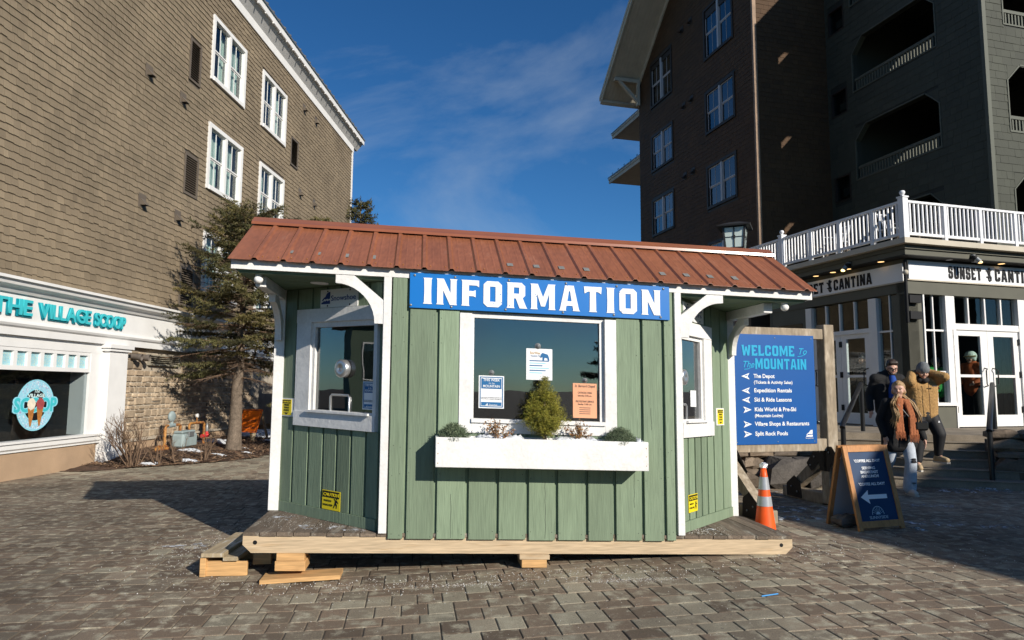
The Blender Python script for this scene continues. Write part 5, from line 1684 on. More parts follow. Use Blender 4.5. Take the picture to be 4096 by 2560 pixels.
# ---------------------------------------------------------------- window notices and fittings
PAPER = mat('white_paper', (0.78, 0.79, 0.8), 0.6)
PTEAL = mat('poster_blue', (0.01, 0.12, 0.3), 0.5)
SALMON = mat('salmon_paper', (0.72, 0.35, 0.2), 0.6)
INK = mat('dark_ink', (0.03, 0.03, 0.04), 0.6)
def cup(t, f, a, n, z, r=0.026):
    MB(f).lathe([(0.0, 0), (r * 0.4, 0.0), (r, 0.006), (r * 0.5, 0.012), (r * 0.2, 0.02), (0, 0.02)], (0, 0, 0), 12)
    b = MB(lambda p: f((a + p[0], n - p[2], z + p[1])))
    b.lathe([(r, 0.0), (r * 0.8, 0.006), (r * 0.35, 0.01), (r * 0.3, 0.02), (0.0, 0.022)], (0, 0, 0), 14)
    b.build('suction_cup', OPAL if False else GREY_METAL, t)
def week_poster(f, Mx, a0, a1, n, z0, z1, label):
    t = thing('week_poster', label, 'poster', tuple(f((a0, n, z0))), 'weekly programme posters')
    w, h = abs(a1 - a0), z1 - z0
    MB(f).box(min(a0, a1), max(a0, a1), n, n + 0.002, z0, z1).build('sheet', PAPER, t)
    M = lambda x, y, k=0.0: Mx(x, y, k)
    outline('border', [[(0.01, 0.01), (w - 0.01, 0.01), (w - 0.01, h - 0.01), (0.01, h - 0.01)], [(0.018, 0.018), (w - 0.018, 0.018), (w - 0.018, h - 0.018), (0.018, h - 0.018)]], M(0, 0, 0.0012), PTEAL, t, 0.0004)
    outline('heading', [[(0.024, h * .6), (w - .024, h * .6), (w - .024, h - .026), (0.024, h - .026)], ], M(0, 0, 0.0012), PTEAL, t, 0.0004)
    outline('footer', [[(0.024, 0.024), (w - .024, 0.024), (w - .024, h * .19), (0.024, h * .19)], ], M(0, 0, 0.0012), PTEAL, t, 0.0004)
    text('THIS WEEK', M(w / 2, h * .83, .0022), h * 0.11, PAPER, t, 'CENTER', width=w * 0.66, bold=0.0004)
    text('On The', M(w / 2, h * .745, .0022), h * 0.06, PAPER, t, 'CENTER', shear=0.3)
    text('MOUNTAIN', M(w / 2, h * .64, .0022), h * 0.11, PAPER, t, 'CENTER', width=w * 0.66, bold=0.0004)
    for i, ln in enumerate(('View hours of operation and info on', "Snowshoe's weekly offerings at")):
        text(ln, M(w / 2, h * (.32 - .045 * i), .0014), h * 0.035, INK, t, 'CENTER', width=w * 0.8)
    text('Snowshoe', M(w * .57, h * .085, .0022), h * 0.07, PAPER, t, 'CENTER', width=w * 0.32)
    mountain('emblem', M(w * .26, h * .075, .0022), w * .1, PAPER, t)
    return t
KX = lambda u0, w0, v0: (lambda x, y, k=0.0: kmx(u0 + x, w0 + y, v0 - k))
t = week_poster(KF, KX(0.86, 1.352, -0.0065), 0.86, 1.09, -0.0055, 1.352, 1.645, 'blue and white THIS WEEK ON THE MOUNTAIN poster left in front window')
cup(t, KF, 0.975, -0.003, 1.672)
def dX(f, X, dx, tl, z0, n, flip):
    s = -1 if flip else 1
    return lambda x, y, k=0.0: dmx(f, X, dx, tl + s * x, z0 + y, n + k, flip)
week_poster(LFm, dX(LFm, LX, ldx, 0.3, 1.3, -0.015, True), 0.3, 0.11, -0.018, 1.3, 1.555, 'blue and white THIS WEEK ON THE MOUNTAIN poster in left bay window')
t = thing('tips_poster', 'white vacation tips notice with bear drawing in middle of front window', 'poster', tuple(KF((1.4, 0, 1.62))))
MB(KF).box(1.293, 1.535, -0.0055, -0.0035, 1.622, 1.908).build('sheet', PAPER, t)
M = KX(1.293, 1.622, -0.0065)
text('BearWise', M(0.035, 0.235), 0.034, mat('ochre_ink', (0.5, 0.28, 0.05), 0.6), t, width=0.09)
text('Vacation Tips', M(0.04, 0.212), 0.024, PTEAL, t, width=0.1)
outline('bear', [[(.13, .2), (.135, .235), (.15, .25), (.165, .245), (.2, .235), (.21, .21), (.215, .18), (.2, .18), (.195, .2), (.17, .205), (.165, .18), (.15, .18), (.15, .21)]], M(0, 0), PTEAL, t, 0.0004)
CYAN = mat('pale_cyan_ink', (0.3, 0.6, 0.7), 0.6)
for i in range(6):
    z = 0.17 - i * 0.022
    outline('text_block', [[(.03, z), (.21 - .03 * (i % 3), z), (.21 - .03 * (i % 3), z + .009), (.03, z + .009)]], M(0, 0), CYAN if i % 2 else PTEAL, t, 0.0004)
cup(t, KF, 1.4, -0.003, 1.93, 0.03)
t = thing('chapel_notice', 'salmon chapel service notice in right of front window', 'poster', tuple(KF((1.83, 0, 1.29))))
MB(KF).box(1.727, 1.952, -0.0055, -0.0035, 1.29, 1.606).build('sheet', SALMON, t)
M = KX(1.727, 1.29, -0.0065)
for ln, z, sz, w in (('St. Bernard Chapel', .28, .034, .19), ('CATHOLIC MASS', .222, .024, .13), ('Saturday 5:30 p.m.', .196, .022, .13), ('PROTESTANT SERVICE', .142, .024, .17), ('Sunday 11:00 a.m.', .118, .022, .13), ('All are welcome to the services', .075, .012, .15), ('in the village chapel', .055, .012, .1)):
    if sz > .015:
        text(ln, M(.112, z), sz, INK, t, 'CENTER', width=w, shear=0.2 if 'Chapel' in ln else 0)
for i in range(4):
    z = .09 - i * .018
    outline('text_block', [[(.06, z), (.165, z), (.165, z + .005), (.06, z + .005)]], M(0, 0), INK, t, 0.0003)
cup(t, KF, 1.84, -0.003, 1.632)
# speaking grille and cash tray in the left window, tray in the right one
STEEL = mat('brushed_steel', (0.55, 0.55, 0.55), 0.3, metal=0.8)
t = tag(MB(lambda p: LFm((0.56 + p[0], -0.016 + p[2], 1.67 + p[1]))).lathe([(0.085, 0.0), (0.085, 0.05), (0.07, 0.06), (0.02, 0.062), (0.018, 0.05), (0.0, 0.05)], (0, 0, 0), 24).build('speaking_grille', STEEL), 'round steel speaking grille on the left bay window', 'speaking grille')
t = tag(MB(LFm).tube([(0.48, -0.015, 1.27), (0.48, -0.015, 1.4), (0.5, -0.015, 1.42), (0.73, -0.015, 1.42), (0.75, -0.015, 1.4), (0.75, -0.015, 1.27)], 0.012, 8).build('tray_hatch', STEEL), 'silver framed pass through hatch at foot of left bay window', 'hatch')
t = tag(MB(lambda p: RFm((0.12 + p[0], -0.016 + p[2], 1.7 + p[1]))).lathe([(0.075, 0.0), (0.075, 0.05), (0.06, 0.06), (0.02, 0.062), (0.0, 0.05)], (0, 0, 0), 24).build('speaking_grille', STEEL), 'round steel speaking grille on the right bay window', 'speaking grille')
t = tag(MB(RFm).tube([(0.1, -0.01, 1.3), (0.1, -0.01, 1.42), (0.12, -0.01, 1.44), (0.22, -0.01, 1.44), (0.24, -0.01, 1.42), (0.24, -0.01, 1.3)], 0.014, 8).build('tray_hatch', STEEL), 'silver framed pass through hatch at foot of right bay window', 'hatch')
tag(MB(RFm).box(0.36, 0.5, -0.017, -0.015, 1.42, 1.58).build('paper_note', PAPER), 'small white paper note stuck in right bay window', 'note')

# ---------------------------------------------------------------- flower box and its plants
box_t = thing('flower_box', 'long white wooden flower box under the front window', 'planter', tuple(KF((1.4, -0.18, 0.855))))
PB = [(0.475, 2.335, -0.312, -0.287, 0.855, 1.105), (0.475, 2.335, -0.082, -0.06, 0.855, 1.105)]
MB(KF).box(*PB[0]).build('front_board', WHITE_WOOD, box_t, bevel=0.003)
MB(KF).box(*PB[1]).build('back_board', WHITE_WOOD, box_t)
for a in (0.475, 2.313):
    MB(KF).box(a, a + 0.022, -0.2868, -0.0822, 0.856, 1.104).build('end_board', WHITE_WOOD, box_t)
MB(KF).box(0.498, 2.312, -0.2868, -0.0822, 0.858, 0.88).build('bottom_board', WHITE_WOOD, box_t)
bn = MB(KF)
for a_ in (0.495, 2.315):
    for w_ in (0.89, 0.97, 1.05):
        bn.ball((a_, -0.3125, w_ + rr.uniform(-0.01, 0.01)), (0.0045, 0.0015, 0.0045), 6, 4)
bn.build('nail_heads', SCREW, box_t, kind='stuff')
SOIL = mat('potting_soil', (0.05, 0.033, 0.022), 0.95, var=0.4, vs=20, bump=1.0, bs=60)
MB(KF).box(0.498, 2.312, -0.2866, -0.0824, 0.881, 1.06).build('soil', SOIL, box_t)
def bumpy(f, a0, a1, b0, b1, z, h, na, nb, seed, edge=1.0):
    rr = random.Random(seed)
    ph = [(rr.uniform(3, 14), rr.uniform(3, 14), rr.uniform(0, 6)) for _ in range(5)]
    vs, fs = [], []
    for j in range(nb + 1):
        for i in range(na + 1):
            a, b = i / na, j / nb
            e = min(a, 1 - a, 1) * 6
            e2 = min(b, 1 - b) * 6
            e = max(0, min(1, e)) * max(0, min(1, e2)) if edge else 1
            q = sum(math.sin(p * a * 3 + s * b * 3 + o) for p, s, o in ph) / 5
            vs.append((a0 + (a1 - a0) * a, b0 + (b1 - b0) * b, z + h * e * (0.65 + 0.5 * q) + rr.uniform(-0.002, 0.002)))
    for j in range(nb):
        for i in range(na):
            k = j * (na + 1) + i
            fs.append((k, k + 1, k + na + 2, k + na + 1))
    return MB(f).add(vs, fs, None, True)
for i, (a0, a1) in enumerate(((0.78, 1.3), (1.47, 1.95), (2.24, 2.31), (0.6, 0.76))):
    tag(bumpy(KF, a0, a1, -0.284, -0.084, 1.07, 0.075, 24, 8, i).build('snow_patch', SNOW), ('snow in flower box between left brown shrub and small conifer', 'snow in flower box right of the small conifer', 'snow at the right end of flower box', 'snow in flower box beside the left green tuft')[i], 'snow', 'snow in the flower box')
# ---------------------------------------------------------------- welcome sign on timber posts
TIMBER = mat('grey_timber', (0.3, 0.24, 0.17), 0.8, var=0.16, vs=3, stretch=(3, 3, 1), fine=0.15, fs=8, col2=(0.42, 0.36, 0.28), mix2=(0.5, 0.7), v2=2.0, bump=0.4, bs=14)
WF = Frame((3.45, 9.0, 0.1), (0.966, 0.259, 0), (0.259, -0.966, 0))     # normal faces the camera
wel = thing('welcome_sign', 'blue WELCOME TO THE MOUNTAIN direction board on grey timber posts', 'sign', tuple(WF((0.1, 0, 0))))
BOLT = mat('black_bracket_steel', (0.012, 0.012, 0.013), 0.5, metal=0.3)
for a in (-0.82, 0.765):
    MB(WF).box(a, a + 0.16, -0.12, 0.04, 0.02, 2.4).build('post', TIMBER, wel, bevel=0.008)
    MB(WF).box(a - 0.0, a + 0.16, -0.95, -0.122, 0.0, 0.15).build('foot', TIMBER, wel, bevel=0.01)
    MB(WF).box(a - 0.0, a + 0.16, 0.042, 0.9, 0.0, 0.15).build('foot', TIMBER, wel, bevel=0.01)
    for s in (-1, 1):
        n0 = -0.122 if s < 0 else 0.042
        b = MB(WF)
        b.prism([(n0, 0.72), (n0, 0.52), (n0 + s * 0.52, 0.152), (n0 + s * 0.72, 0.152)], 0, a + 0.02, a + 0.14)
        b.build('brace', TIMBER, wel, fix=True)
        for sd in (a - 0.006, a + 0.161):
            b = MB(WF)
            b.prism([(n0 - s * 0.12, 0.45), (n0 - s * 0.12, 0.78), (n0 + s * 0.06, 0.78), (n0 + s * 0.28, 0.52), (n0 + s * 0.18, 0.42), (n0 + s * 0.04, 0.56), (n0 + s * 0.0, 0.45)], 0, sd, sd + 0.005)
            pl = b.build('bracket_plate', BOLT, wel, fix=True)
            b = MB(WF)
            b.prism([(n0 + s * 0.4, 0.02), (n0 + s * 0.72, 0.02), (n0 + s * 0.72, 0.2), (n0 + s * 0.55, 0.32), (n0 + s * 0.42, 0.24)], 0, sd, sd + 0.005)
            pl2 = b.build('bracket_plate', BOLT, wel, fix=True)
            for q in ((0.0, 0.7), (0.12, 0.62), (0.2, 0.5), (0.5, 0.1), (0.62, 0.16)):
                MB(WF).ball((sd + (0.006 if sd > a else -0.002), n0 + s * q[0], q[1]), (0.008, 0.014, 0.014), 6, 4).build('bolt', GREY_METAL, pl)
MB(WF).box(-0.66, 0.764, -0.06, 0.02, 2.2, 2.34).build('top_rail', TIMBER, wel, bevel=0.006)
MB(WF).box(-0.66, 0.764, -0.06, 0.02, 0.72, 0.88).build('bottom_rail', TIMBER, wel, bevel=0.006)
WBLUE = mat('board_blue', (0.0, 0.08, 0.31), 0.4, var=0.04, vs=2)
AQUA = mat('board_aqua', (0.0, 0.33, 0.56), 0.45)
MB(WF).box(-0.64, 0.6, 0.021, 0.033, 0.82, 2.243).build('panel', WBLUE, wel)
def wmx(a, z, n=0.0355):
    return plane_mx(WF((a, n, z - 0.1)), WF.X, (0, 0, 1))
block_text('WELCOME', wmx(-0.5, 2.062), 0.138, AQUA, wel, 0.79, 0.12, 0.0015)
block_text('MOUNTAIN', wmx(-0.305, 1.89), 0.138, AQUA, wel, 0.775, 0.12, 0.0015)
text('To', wmx(0.34, 2.09), 0.12, AQUA, wel, shear=0.35, bold=0.001)
text('The', wmx(-0.505, 1.91), 0.12, AQUA, wel, shear=0.35, width=0.165, bold=0.001)
for z in (2.062, 1.885):
    outline('flourish', [[(0, 0), (.06, .006), (.12, .03), (.118, .036), (.06, .014), (0, .008)]], wmx(0.34 if z > 2 else -0.47, z - 0.005), AQUA, wel, 0.0008)
LET = mat('board_white', (0.8, 0.81, 0.83), 0.5)
def arrow(a, z, left):
    s = -1 if left else 1
    pts = [(0.12 * s, 0), (-0.0 * s, 0.042), (0.03 * s, 0.0), (-0.0 * s, -0.042)]
    hole = [(0.085 * s, 0), (0.022 * s, 0.022), (0.044 * s, 0.0)]
    outline('arrow', [pts if not left else pts[::-1], hole], wmx(a, z), LET, wel, 0.001)
rowsW = [('The Depot', 1.775, True, '(Tickets & Activity Sales)'), ('Expedition Rentals', 1.59, True, None), ('Ski & Ride Lessons', 1.47, True, None), ('Kids World & Pre-Ski', 1.345, False, '(Mountain Lodge)'), ('Village Shops & Restaurants', 1.16, False, None), ('Split Rock Pools', 1.035, False, None)]
wid = {'The Depot': 0.315, 'Expedition Rentals': 0.565, 'Ski & Ride Lessons': 0.56, 'Kids World & Pre-Ski': 0.62, 'Village Shops & Restaurants': 0.82, 'Split Rock Pools': 0.485}
for wd, z, lf_, sub in rowsW:
    text(wd, wmx(-0.335, z), 0.072, LET, wel, width=wid[wd], bold=0.0014)
    if sub:
        text(sub, wmx(-0.335, z - 0.075), 0.056, LET, wel, width=0.58 if 'Tick' in sub else 0.42, bold=0.001)
    arrow(-0.395 if lf_ else -0.5, z + 0.02, lf_)
mountain('emblem', wmx(0.43, 1.01), 0.1, LET, wel)
text('Snowshoe', wmx(0.48, 0.985), 0.026, LET, wel, 'CENTER', width=0.115)
for a in (-0.6, 0.0, 0.56):
    for z in (0.85, 2.2):
        MB(WF).ball((a, 0.034, z), (0.008, 0.004, 0.008), 6, 4).build('screw', GREY_METAL, wel)

# ---------------------------------------------------------------- A-frame board
ORANGEW = mat('varnished_pine', (0.44, 0.2, 0.07), 0.5, var=0.16, vs=5, stretch=(4, 4, 1), fine=0.12, fs=14, bump=0.15, bs=20)
NAVYB = mat('chalk_navy', (0.006, 0.035, 0.1), 0.5, var=0.1, vs=3)
ab0 = Vector((3.765, 7.565, 0.1))
abX = Vector((0.947, 0.321, 0)).normalized()
abN = Vector((abX.y, -abX.x, 0))
aboard = thing('sandwich_board', 'navy A-frame board advertising coffee all day in pine frame', 'sandwich board', tuple(ab0 + abX * 0.32))
H_, LEAN = 0.92, 0.2
def board_frame(front):
    s = 1 if front else -1
    O = ab0 if front else ab0 - abN * 0.47
    up = Vector((0, 0, 1)) * math.cos(math.asin(LEAN / H_)) + (-abN * s) * (LEAN / H_)
    nn = abN * s
    nn = (nn - up * nn.dot(up)).normalized()
    return Frame(O, abX, nn, up)
for front in (True, False):
    f = board_frame(front)
    L_ = 0.645
    for a in (0.0, L_ - 0.06):
        MB(f).box(a, a + 0.06, -0.02, 0.012, 0.0, H_).build('stile', ORANGEW, aboard, bevel=0.003)
    MB(f).box(0.0602, L_ - 0.0602, -0.02, 0.011, 0.03, 0.1).build('rail', ORANGEW, aboard)
    MB(f).box(0.0602, L_ - 0.0602, -0.02, 0.011, H_ - 0.07, H_).build('rail', ORANGEW, aboard)
    MB(f).box(0.0602, L_ - 0.0602, -0.012, -0.002, 0.1, H_ - 0.07).build('panel', NAVYB if front else mat('panel_grey', (0.4, 0.42, 0.46), 0.6), aboard)
    if front:
        FA = f
MB(board_frame(True)).box(0.06, 0.58, -0.018, -0.0125, 0.1, H_ - 0.07).build('panel_back', mat('panel_back_grey', (0.42, 0.43, 0.47), 0.6), aboard)
def amx(a, z):
    return plane_mx(FA((a, 0.0005, z)), FA.X, FA.Z)
for tx, z, sz, w in (("'COFFEE ALL DAY!'", 0.735, 0.042, 0.37), ('SERVING', 0.655, 0.042, 0.19), ('BREAKFAST', 0.61, 0.042, 0.25), ('ANDLUNCH!', 0.565, 0.042, 0.25), ("'COFFEE ALL DAY!'", 0.48, 0.042, 0.37)):
    text(tx, amx(0.315, z), sz, LET, aboard, 'CENTER', width=w, bold=0.001)
outline('arrow', [[(0.12, 0.355), (0.235, 0.43), (0.225, 0.378), (0.49, 0.378), (0.49, 0.332), (0.225, 0.332), (0.235, 0.28)]], amx(0, 0), LET, aboard, 0.0006)
cx, cz, R0 = 0.315, 0.165, 0.085
DIM = mat('chalk_blue_grey', (0.4, 0.52, 0.6), 0.6)
arc = lambda r, n=18: [(cx + r * math.cos(math.pi * i / n), cz + r * 1.05 * math.sin(math.pi * i / n)) for i in range(n + 1)]
outline('sunrise_arc', [arc(R0) + arc(R0 - 0.006)[::-1]], amx(0, 0), DIM, aboard, 0.0005)
outline('sunrise_disc', [arc(0.03, 10)], amx(0, 0), DIM, aboard, 0.0005)
for i in range(1, 9):
    a = math.pi * i / 9
    d, n_ = (math.cos(a), math.sin(a)), (-math.sin(a) * 0.0018, math.cos(a) * 0.0018)
    outline('sun_ray', [[(cx + d[0] * .036 + n_[0], cz + d[1] * .036 + n_[1]), (cx + d[0] * .077 + n_[0], cz + d[1] * .08 + n_[1]), (cx + d[0] * .077 - n_[0], cz + d[1] * .08 - n_[1]), (cx + d[0] * .036 - n_[0], cz + d[1] * .036 - n_[1])]], amx(0, 0), DIM, aboard, 0.0005)
text('SUNNYSIDE', amx(0.315, 0.12), 0.045, DIM, aboard, 'CENTER', width=0.26)
for a in (0.03, L_ - 0.03):
    MB(board_frame(True)).tube([(a, -0.03, H_ - 0.1), (a, -0.09, H_ - 0.13)], 0.008, 6).build('hinge', GREY_METAL, aboard)
rr = random.Random(41)
g = rock_piece((3.74, 7.83, 0.17), (0.24, 0.16, 0.13), 0.3, rr)
tag(MB().add(g[0], g[1], g[2]).build('ballast_rock', ROCK), 'rough tan rock weighing down the foot of sandwich board', 'rock')

# ---------------------------------------------------------------- traffic cone
CONEO = mat('cone_orange', (0.82, 0.1, 0.012), 0.45, var=0.06, vs=8)
REFL = mat('reflective_band', (0.42, 0.43, 0.45), 0.3, metal=0.3, var=0.06, vs=20)
KX0, KY0 = 2.69, 7.4
cz0 = ground_z(KX0)
conet = thing('traffic_cone', 'orange traffic cone with two silver bands behind the kiosk deck', 'traffic cone', (KX0, KY0, cz0))
def cone_r(z):
    return 0.112 - (z - 0.03) * (0.112 - 0.028) / 0.66
MB().box(KX0 - 0.15, KX0 + 0.15, KY0 - 0.15, KY0 + 0.15, cz0, cz0 + 0.03).build('base', CONEO, conet, bevel=0.006)
MB().lathe([(cone_r(z), z) for z in (0.03, 0.2, 0.4, 0.6, 0.69)] + [(0.018, 0.692)], (KX0, KY0, cz0), 28).build('body', CONEO, conet)
for z0, z1 in ((0.3, 0.4), (0.47, 0.6)):
    MB().lathe([(cone_r(z0) + 0.003, z0), (cone_r(z1) + 0.003, z1)], (KX0, KY0, cz0), 28).build('reflective_band', REFL, conet)
g = rock_piece((KX0, KY0, cz0 + 0.715), (0.06, 0.06, 0.07), 0.3, rr)
MB().add(g[0], g[1], g[2]).build('foil_cap', mat('crumpled_foil', (0.7, 0.7, 0.72), 0.3, metal=0.6), conet)

# ---------------------------------------------------------------- lamp post behind the kiosk
LP = Vector((4.78, 14.4, 0.1))
lampp = thing('lamp_post', 'street lantern with frosted panes on post behind the kiosk roof', 'lamp post', tuple(LP))
IRON = mat('lantern_iron', (0.03, 0.03, 0.032), 0.5)
FROST = mat('frosted_pane', (0.62, 0.72, 0.68), 0.5)
MB().tube([LP, LP + Vector((0, 0, 4.35))], [0.08, 0.06], 12).build('post', mat('post_brown', (0.16, 0.09, 0.07), 0.6), lampp)
la = math.radians(-24)
LFr = Frame(LP, (math.cos(la), -math.sin(la) * -1, 0), (math.sin(la) * 1, -math.cos(la), 0))
def lan(z, r):
    return [(-r, -r, z), (r, -r, z), (r, r, z), (-r, r, z)]
b = MB(LFr)
b.add(lan(4.32, 0.16) + lan(4.52, 0.185), BOXF).add(lan(4.2, 0.07) + lan(4.32, 0.14), BOXF)
b.build('lantern_base', IRON, lampp)
b = MB(LFr)
b.add(lan(4.97, 0.33) + lan(5.0, 0.34), BOXF).add(lan(5.0, 0.33) + lan(5.09, 0.1), BOXF)
b.build('lantern_roof', IRON, lampp)
def lr(z):
    return 0.19 + (z - 4.52) * 0.09
for i, (ax, ay) in enumerate(((1, 0), (0, 1), (-1, 0), (0, -1))):
    def sidept(t, z, out=0.0):
        r = lr(z) + out
        return (ax * r + -ay * t * lr(z), ay * r + ax * t * lr(z), z)
    for z0, z1 in ((4.53, 4.74), (4.75, 4.95)):
        for t0, t1 in ((-0.9, -0.04), (0.04, 0.9)):
            o = 0.0
            MB(LFr).add([sidept(t0, z0, -0.006), sidept(t1, z0, -0.006), sidept(t1, z1, -0.006), sidept(t0, z1, -0.006), sidept(t0, z0, 0), sidept(t1, z0, 0), sidept(t1, z1, 0), sidept(t0, z1, 0)], BOXF).build('pane', FROST, lampp)
    b = MB(LFr)
    for q in ((-0.05, 0.05), (0.86, 1.05), (-1.05, -0.86)):
        b.add([sidept(q[0], 4.52, -0.02), sidept(q[1], 4.52, -0.02), sidept(q[1], 4.52, 0.012), sidept(q[0], 4.52, 0.012), sidept(q[0], 4.97, -0.02), sidept(q[1], 4.97, -0.02), sidept(q[1], 4.97, 0.012), sidept(q[0], 4.97, 0.012)], BOXF)
    b.add([sidept(-0.9, 4.738, -0.015), sidept(0.9, 4.738, -0.015), sidept(0.9, 4.738, 0.009), sidept(-0.9, 4.738, 0.009), sidept(-0.9, 4.752, -0.015), sidept(0.9, 4.752, -0.015), sidept(0.9, 4.752, 0.009), sidept(-0.9, 4.752, 0.009)], BOXF)
    b.add([sidept(-0.11, 4.71, -0.01), sidept(0.11, 4.71, -0.01), sidept(0.11, 4.71, 0.015), sidept(-0.11, 4.71, 0.015), sidept(-0.11, 4.78, -0.01), sidept(0.11, 4.78, -0.01), sidept(0.11, 4.78, 0.015), sidept(-0.11, 4.78, 0.015)], BOXF)
    b.build('lantern_frame', IRON, lampp)

# ---------------------------------------------------------------- loose lumber by the kiosk
wst = thing('wooden_step', 'makeshift pine step of planks at the left end of kiosk deck', 'step', (-2.5, 6.3, 0))
def wb(name, m, x0, x1, y0, y1, z0, z1, rz=0.0, bev=0.004):
    c, s = math.cos(rz), math.sin(rz)
    cx_, cy_ = (x0 + x1) / 2, (y0 + y1) / 2
    f = lambda p: Vector((cx_ + (p[0] - cx_) * c - (p[1] - cy_) * s, cy_ + (p[0] - cx_) * s + (p[1] - cy_) * c, p[2]))
    return MB(f).box(x0, x1, y0, y1, z0, z1).build(name, m, wst, bevel=bev)
AGED = mat('aged_plank', (0.38, 0.3, 0.19), 0.8, var=0.2, vs=4, stretch=(8, 1, 4), col2=(0.6, 0.58, 0.52), mix2=(0.55, 0.7), v2=3, bump=0.4, bs=20)
wb('tread_plank', AGED, -2.68, -2.49, 6.02, 6.9, 0.165, 0.2, 0.06)
wb('side_board', PINE_END, -2.625, -2.28, 6.07, 6.105, 0.0, 0.125, 0.1)
wb('end_board', PINE_END, -2.69, -2.64, 6.03, 6.85, 0.0, 0.164, 0.06)
wb('short_plank', AGED, -2.485, -2.36, 6.05, 6.5, 0.13, 0.165, 0.03)
wb('far_board', PINE_END, -2.62, -2.2, 6.65, 6.69, 0.0, 0.14, 0.1)
wb('cross_block', PINE_END, -2.3, -2.14, 6.27, 6.32, 0.05, 0.14, 0.1)
def block(name, label, specs, c):
    t = thing(name, label, 'lumber block', c, 'blocks propping the kiosk')
    for nm, m, p in specs:
        MB(KF).box(*p).build(nm, m, t, bevel=0.004)
block('support_block', 'stacked pine blocks propping left end of the kiosk beam', [('block', PINE_END, (-0.85, -0.6, -0.05, 0.2, -0.06, 0.02)), ('block', PINE_END, (-0.84, -0.61, -0.045, 0.2, 0.021, 0.084)), ], tuple(KF((-0.72, 0.05, -0.1))))
b = MB(KF)
b.prism([(-0.95, -0.146), (-0.95, -0.112), (-0.3, -0.07), (-0.3, -0.105)], 1, -0.13, 0.1)
t = tag(b.build('base_plank', PINE_END, fix=True), 'loose pine plank lying on pavers under the kiosk prop', 'plank')
block('support_block', 'pale pine block propping middle of the kiosk beam', [('block', PINE, (1.23, 1.5, -0.06, 0.2, 0.04, 0.083)), ('block', PINE_END, (1.25, 1.475, -0.055, 0.2, -0.03, 0.0395))], tuple(KF((1.36, 0.05, -0.05))))

# ---------------------------------------------------------------- planting bed: mulch, snow, gas meter, warning board
MULCH = mat('bark_mulch', (0.065, 0.038, 0.024), 0.95, var=0.4, vs=9, fine=0.4, fs=60, bump=1.0, bs=40)
def bed_n(s):
    pts = [(1.0, 0.5), (1.6, 1.0), (2.2, 1.6), (3.0, 2.3), (3.8, 2.6), (4.6, 2.65), (6.5, 2.6), (9, 2.4), (12, 2.2), (14, 2.0)]
    for (a, b), (c, d) in zip(pts, pts[1:]):
        if a <= s <= c:
            return b + (d - b) * (s - a) / (c - a)
    return pts[-1][1]
def bed_z(s, n):
    e = bed_n(s)
    k = max(0, min(1, (e - n) / max(0.3, e)))
    return 0.012 + 0.2 * k ** 0.7 * smooth01(1.0, 3.5, s) + 0.02 * math.sin(s * 5.1) * math.sin(n * 6.3) * k
rr = random.Random(77)
vs, fs = [], []
NS, NN = 90, 22
for i in range(NS + 1):
    s = 1.0 + 13 * i / NS
    for j in range(NN + 1):
        n = 0.0 + bed_n(s) * j / NN
        p = LF((s + 0.0, n + 0.05 * math.sin(s * 7) * (j == NN), 0))
        vs.append((p.x, p.y, bed_z(s, n) + rr.uniform(-0.008, 0.012)))
for i in range(NS):
    for j in range(NN):
        k = i * (NN + 1) + j
        fs.append((k, k + 1, k + NN + 2, k + NN + 1))
bed = MB().add(vs, fs).build('planting_bed', MULCH, kind='structure')
# bark chips
N_ = 5200
ch_v, ch_f, ch_t = [], [], []
for i in range(N_):
    s = rr.uniform(1.6, 11)
    n = rr.random() ** 0.7 * bed_n(s) * 1.04
    p = LF((s, n, 0))
    a, l, w = rr.uniform(0, 3.14), rr.uniform(0.02, 0.06), rr.uniform(0.006, 0.014)
    z = bed_z(s, n) + 0.012
    d, e = (math.cos(a) * l, math.sin(a) * l), (-math.sin(a) * w, math.cos(a) * w)
    tl = rr.uniform(-0.015, 0.015)
    k = len(ch_v)
    ch_v += [(p.x - d[0] - e[0], p.y - d[1] - e[1], z - tl), (p.x + d[0] - e[0], p.y + d[1] - e[1], z + tl), (p.x + d[0] + e[0], p.y + d[1] + e[1], z + tl + 0.006), (p.x - d[0] + e[0], p.y - d[1] + e[1], z - tl + 0.006)]
    ch_f.append((k, k + 1, k + 2, k + 3))
    ch_t.append((rr.random(), rr.random() ** 2))
CHIP = mat('bark_chip', (0.1, 0.055, 0.032), 0.9, tint=0.7, tcol=(0.26, 0.17, 0.1))
link('bark_chips', rawmesh('bark_chips', ch_v, 4, ch_f, ch_t), CHIP, kind='stuff')
def snow_blob(c, rx, ry, h, seed, label, grp, zf, rz=0.0, m=None):
    r2 = random.Random(seed)
    ph = [r2.uniform(0, 6.28) for _ in range(4)]
    vs, fs = [], []
    K, R = 26, 6
    for j in range(R + 1):
        q = j / R
        for i in range(K):
            g = 2 * math.pi * i / K
            rad = 1 + 0.28 * math.sin(2 * g + ph[0]) + 0.18 * math.sin(3 * g + ph[1]) + 0.12 * math.sin(7 * g + ph[2])
            x, y = rx * q * rad * math.cos(g), ry * q * rad * math.sin(g)
            x, y = x * math.cos(rz) - y * math.sin(rz), x * math.sin(rz) + y * math.cos(rz)
            z = h * (1 - q ** 2.2) * (0.8 + 0.25 * math.sin(5 * g + 4 * q + ph[3])) + r2.uniform(-0.004, 0.004) * (h > 0.02)
            X, Y = c[0] + x, c[1] + y
            vs.append((X, Y, zf(X, Y) + z - (0.006 if q == 1 else 0) + 0.002))
    for j in range(R):
        for i in range(K):
            fs.append((j * K + i, j * K + (i + 1) % K, (j + 1) * K + (i + 1) % K, (j + 1) * K + i))
    return tag(MB().add(vs, fs, None, True).build('snow_patch', m or SNOW), label, 'snow', grp)
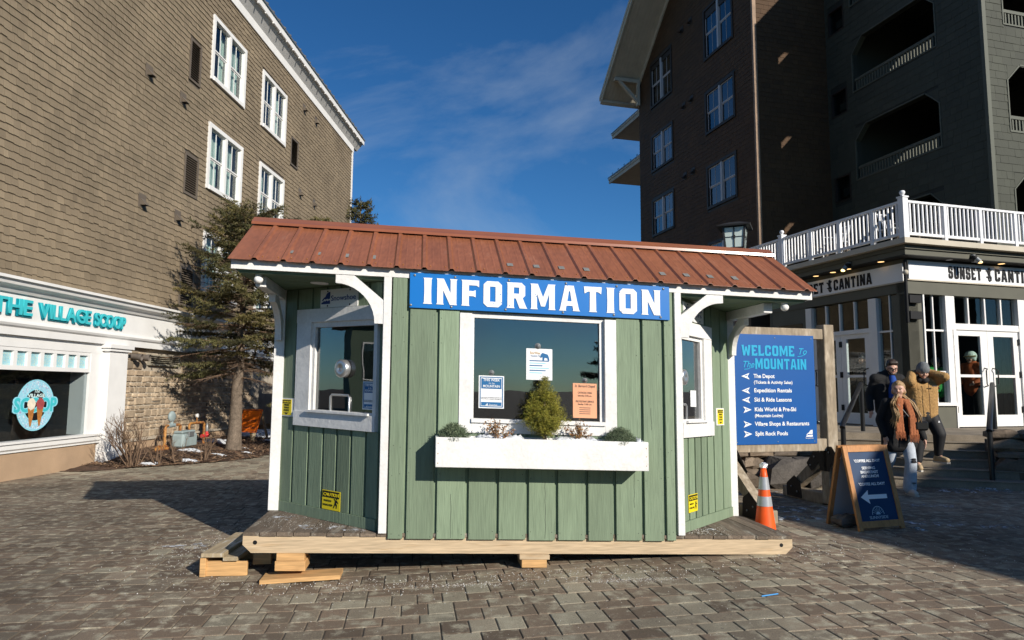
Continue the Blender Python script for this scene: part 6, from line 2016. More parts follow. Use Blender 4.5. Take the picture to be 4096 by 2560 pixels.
def zbed(x, y):
    d = Vector((x, y, 0)) - Vector((-8.7, 12.2, 0))
    return bed_z(d.dot(LF.X), d.dot(LF.Y))
def LB(s, n):
    p = LF((s, n, 0))
    return (p.x, p.y)
for i, (s, n, rx, ry, h, lb) in enumerate(((6.1, 0.7, 0.5, 0.45, 0.08, 'snow patch behind gas meter near the stone wall'), (3.9, 1.1, 0.3, 0.22, 0.05, 'snow patch at the foot of left gas pipe'), (9.2, 0.9, 1.2, 0.8, 0.16, 'largest snow bank beside the corrugated screen'),
                                          (2.7, 1.7, 0.2, 0.12, 0.03, 'thin snow strip among twigs by the pilaster'), (3.6, 1.9, 0.22, 0.1, 0.03, 'thin snow strip in mulch in front of bare shrubs'), (4.4, 2.2, 0.14, 0.08, 0.025, 'small snow scrap near the mulch edge'), (5.2, 1.7, 0.18, 0.1, 0.03, 'small snow scrap between gas meter and mulch edge'), (2.1, 1.2, 0.2, 0.15, 0.04, 'snow scrap beside the pilaster foot'), (7.4, 1.7, 0.5, 0.2, 0.05, 'snow strip behind the spruce trunk'))):
    snow_blob(LB(s, n), rx, ry, h, 60 + i, lb, 'snow on the planting bed', zbed)
zg = lambda x, y: ground_z(x, y)
for i, (x, y, rx, ry, h, lb) in enumerate(((3.5, 8.95, 0.75, 0.28, 0.02, 'dirty snow left of the sandwich board under the welcome sign'), (3.35, 8.3, 0.35, 0.12, 0.03, 'snow ridge at the shadow edge left of sandwich board'), (4.4, 10.2, 0.9, 0.3, 0.025, 'snow along the foot of rock wall behind welcome sign'), (7.3, 10.75, 0.75, 0.28, 0.03, 'snow at the foot of right handrail'),
                                          (4.45, 7.72, 0.22, 0.06, 0.02, 'snow crust at right foot of the sandwich board'), (8.1, 10.6, 0.5, 0.2, 0.05, 'snow against the right rock wall'), (4.9, 8.05, 0.3, 0.16, 0.006, 'thin icy film on pavers right of sandwich board'), (5.5, 7.9, 0.22, 0.14, 0.005, 'thin icy film on pavers at far right'), (5.6, 9.3, 0.3, 0.16, 0.005, 'thin icy film on pavers in front of the steps'))):
    snow_blob((x, y), rx, ry, h, 90 + i, lb, 'snow on the square', zg, 0.0, SNOW_THIN)
for i, (s, n, z, rx, lb) in enumerate(((1.35, 0.3, 0.8, 0.25, 'snow on the top step beside the right rock wall'), (1.4, 0.75, 0.683, 0.25, 'snow on second step beside the right rock wall'), (1.35, 1.2, 0.567, 0.25, 'snow on the middle step beside right rock wall'), (1.2, 1.7, 0.45, 0.3, 'snow on a lower step beside right rock wall'), (1.1, 2.15, 0.333, 0.35, 'snow on lowest step beside right rock wall'))):
    p = SF((s, n, 0))
    snow_blob((p.x, p.y), rx, 0.12, 0.035, 120 + i, lb, 'snow on the steps', lambda x, y, z=z: z - 0.117 + 0.003, -0.33)

# gas meter set
RUST = mat('rusty_pipe', (0.42, 0.2, 0.05), 0.7, col2=(0.22, 0.07, 0.025), mix2=(0.45, 0.6), v2=14, var=0.2, vs=9)
METER = mat('meter_grey', (0.27, 0.33, 0.33), 0.55, var=0.12, vs=6)
REDV = mat('red_valve', (0.5, 0.03, 0.03), 0.5)
n_ = 0.55
gas = thing('gas_meter', 'grey gas meter with rusty yellow pipes and red valve by stone wall', 'gas meter', tuple(LF((4.6, n_, 0.15))))
G = lambda pts, r, m, name: MB(LF).tube(pts, r, 10).build(name, m, gas)
G([(3.35, 0.6, 0.22), (3.78, 0.6, 0.22)], 0.05, RUST, 'inlet_pipe')
for s in (3.42, 3.5, 3.66):
    G([(s, 0.6, 0.22), (s + 0.035, 0.6, 0.22)], 0.085, RUST, 'flange')
G([(3.74, n_, 0.2), (3.74, n_, 0.68), (3.78, n_, 0.72), (4.0, n_, 0.72)], 0.034, RUST, 'riser_pipe')
G([(3.86, n_, 0.72), (4.12, n_, 0.72)], 0.05, METER, 'regulator_body')
MB(lambda p: LF((4.0 + p[0], n_ + p[2], 0.92 + p[1]))).lathe([(0.0, -0.06), (0.09, -0.055), (0.13, -0.02), (0.135, 0.0), (0.13, 0.02), (0.09, 0.05), (0.03, 0.06), (0.0, 0.06)], (0, 0, 0), 20).build('regulator_dome', METER, gas)
G([(4.0, n_, 0.74), (4.0, n_, 0.86)], 0.04, METER, 'regulator_neck')
G([(4.12, n_, 0.72), (4.34, n_, 0.72), (4.4, n_, 0.69), (4.4, n_, 0.56)], 0.032, RUST, 'meter_inlet')
b = MB(LF)
b.box(4.28, 4.96, n_ - 0.16, n_ + 0.16, 0.16, 0.5)
b.build('meter_body', METER, gas, bevel=0.05)
b = MB(LF)
b.box(4.3, 4.94, n_ - 0.12, n_ + 0.12, 0.5, 0.57)
b.build('meter_top', METER, gas, bevel=0.03)
MB(LF).box(4.5, 4.74, n_ + 0.12, n_ + 0.18, 0.42, 0.54).build('meter_index', GREY_METAL, gas, bevel=0.01)
G([(4.82, n_, 0.56), (4.82, n_, 0.68), (4.88, n_, 0.72), (5.5, n_, 0.72), (5.56, n_, 0.68), (5.56, n_, 0.02)], 0.032, RUST, 'outlet_pipe')
G([(5.18, n_, 0.73), (5.18, n_, 0.86)], 0.014, RUST, 'gauge_stem')
MB(lambda p: LF((5.18 + p[0], n_ + p[2], 0.9 + p[1]))).lathe([(0.0, -0.03), (0.05, -0.03), (0.05, 0.025), (0.043, 0.03), (0.0, 0.03)], (0, 0, 0), 16).build('gauge', WHITE, gas)
b = MB(LF).tube([(5.48, n_, 0.37), (5.78, n_, 0.37)], 0.05, 10)
b.build('valve', REDV, gas)
MB(LF).lathe([(0.09, 0.0), (0.1, 0.02), (0.04, 0.04), (0.035, 0.1)], (5.72, n_, 0.38), 14).build('valve_bonnet', REDV, gas)
MB(LF).lathe([(0.04, 0.0), (0.042, 0.1), (0.02, 0.2), (0.0, 0.21)], (5.72, n_, 0.48), 12).build('valve_stem', GREY_METAL, gas)

# folded orange warning board
OW = Vector((-7.3, 18.9, 0.2))
orx = Vector((0.93, -0.36, 0)).normalized()
orn = Vector((orx.y, -orx.x, 0))
warn = thing('warning_board', 'orange road work board leaning on wooden legs behind spruce trunk', 'sign', tuple(OW))
up = (Vector((0, 0, 1)) - orn * 0.35).normalized()
nn = (orn - up * orn.dot(up)).normalized()
OF = Frame(OW, orx, nn, up)
ORG = mat('fluorescent_orange', (0.85, 0.17, 0.01), 0.5)
MB(OF).box(-0.35, 0.35, 0.0, 0.01, 0.2, 0.85).build('panel', ORG, warn)
for a in (-0.3, 0.24):
    MB(OF).box(a, a + 0.07, -0.03, -0.001, -0.02, 0.85).build('leg', AGED, warn)
back_up = (Vector((0, 0, 1)) + orn * 0.35).normalized()
OB = Frame(OW - orn * 0.6, orx, orn, back_up)
for a in (-0.3, 0.24):
    MB(OB).box(a, a + 0.07, 0.0, 0.03, -0.02, 0.85).build('leg', AGED, warn)
for wd, z, sz, w in (('ROAD', 0.66, 0.15, 0.4), ('EQUIPMENT', 0.45, 0.12, 0.55), ('AHEAD', 0.28, 0.12, 0.42)):
    pass
text('Equipment Ahead', plane_mx(OF((0, 0.012, 0.3)), orx, up), 0.1, INK, warn, 'CENTER', width=0.56)
text('Moving', plane_mx(OF((0, 0.012, 0.5)), orx, up), 0.1, INK, warn, 'CENTER', width=0.45)
outline('border', [[(-.33, .22), (.33, .22), (.33, .83), (-.33, .83)], [(-.315, .235), (.315, .235), (.315, .815), (-.315, .815)]], plane_mx(OF((0, 0.0115, 0)), orx, up), INK, warn, 0.0006)
MB(OF).box(-0.36, -0.2, -0.2, -0.19, 0.55, 0.87).build('yellow_panel', YEL, warn)

# ---------------------------------------------------------------- small things on the pavers
tag(MB().tube([(1.86, 5.235, ground_z(1.9) + 0.006), (2.0, 5.285, ground_z(2.0) + 0.008)], 0.005, 8).build('drinking_straw', mat('blue_plastic', (0.06, 0.3, 0.65), 0.4)), 'bright blue plastic stick lying on the pavers', 'litter')
SALT = mat('rock_salt', (0.72, 0.72, 0.68), 0.6, tint=0.3, tcol=(0.42, 0.34, 0.26))
def grains(name, spots, seed, zf):
    r2 = random.Random(seed)
    v, f_, t_ = [], [], []
    for (cx_, cy_, sx, sy, n, s0, s1) in spots:
        for _ in range(n):
            x, y = r2.gauss(cx_, sx), r2.gauss(cy_, sy)
            z = zf(x, y)
            if z is None:
                continue
            s = r2.uniform(s0, s1)
            a = r2.uniform(0, 6.28)
            k = len(v)
            for q in range(3):
                v.append((x + s * math.cos(a + q * 2.1), y + s * math.sin(a + q * 2.1), z))
            v.append((x, y, z + s * 1.3))
            f_ += [(k, k + 1, k + 3), (k + 1, k + 2, k + 3), (k + 2, k, k + 3)]
            q = (r2.random(), r2.random() ** 2)
            t_ += [q] * 3
    return link(name, rawmesh(name, v, 3, f_, t_), SALT, kind='stuff')
def on_ground(x, y):
    d = Vector((x, y, 0)) - KF.O
    uu, vv = d.dot(KU), d.dot(KV)
    if -1.14 < uu < 3.83 and -0.06 < vv < 2.1:
        return None
    return ground_z(x) + 0.001
grains('salt_grains', [(0.5, 5.95, 0.9, 0.16, 500, 0.002, 0.006), (1.0, 5.75, 0.2, 0.04, 450, 0.0015, 0.004), (-0.35, 5.75, 0.25, 0.04, 350, 0.0015, 0.004), (-1.4, 5.85, 0.7, 0.2, 500, 0.002, 0.007), (-2.7, 6.9, 0.5, 0.7, 900, 0.002, 0.006), (-2.3, 7.6, 0.45, 0.5, 1600, 0.003, 0.007),
                       (2.6, 6.6, 0.6, 0.3, 300, 0.002, 0.007), (0.8, 5.2, 2.2, 0.7, 700, 0.0015, 0.004), (3.5, 6.5, 1.2, 1.0, 300, 0.0015, 0.005)], 5, on_ground)
def on_deck(x, y):
    d = Vector((x, y, 0)) - KF.O
    uu, vv = d.dot(KU), d.dot(KV)
    if not (-1.1 < uu < 3.8 and -0.02 < vv < 2.0) or (uu > 0.03 - vv * 1.03 and uu < 2.72 + vv * 0.99 and vv < 1.1) or vv > 1.1:
        return None
    return KF.O.z - 0.029 * uu + DW + 0.004
p1, p2, p3_ = KF((-0.6, 0.25, 0)), KF((-0.95, 0.55, 0)), KF((2.95, 0.16, 0))
grains('deck_salt_grains', [(p1.x, p1.y, 0.2, 0.12, 260, 0.0015, 0.0035), (p2.x, p2.y, 0.12, 0.16, 160, 0.0015, 0.0035), (p3_.x, p3_.y, 0.14, 0.12, 260, 0.002, 0.005)], 6, on_deck)
def zdeck(x, y):
    d = Vector((x, y, 0)) - KF.O
    return KF.O.z - 0.029 * d.dot(KU) + DW + 0.003
for i, (u0, v0, rx, ry, lb) in enumerate(((-0.52, 0.22, 0.24, 0.07, 'salty snow crust on the left deck in front of bay window'), (-0.85, 0.62, 0.16, 0.1, 'salty snow crust on the left deck near rear post'), (-0.2, 0.08, 0.14, 0.04, 'salty snow crust on the left deck by corner post'), (3.1, 0.22, 0.07, 0.04, 'small salty crust on the right deck planks'))):
    p = KF((u0, v0, 0))
    snow_blob((p.x, p.y), rx, ry, 0.004, 140 + i, lb, 'snow on the kiosk deck', zdeck, 0.13, SNOW_THIN)
for i, (x, y, rx, ry, lb) in enumerate(((-2.55, 7.9, 0.45, 0.3, 'thin frost on shaded pavers just left of the kiosk'), (-3.3, 7.2, 0.3, 0.1, 'thin frost on pavers left of the wooden step'))):
    snow_blob((x, y), rx, ry, 0.004, 150 + i, lb, 'snow on the square', zg, 0.2, SNOW_THIN)
tp = wst
# hip roofed pavilion on the far side of the square, outside the picture but mirrored in the glass
pav = thing('pavilion', 'green hip roofed pavilion mirrored in the left bay window', 'building', (-44, 2.0, 0))
PAVG = mat('pavilion_green', (0.1, 0.14, 0.1), 0.7)
MB().box(-47, -41, -1.5, 3.6, -0.02, 6.0).build('wall', PAVG, pav)
b = MB()
b.add([(-47.9, -2.4, 6.0), (-40.1, -2.4, 6.0), (-40.1, 4.5, 6.0), (-47.9, 4.5, 6.0), (-45.2, 1.0, 8.0), (-42.8, 1.0, 8.0)], [(0, 1, 5, 4), (1, 2, 5), (2, 3, 4, 5), (3, 0, 4), (3, 2, 1, 0)])
b.build('roof', ROOFG, pav)
for y in (-0.8, 1.6):
    wn_ = MB().box(-40.999, -40.94, y, y + 1.2, 2.0, 4.6).build('window', WHITE, pav)
    MB().box(-40.939, -40.93, y + 0.1, y + 1.1, 2.1, 4.5).build('pane', GLASS_DARK, wn_)
# ---------------------------------------------------------------- plants
NEEDLE = mat('spruce_needles', (0.066, 0.066, 0.026), 0.6, tint=0.55, tcol=(0.18, 0.135, 0.045), spec=0.3)
BARK = mat('spruce_bark', (0.15, 0.115, 0.085), 0.9, var=0.3, vs=8, fine=0.25, fs=40, bump=1.0, bs=26, bstretch=(1, 1, 0.4))
TWIG = mat('bare_twig', (0.17, 0.11, 0.07), 0.9, var=0.2, vs=10)
def needles_along(P0, P1, rs, dens, ln, wd, spread):
    """needle triangles along many straight twig pieces; P0, P1 arrays (n, 3)"""
    d = P1 - P0
    L = np.linalg.norm(d, axis=1)
    cnt = np.maximum(1, (L * dens).astype(int))
    idx = np.repeat(np.arange(len(L)), cnt)
    t = rs.random(len(idx))
    base = P0[idx] + d[idx] * t[:, None]
    dn = d[idx] / np.maximum(L[idx], 1e-6)[:, None]
    r = rs.normal(size=(len(idx), 3))
    r -= dn * np.sum(r * dn, axis=1)[:, None]
    r /= np.linalg.norm(r, axis=1)[:, None]
    out = dn * (1 - spread) + r * spread
    out[:, 2] += 0.12
    out /= np.linalg.norm(out, axis=1)[:, None]
    ll = ln * rs.uniform(0.7, 1.25, len(idx))
    tip = base + out * ll[:, None]
    side = np.cross(out, rs.normal(size=(len(idx), 3)))
    side /= np.linalg.norm(side, axis=1)[:, None]
    w = wd * rs.uniform(0.8, 1.3, len(idx))
    a = base + side * w[:, None]
    b = base - side * w[:, None]
    V = np.stack([a, b, tip], axis=1).reshape(-1, 3)
    F = np.arange(len(V)).reshape(-1, 3)
    return V, F, idx

def conifer(name, label, base, h, r, z_low, seed, dens=55, ln=0.05, wd=0.008, nbr=120, grp=None, trunk_r=0.13, bare=0.0, needle=None, lean=(0, 0), shape=0.8):
    rs = np.random.RandomState(seed)
    rr = random.Random(seed)
    t = thing(name, label, 'tree', base, grp)
    B = Vector(base)
    axis = lambda z: B + Vector((lean[0] * z / h, lean[1] * z / h, z))
    MB().tube([axis(h * k / 12) + Vector((rr.uniform(-.01, .01), rr.uniform(-.01, .01), 0)) for k in range(13)], [trunk_r * 1.25 if k == 0 else trunk_r * (1 - k / 12.5) + 0.008 for k in range(13)], 12).build('trunk', BARK, t)
    wood = MB()
    P0, P1, tin = [], [], []
    for i in range(nbr):
        q = i / nbr
        z = z_low + (h - z_low) * (q ** 0.9)
        L = r * max(0.05, (1 - (z - z_low) / (h - z_low + 0.15))) ** shape * rr.uniform(0.7, 1.12)
        if z < z_low + 0.12 * h:
            L *= rr.uniform(0.6, 1.0)
        a = i * 2.399 + rr.uniform(-0.5, 0.5)
        D = Vector((math.cos(a), math.sin(a), 0))
        rise = rr.uniform(-0.05, 0.25) + 0.5 * q
        pts = []
        n = 7
        for k in range(n + 1):
            s = k / n
            pts.append(axis(z) + D * (L * s) + Vector((0, 0, L * (rise * s - (0.42 - 0.25 * q) * s * s + 0.22 * s ** 3))))
        wood.tube(pts, [max(0.004, 0.02 * (1 - k / (n + 0.6)) * (0.6 + L / 2.5)) for k in range(n + 1)], 4, cap=False)
        tone = rr.random()
        yel = rr.random() ** 2 * 0.7
        dead = rr.random() < bare * (1.2 - q)
        for k in range(n):
            s0 = (k + 0.5) / n
            p0, p1 = pts[k], pts[k + 1]
            dd = (p1 - p0).normalized()
            if s0 > 0.22 and not dead:
                P0.append(p0); P1.append(p1); tin.append((tone, yel))
            sd = dd.cross(Vector((0, 0, 1))).normalized()
            m = max(2, int(L * 1.9))
            for e in range(m):
                u = (e + rr.random()) / m
                p = p0.lerp(p1, u)
                sl = (0.16 + 0.42 * L * (1 - s0) * 0.75 + 0.06) * rr.uniform(0.6, 1.15)
                sl = min(sl, 0.85)
                for sg in (-1, 1):
                    q0 = p
                    dirv = (dd * rr.uniform(0.5, 1.0) + sd * sg * rr.uniform(0.7, 1.0) + Vector((0, 0, rr.uniform(-0.38, 0.05)))).normalized()
                    q1 = q0 + dirv * sl * 0.55
                    q2 = q1 + (dirv + Vector((0, 0, rr.uniform(-0.35, 0.1)))).normalized() * sl * 0.45
                    if s0 < 0.3 or dead:
                        wood.tube([q0, q1, q2], [0.005, 0.0035, 0.002], 3, cap=False)
                        if dead or rr.random() < 0.75:
                            continue
                    P0 += [q0, q1]; P1 += [q1, q2]
                    tin += [(tone + rr.uniform(-.2, .2), yel)] * 2
                    if sl > 0.3:
                        for w2 in range(int(sl * 7)):
                            c = q0.lerp(q2, rr.uniform(0.25, 0.9))
                            ee = (dirv + sd * rr.uniform(-1, 1) + Vector((0, 0, rr.uniform(-0.3, 0.2)))).normalized()
                            P0.append(c); P1.append(c + ee * sl * rr.uniform(0.18, 0.35)); tin.append((tone + rr.uniform(-.2, .3), yel))
    # leader shoot
    top = axis(h)
    P0.append(axis(h - 0.5)); P1.append(top + Vector((0, 0, 0.15))); tin.append((0.6, 0.3))
    wood.build('branches', TWIG, t)
    V, F, idx = needles_along(np.array([tuple(p) for p in P0]), np.array([tuple(p) for p in P1]), rs, dens, ln, wd, 0.62)
    tints = np.clip(np.array(tin)[idx] + rs.normal(0, 0.1, (len(idx), 2)), 0, 1)
    link('crown', rawmesh('crown', V, 3, F, tints), needle or NEEDLE, t)
    return t
conifer('spruce_tree', 'ragged green spruce tree in the planting bed left of the kiosk', (-6.75, 16.8, 0.1), 5.8, 1.85, 1.75, 5, 92, 0.064, 0.0098, 120, 'spruces behind the kiosk', 0.16, 0.4, shape=0.32, lean=(0.12, 0.05))
conifer('spruce_tree', 'spruce whose slim top rises behind the middle left of kiosk roof', (-4.0, 17.6, 0.02), 6.45, 1.9, 1.0, 9, 50, 0.07, 0.011, 90, 'spruces behind the kiosk', 0.12, 0.05)
conifer('spruce_tree', 'spruce with bare leader tips just above left part of kiosk roof', (-4.85, 17.0, 0.02), 5.85, 1.6, 1.0, 14, 50, 0.07, 0.011, 70, 'spruces behind the kiosk', 0.1, 0.05)
conifer('spruce_tree', 'tall spruce seen reflected in the front window of the kiosk', (10.2, -13.0, 0.1), 10.0, 2.4, 1.5, 17, 30, 0.16, 0.03, 90, None, 0.22, 0.02)

# dwarf conifer in the flower box
def dwarf_conifer():
    rs = np.random.RandomState(3)
    p = KF((1.43, -0.19, 1.06))
    t = thing('dwarf_conifer', 'small yellowish green conical conifer in middle of flower box', 'plant', tuple(p))
    MB().tube([p, p + Vector((0, 0, 0.45))], [0.022, 0.006], 8).build('trunk', BARK, t)
    K = 120
    kz = np.sort(rs.random(K) ** 1.15)
    ka = np.arange(K) * 2.399 + rs.normal(0, 0.3, K)
    prof = lambda zz: np.interp(zz, [0, 0.08, 0.22, 0.4, 0.6, 0.8, 0.93, 1.0], [0.08, 0.15, 0.195, 0.172, 0.122, 0.064, 0.03, 0.01])
    kr = prof(kz) * rs.uniform(0.82, 1.12, K)
    n = 7600
    c = rs.randint(0, K, n)
    sp = 0.012 + 0.014 * (1 - kz[c])
    zt = 0.1 + kz[c] * 0.5
    cx_, cy_, cz_ = kr[c] * np.cos(ka[c]), kr[c] * np.sin(ka[c]), zt
    inner = rs.uniform(0.35, 1.0, n)
    P1 = np.stack([p.x + cx_ * inner + rs.normal(0, 1, n) * sp, p.y + cy_ * inner + rs.normal(0, 1, n) * sp, p.z + cz_ + (inner - 1) * 0.035 + rs.normal(0, 1, n) * sp * 0.8], axis=1)
    P0 = P1 - np.stack([cx_, cy_, kr[c] * -0.9], axis=1) * 0.13
    ang_, z = ka[c], kz[c]
    V, F, idx = needles_along(P0, P1, rs, 200, 0.02, 0.0017, 0.7)
    tone = np.clip(0.25 + 0.55 * (inner - 0.35) / 0.65 + rs.normal(0, 0.15, n), 0, 1)
    ti = np.stack([tone, rs.random(n)], axis=1)[idx]
    m = mat('dwarf_conifer_needles', (0.17, 0.18, 0.025), 0.6, tint=0.5, tcol=(0.27, 0.23, 0.035), spec=0.3)
    link('crown', rawmesh('crown', V, 3, F, np.clip(ti, 0, 1)), m, t)
    br = MB()
    for i in range(40):
        a, zz = rnd() * 6.28, 0.06 + rnd() * 0.35
        l = 0.13 * (1 - zz)
        br.tube([p + Vector((0, 0, zz)), p + Vector((math.cos(a) * l, math.sin(a) * l, zz + 0.05))], [0.004, 0.0015], 4, cap=False)
    br.build('branches', TWIG, t)
dwarf_conifer()
def tuft(u, wd, ht, label, seed):
    rs = np.random.RandomState(seed)
    p = KF((u, -0.19, 1.07))
    t = thing('grass_tuft', label, 'plant', tuple(p), 'green tufts in the flower box')
    n = 2600
    a, q = rs.random(n) * 6.283, rs.random(n) ** 0.5
    el = rs.random(n) * 1.45
    X = wd / 2
    tip = np.stack([p.x + X * np.cos(a) * np.cos(el) * rs.uniform(.75, 1.1, n), p.y + 0.13 * np.sin(a) * np.cos(el), p.z + 0.01 + ht * np.sin(el) * rs.uniform(.75, 1.1, n)], axis=1)
    base = np.stack([p.x + X * 0.5 * np.cos(a) * np.cos(el), p.y + 0.07 * np.sin(a) * np.cos(el), p.z + ht * 0.45 * np.sin(el)], axis=1)
    V, F, idx = needles_along(base, tip, rs, 90, 0.02, 0.0016, 0.6)
    m = mat('blue_green_tuft', (0.08, 0.12, 0.065), 0.7, tint=0.5, tcol=(0.24, 0.28, 0.17))
    link('blades', rawmesh('blades', V, 3, F, np.stack([rs.random(len(idx)), rs.random(len(idx)) ** 2], axis=1)), m, t)
    MB().ball((p.x, p.y, p.z - 0.01), (X * 0.75, 0.085, ht * 0.7), 14, 8).build('core', mat('tuft_core', (0.03, 0.045, 0.025), 0.9), t)
tuft(0.63, 0.29, 0.135, 'low blue green tuft at left end of flower box', 21)
tuft(2.11, 0.3, 0.135, 'low blue green tuft at right end of flower box', 22)
def dry_shrub(u, label, seed):
    rr = random.Random(seed)
    p = KF((u, -0.2, 1.06))
    t = thing('dry_shrub', label, 'plant', tuple(p), 'dry shrubs in the flower box')
    b = MB()
    lv_, lf_, lt = [], [], []
    for i in range(30):
        a, e = rr.uniform(0, 6.28), rr.uniform(0.35, 1.5)
        L = rr.uniform(0.13, 0.23)
        d = Vector((math.cos(a) * math.cos(e) * 0.9, math.sin(a) * math.cos(e) * 0.7, math.sin(e)))
        m1 = p + d * L * 0.5 + Vector((rr.uniform(-.01, .01), rr.uniform(-.01, .01), 0))
        b.tube([p, m1, p + d * L], [0.003, 0.002, 0.001], 4, cap=False)
        for k in range(13):
            c = m1.lerp(p + d * L * 1.05, rr.random()) + Vector((rr.uniform(-.014, .014), rr.uniform(-.014, .014), rr.uniform(-.01, .014)))
            x, y = Vector((rr.uniform(-1, 1), rr.uniform(-1, 1), rr.uniform(-1, 1))).normalized() * 0.012, Vector((rr.uniform(-1, 1), rr.uniform(-1, 1), rr.uniform(-1, 1))).normalized() * 0.007
            k0 = len(lv_)
            lv_ += [tuple(c - x), tuple(c + y), tuple(c + x), tuple(c - y)]
            lf_.append((k0, k0 + 1, k0 + 2, k0 + 3))
            lt.append((rr.random(), rr.random()))
    b.build('stems', TWIG, t)
    link('leaves', rawmesh('leaves', lv_, 4, lf_, lt), mat('dry_leaves', (0.2, 0.085, 0.03), 0.8, tint=0.5, tcol=(0.34, 0.19, 0.07)), t)
dry_shrub(1.01, 'dry orange brown shrub left of the small conifer in flower box', 31)
dry_shrub(1.745, 'dry orange brown shrub right of the small conifer in flower box', 32)

def bare_shrub(c, h, w, n, label, seed):
    rr = random.Random(seed)
    t = thing('bare_shrub', label, 'shrub', c, 'bare shrubs in the planting bed')
    b = MB()
    C = Vector(c)
    def grow(p, d, L, r, lvl):
        q = p + d * L * 0.5 + Vector((rr.uniform(-.03, .03), rr.uniform(-.03, .03), 0)) * L
        e = q + (d + Vector((rr.uniform(-.25, .25), rr.uniform(-.25, .25), rr.uniform(-.05, .2)))).normalized() * L * 0.5
        b.tube([p, q, e], [r, r * 0.8, r * 0.55], 4, cap=False)
        if lvl:
            for k in range(rr.randint(2, 4)):
                o = p.lerp(e, rr.uniform(0.35, 1.0))
                nd = (d + Vector((rr.uniform(-.8, .8), rr.uniform(-.8, .8), rr.uniform(-.1, .6)))).normalized()
                grow(o, nd, L * rr.uniform(0.35, 0.6), r * 0.55, lvl - 1)
    for i in range(n):
        a = rr.uniform(0, 6.28)
        d = Vector((math.cos(a) * rr.uniform(0.05, w / h), math.sin(a) * rr.uniform(0.05, w / h), 1)).normalized()
        grow(C + Vector((math.cos(a), math.sin(a), 0)) * rr.uniform(0, 0.12), d, h * rr.uniform(0.5, 0.75), 0.011, 3 if n > 12 else 2)
    b.build('stems', TWIG, t)
bare_shrub((-7.62, 13.95, 0.03), 1.0, 0.75, 26, 'largest bare brown shrub in front of the white pilaster', 51)
bare_shrub((-7.25, 14.2, 0.05), 0.6, 0.4, 6, 'small bare shrub between the large shrub and gas pipes', 52)
bare_shrub((-6.95, 14.5, 0.06), 0.62, 0.35, 5, 'small leaning bare shrub in front of the gas meter', 53)
bare_shrub((-6.6, 14.85, 0.06), 0.68, 0.3, 5, 'small bare shrub right of the gas meter', 54)

# ---------------------------------------------------------------- people
def flesh(name, caps, m, parent, vox=0.014, smooth=5, rot=None, label=None, noise=0.0):
    """one continuous surface grown over tapered limbs: caps are (p0, r0, p1, r1) in metres"""
    b = MB()
    for c in caps:
        if len(c) == 2:
            b.ball(c[0], c[1], 16, 12)
            continue
        p0, r0, p1, r1 = c
        p0, p1 = Vector(p0), Vector(p1)
        n = max(2, int((p1 - p0).length / 0.03))
        b.ball(p0, r0, 12, 8)
        b.ball(p1, r1, 12, 8)
        b.tube([p0.lerp(p1, k / n) for k in range(n + 1)], [r0 + (r1 - r0) * k / n for k in range(n + 1)], 14)
    me = b.mesh(name)
    ob = bpy.data.objects.new(name, me)
    rm = ob.modifiers.new('r', 'REMESH')
    rm.mode = 'VOXEL'
    rm.voxel_size = vox
    sm = ob.modifiers.new('s', 'SMOOTH')
    sm.iterations = smooth
    sm.factor = 0.5
    me2 = to_mesh(ob, name)
    if noise:
        r2 = np.random.RandomState(4)
        co = np.empty(len(me2.vertices) * 3, dtype=np.float32)
        me2.vertices.foreach_get('co', co)
        co += r2.normal(0, noise, co.shape).astype(np.float32)
        me2.vertices.foreach_set('co', co)
    me2.polygons.foreach_set('use_smooth', [True] * len(me2.polygons))
    me2.materials.clear()
    if rot:
        me2.transform(rot)
    return link(name, me2, m, parent, label=label)
SKIN = mat('skin', (0.56, 0.33, 0.24), 0.5, var=0.06, vs=20, sss=0.08)
DHAIR = mat('dark_brown_hair', (0.03, 0.018, 0.012), 0.5, var=0.2, vs=40)
BLONDE = mat('blonde_hair', (0.36, 0.23, 0.11), 0.45, var=0.35, vs=14, stretch=(6, 6, 1), fine=0.3, fs=30, bump=0.6, bs=30, bstretch=(8, 8, 0.6))
BCOAT = mat('black_coat', (0.012, 0.012, 0.013), 0.85, fine=0.3, fs=90, bump=0.5, bs=90)
BPANT = mat('black_trousers', (0.012, 0.012, 0.014), 0.7, var=0.2, vs=8)
FLEECE = mat('tan_fleece', (0.4, 0.235, 0.09), 0.95, var=0.16, vs=30, fine=0.2, fs=110, bump=1.0, bs=70)
JEANS = mat('pale_jeans', (0.42, 0.46, 0.52), 0.85, var=0.16, vs=7, fine=0.1, fs=80)
SCARF = mat('rust_scarf', (0.38, 0.13, 0.055), 0.95, var=0.2, vs=14, stretch=(5, 5, 1), fine=0.2, fs=30, bump=1.0, bs=30, bstretch=(6, 6, 1))
GREYK = mat('grey_knit', (0.16, 0.17, 0.18), 0.9, fine=0.2, fs=60, bump=0.8, bs=60, bstretch=(3, 3, 1))
BOOT = mat('tan_boot', (0.42, 0.31, 0.18), 0.8, var=0.12, vs=12)
ROYAL = mat('royal_blue_shirt', (0.01, 0.06, 0.3), 0.8)

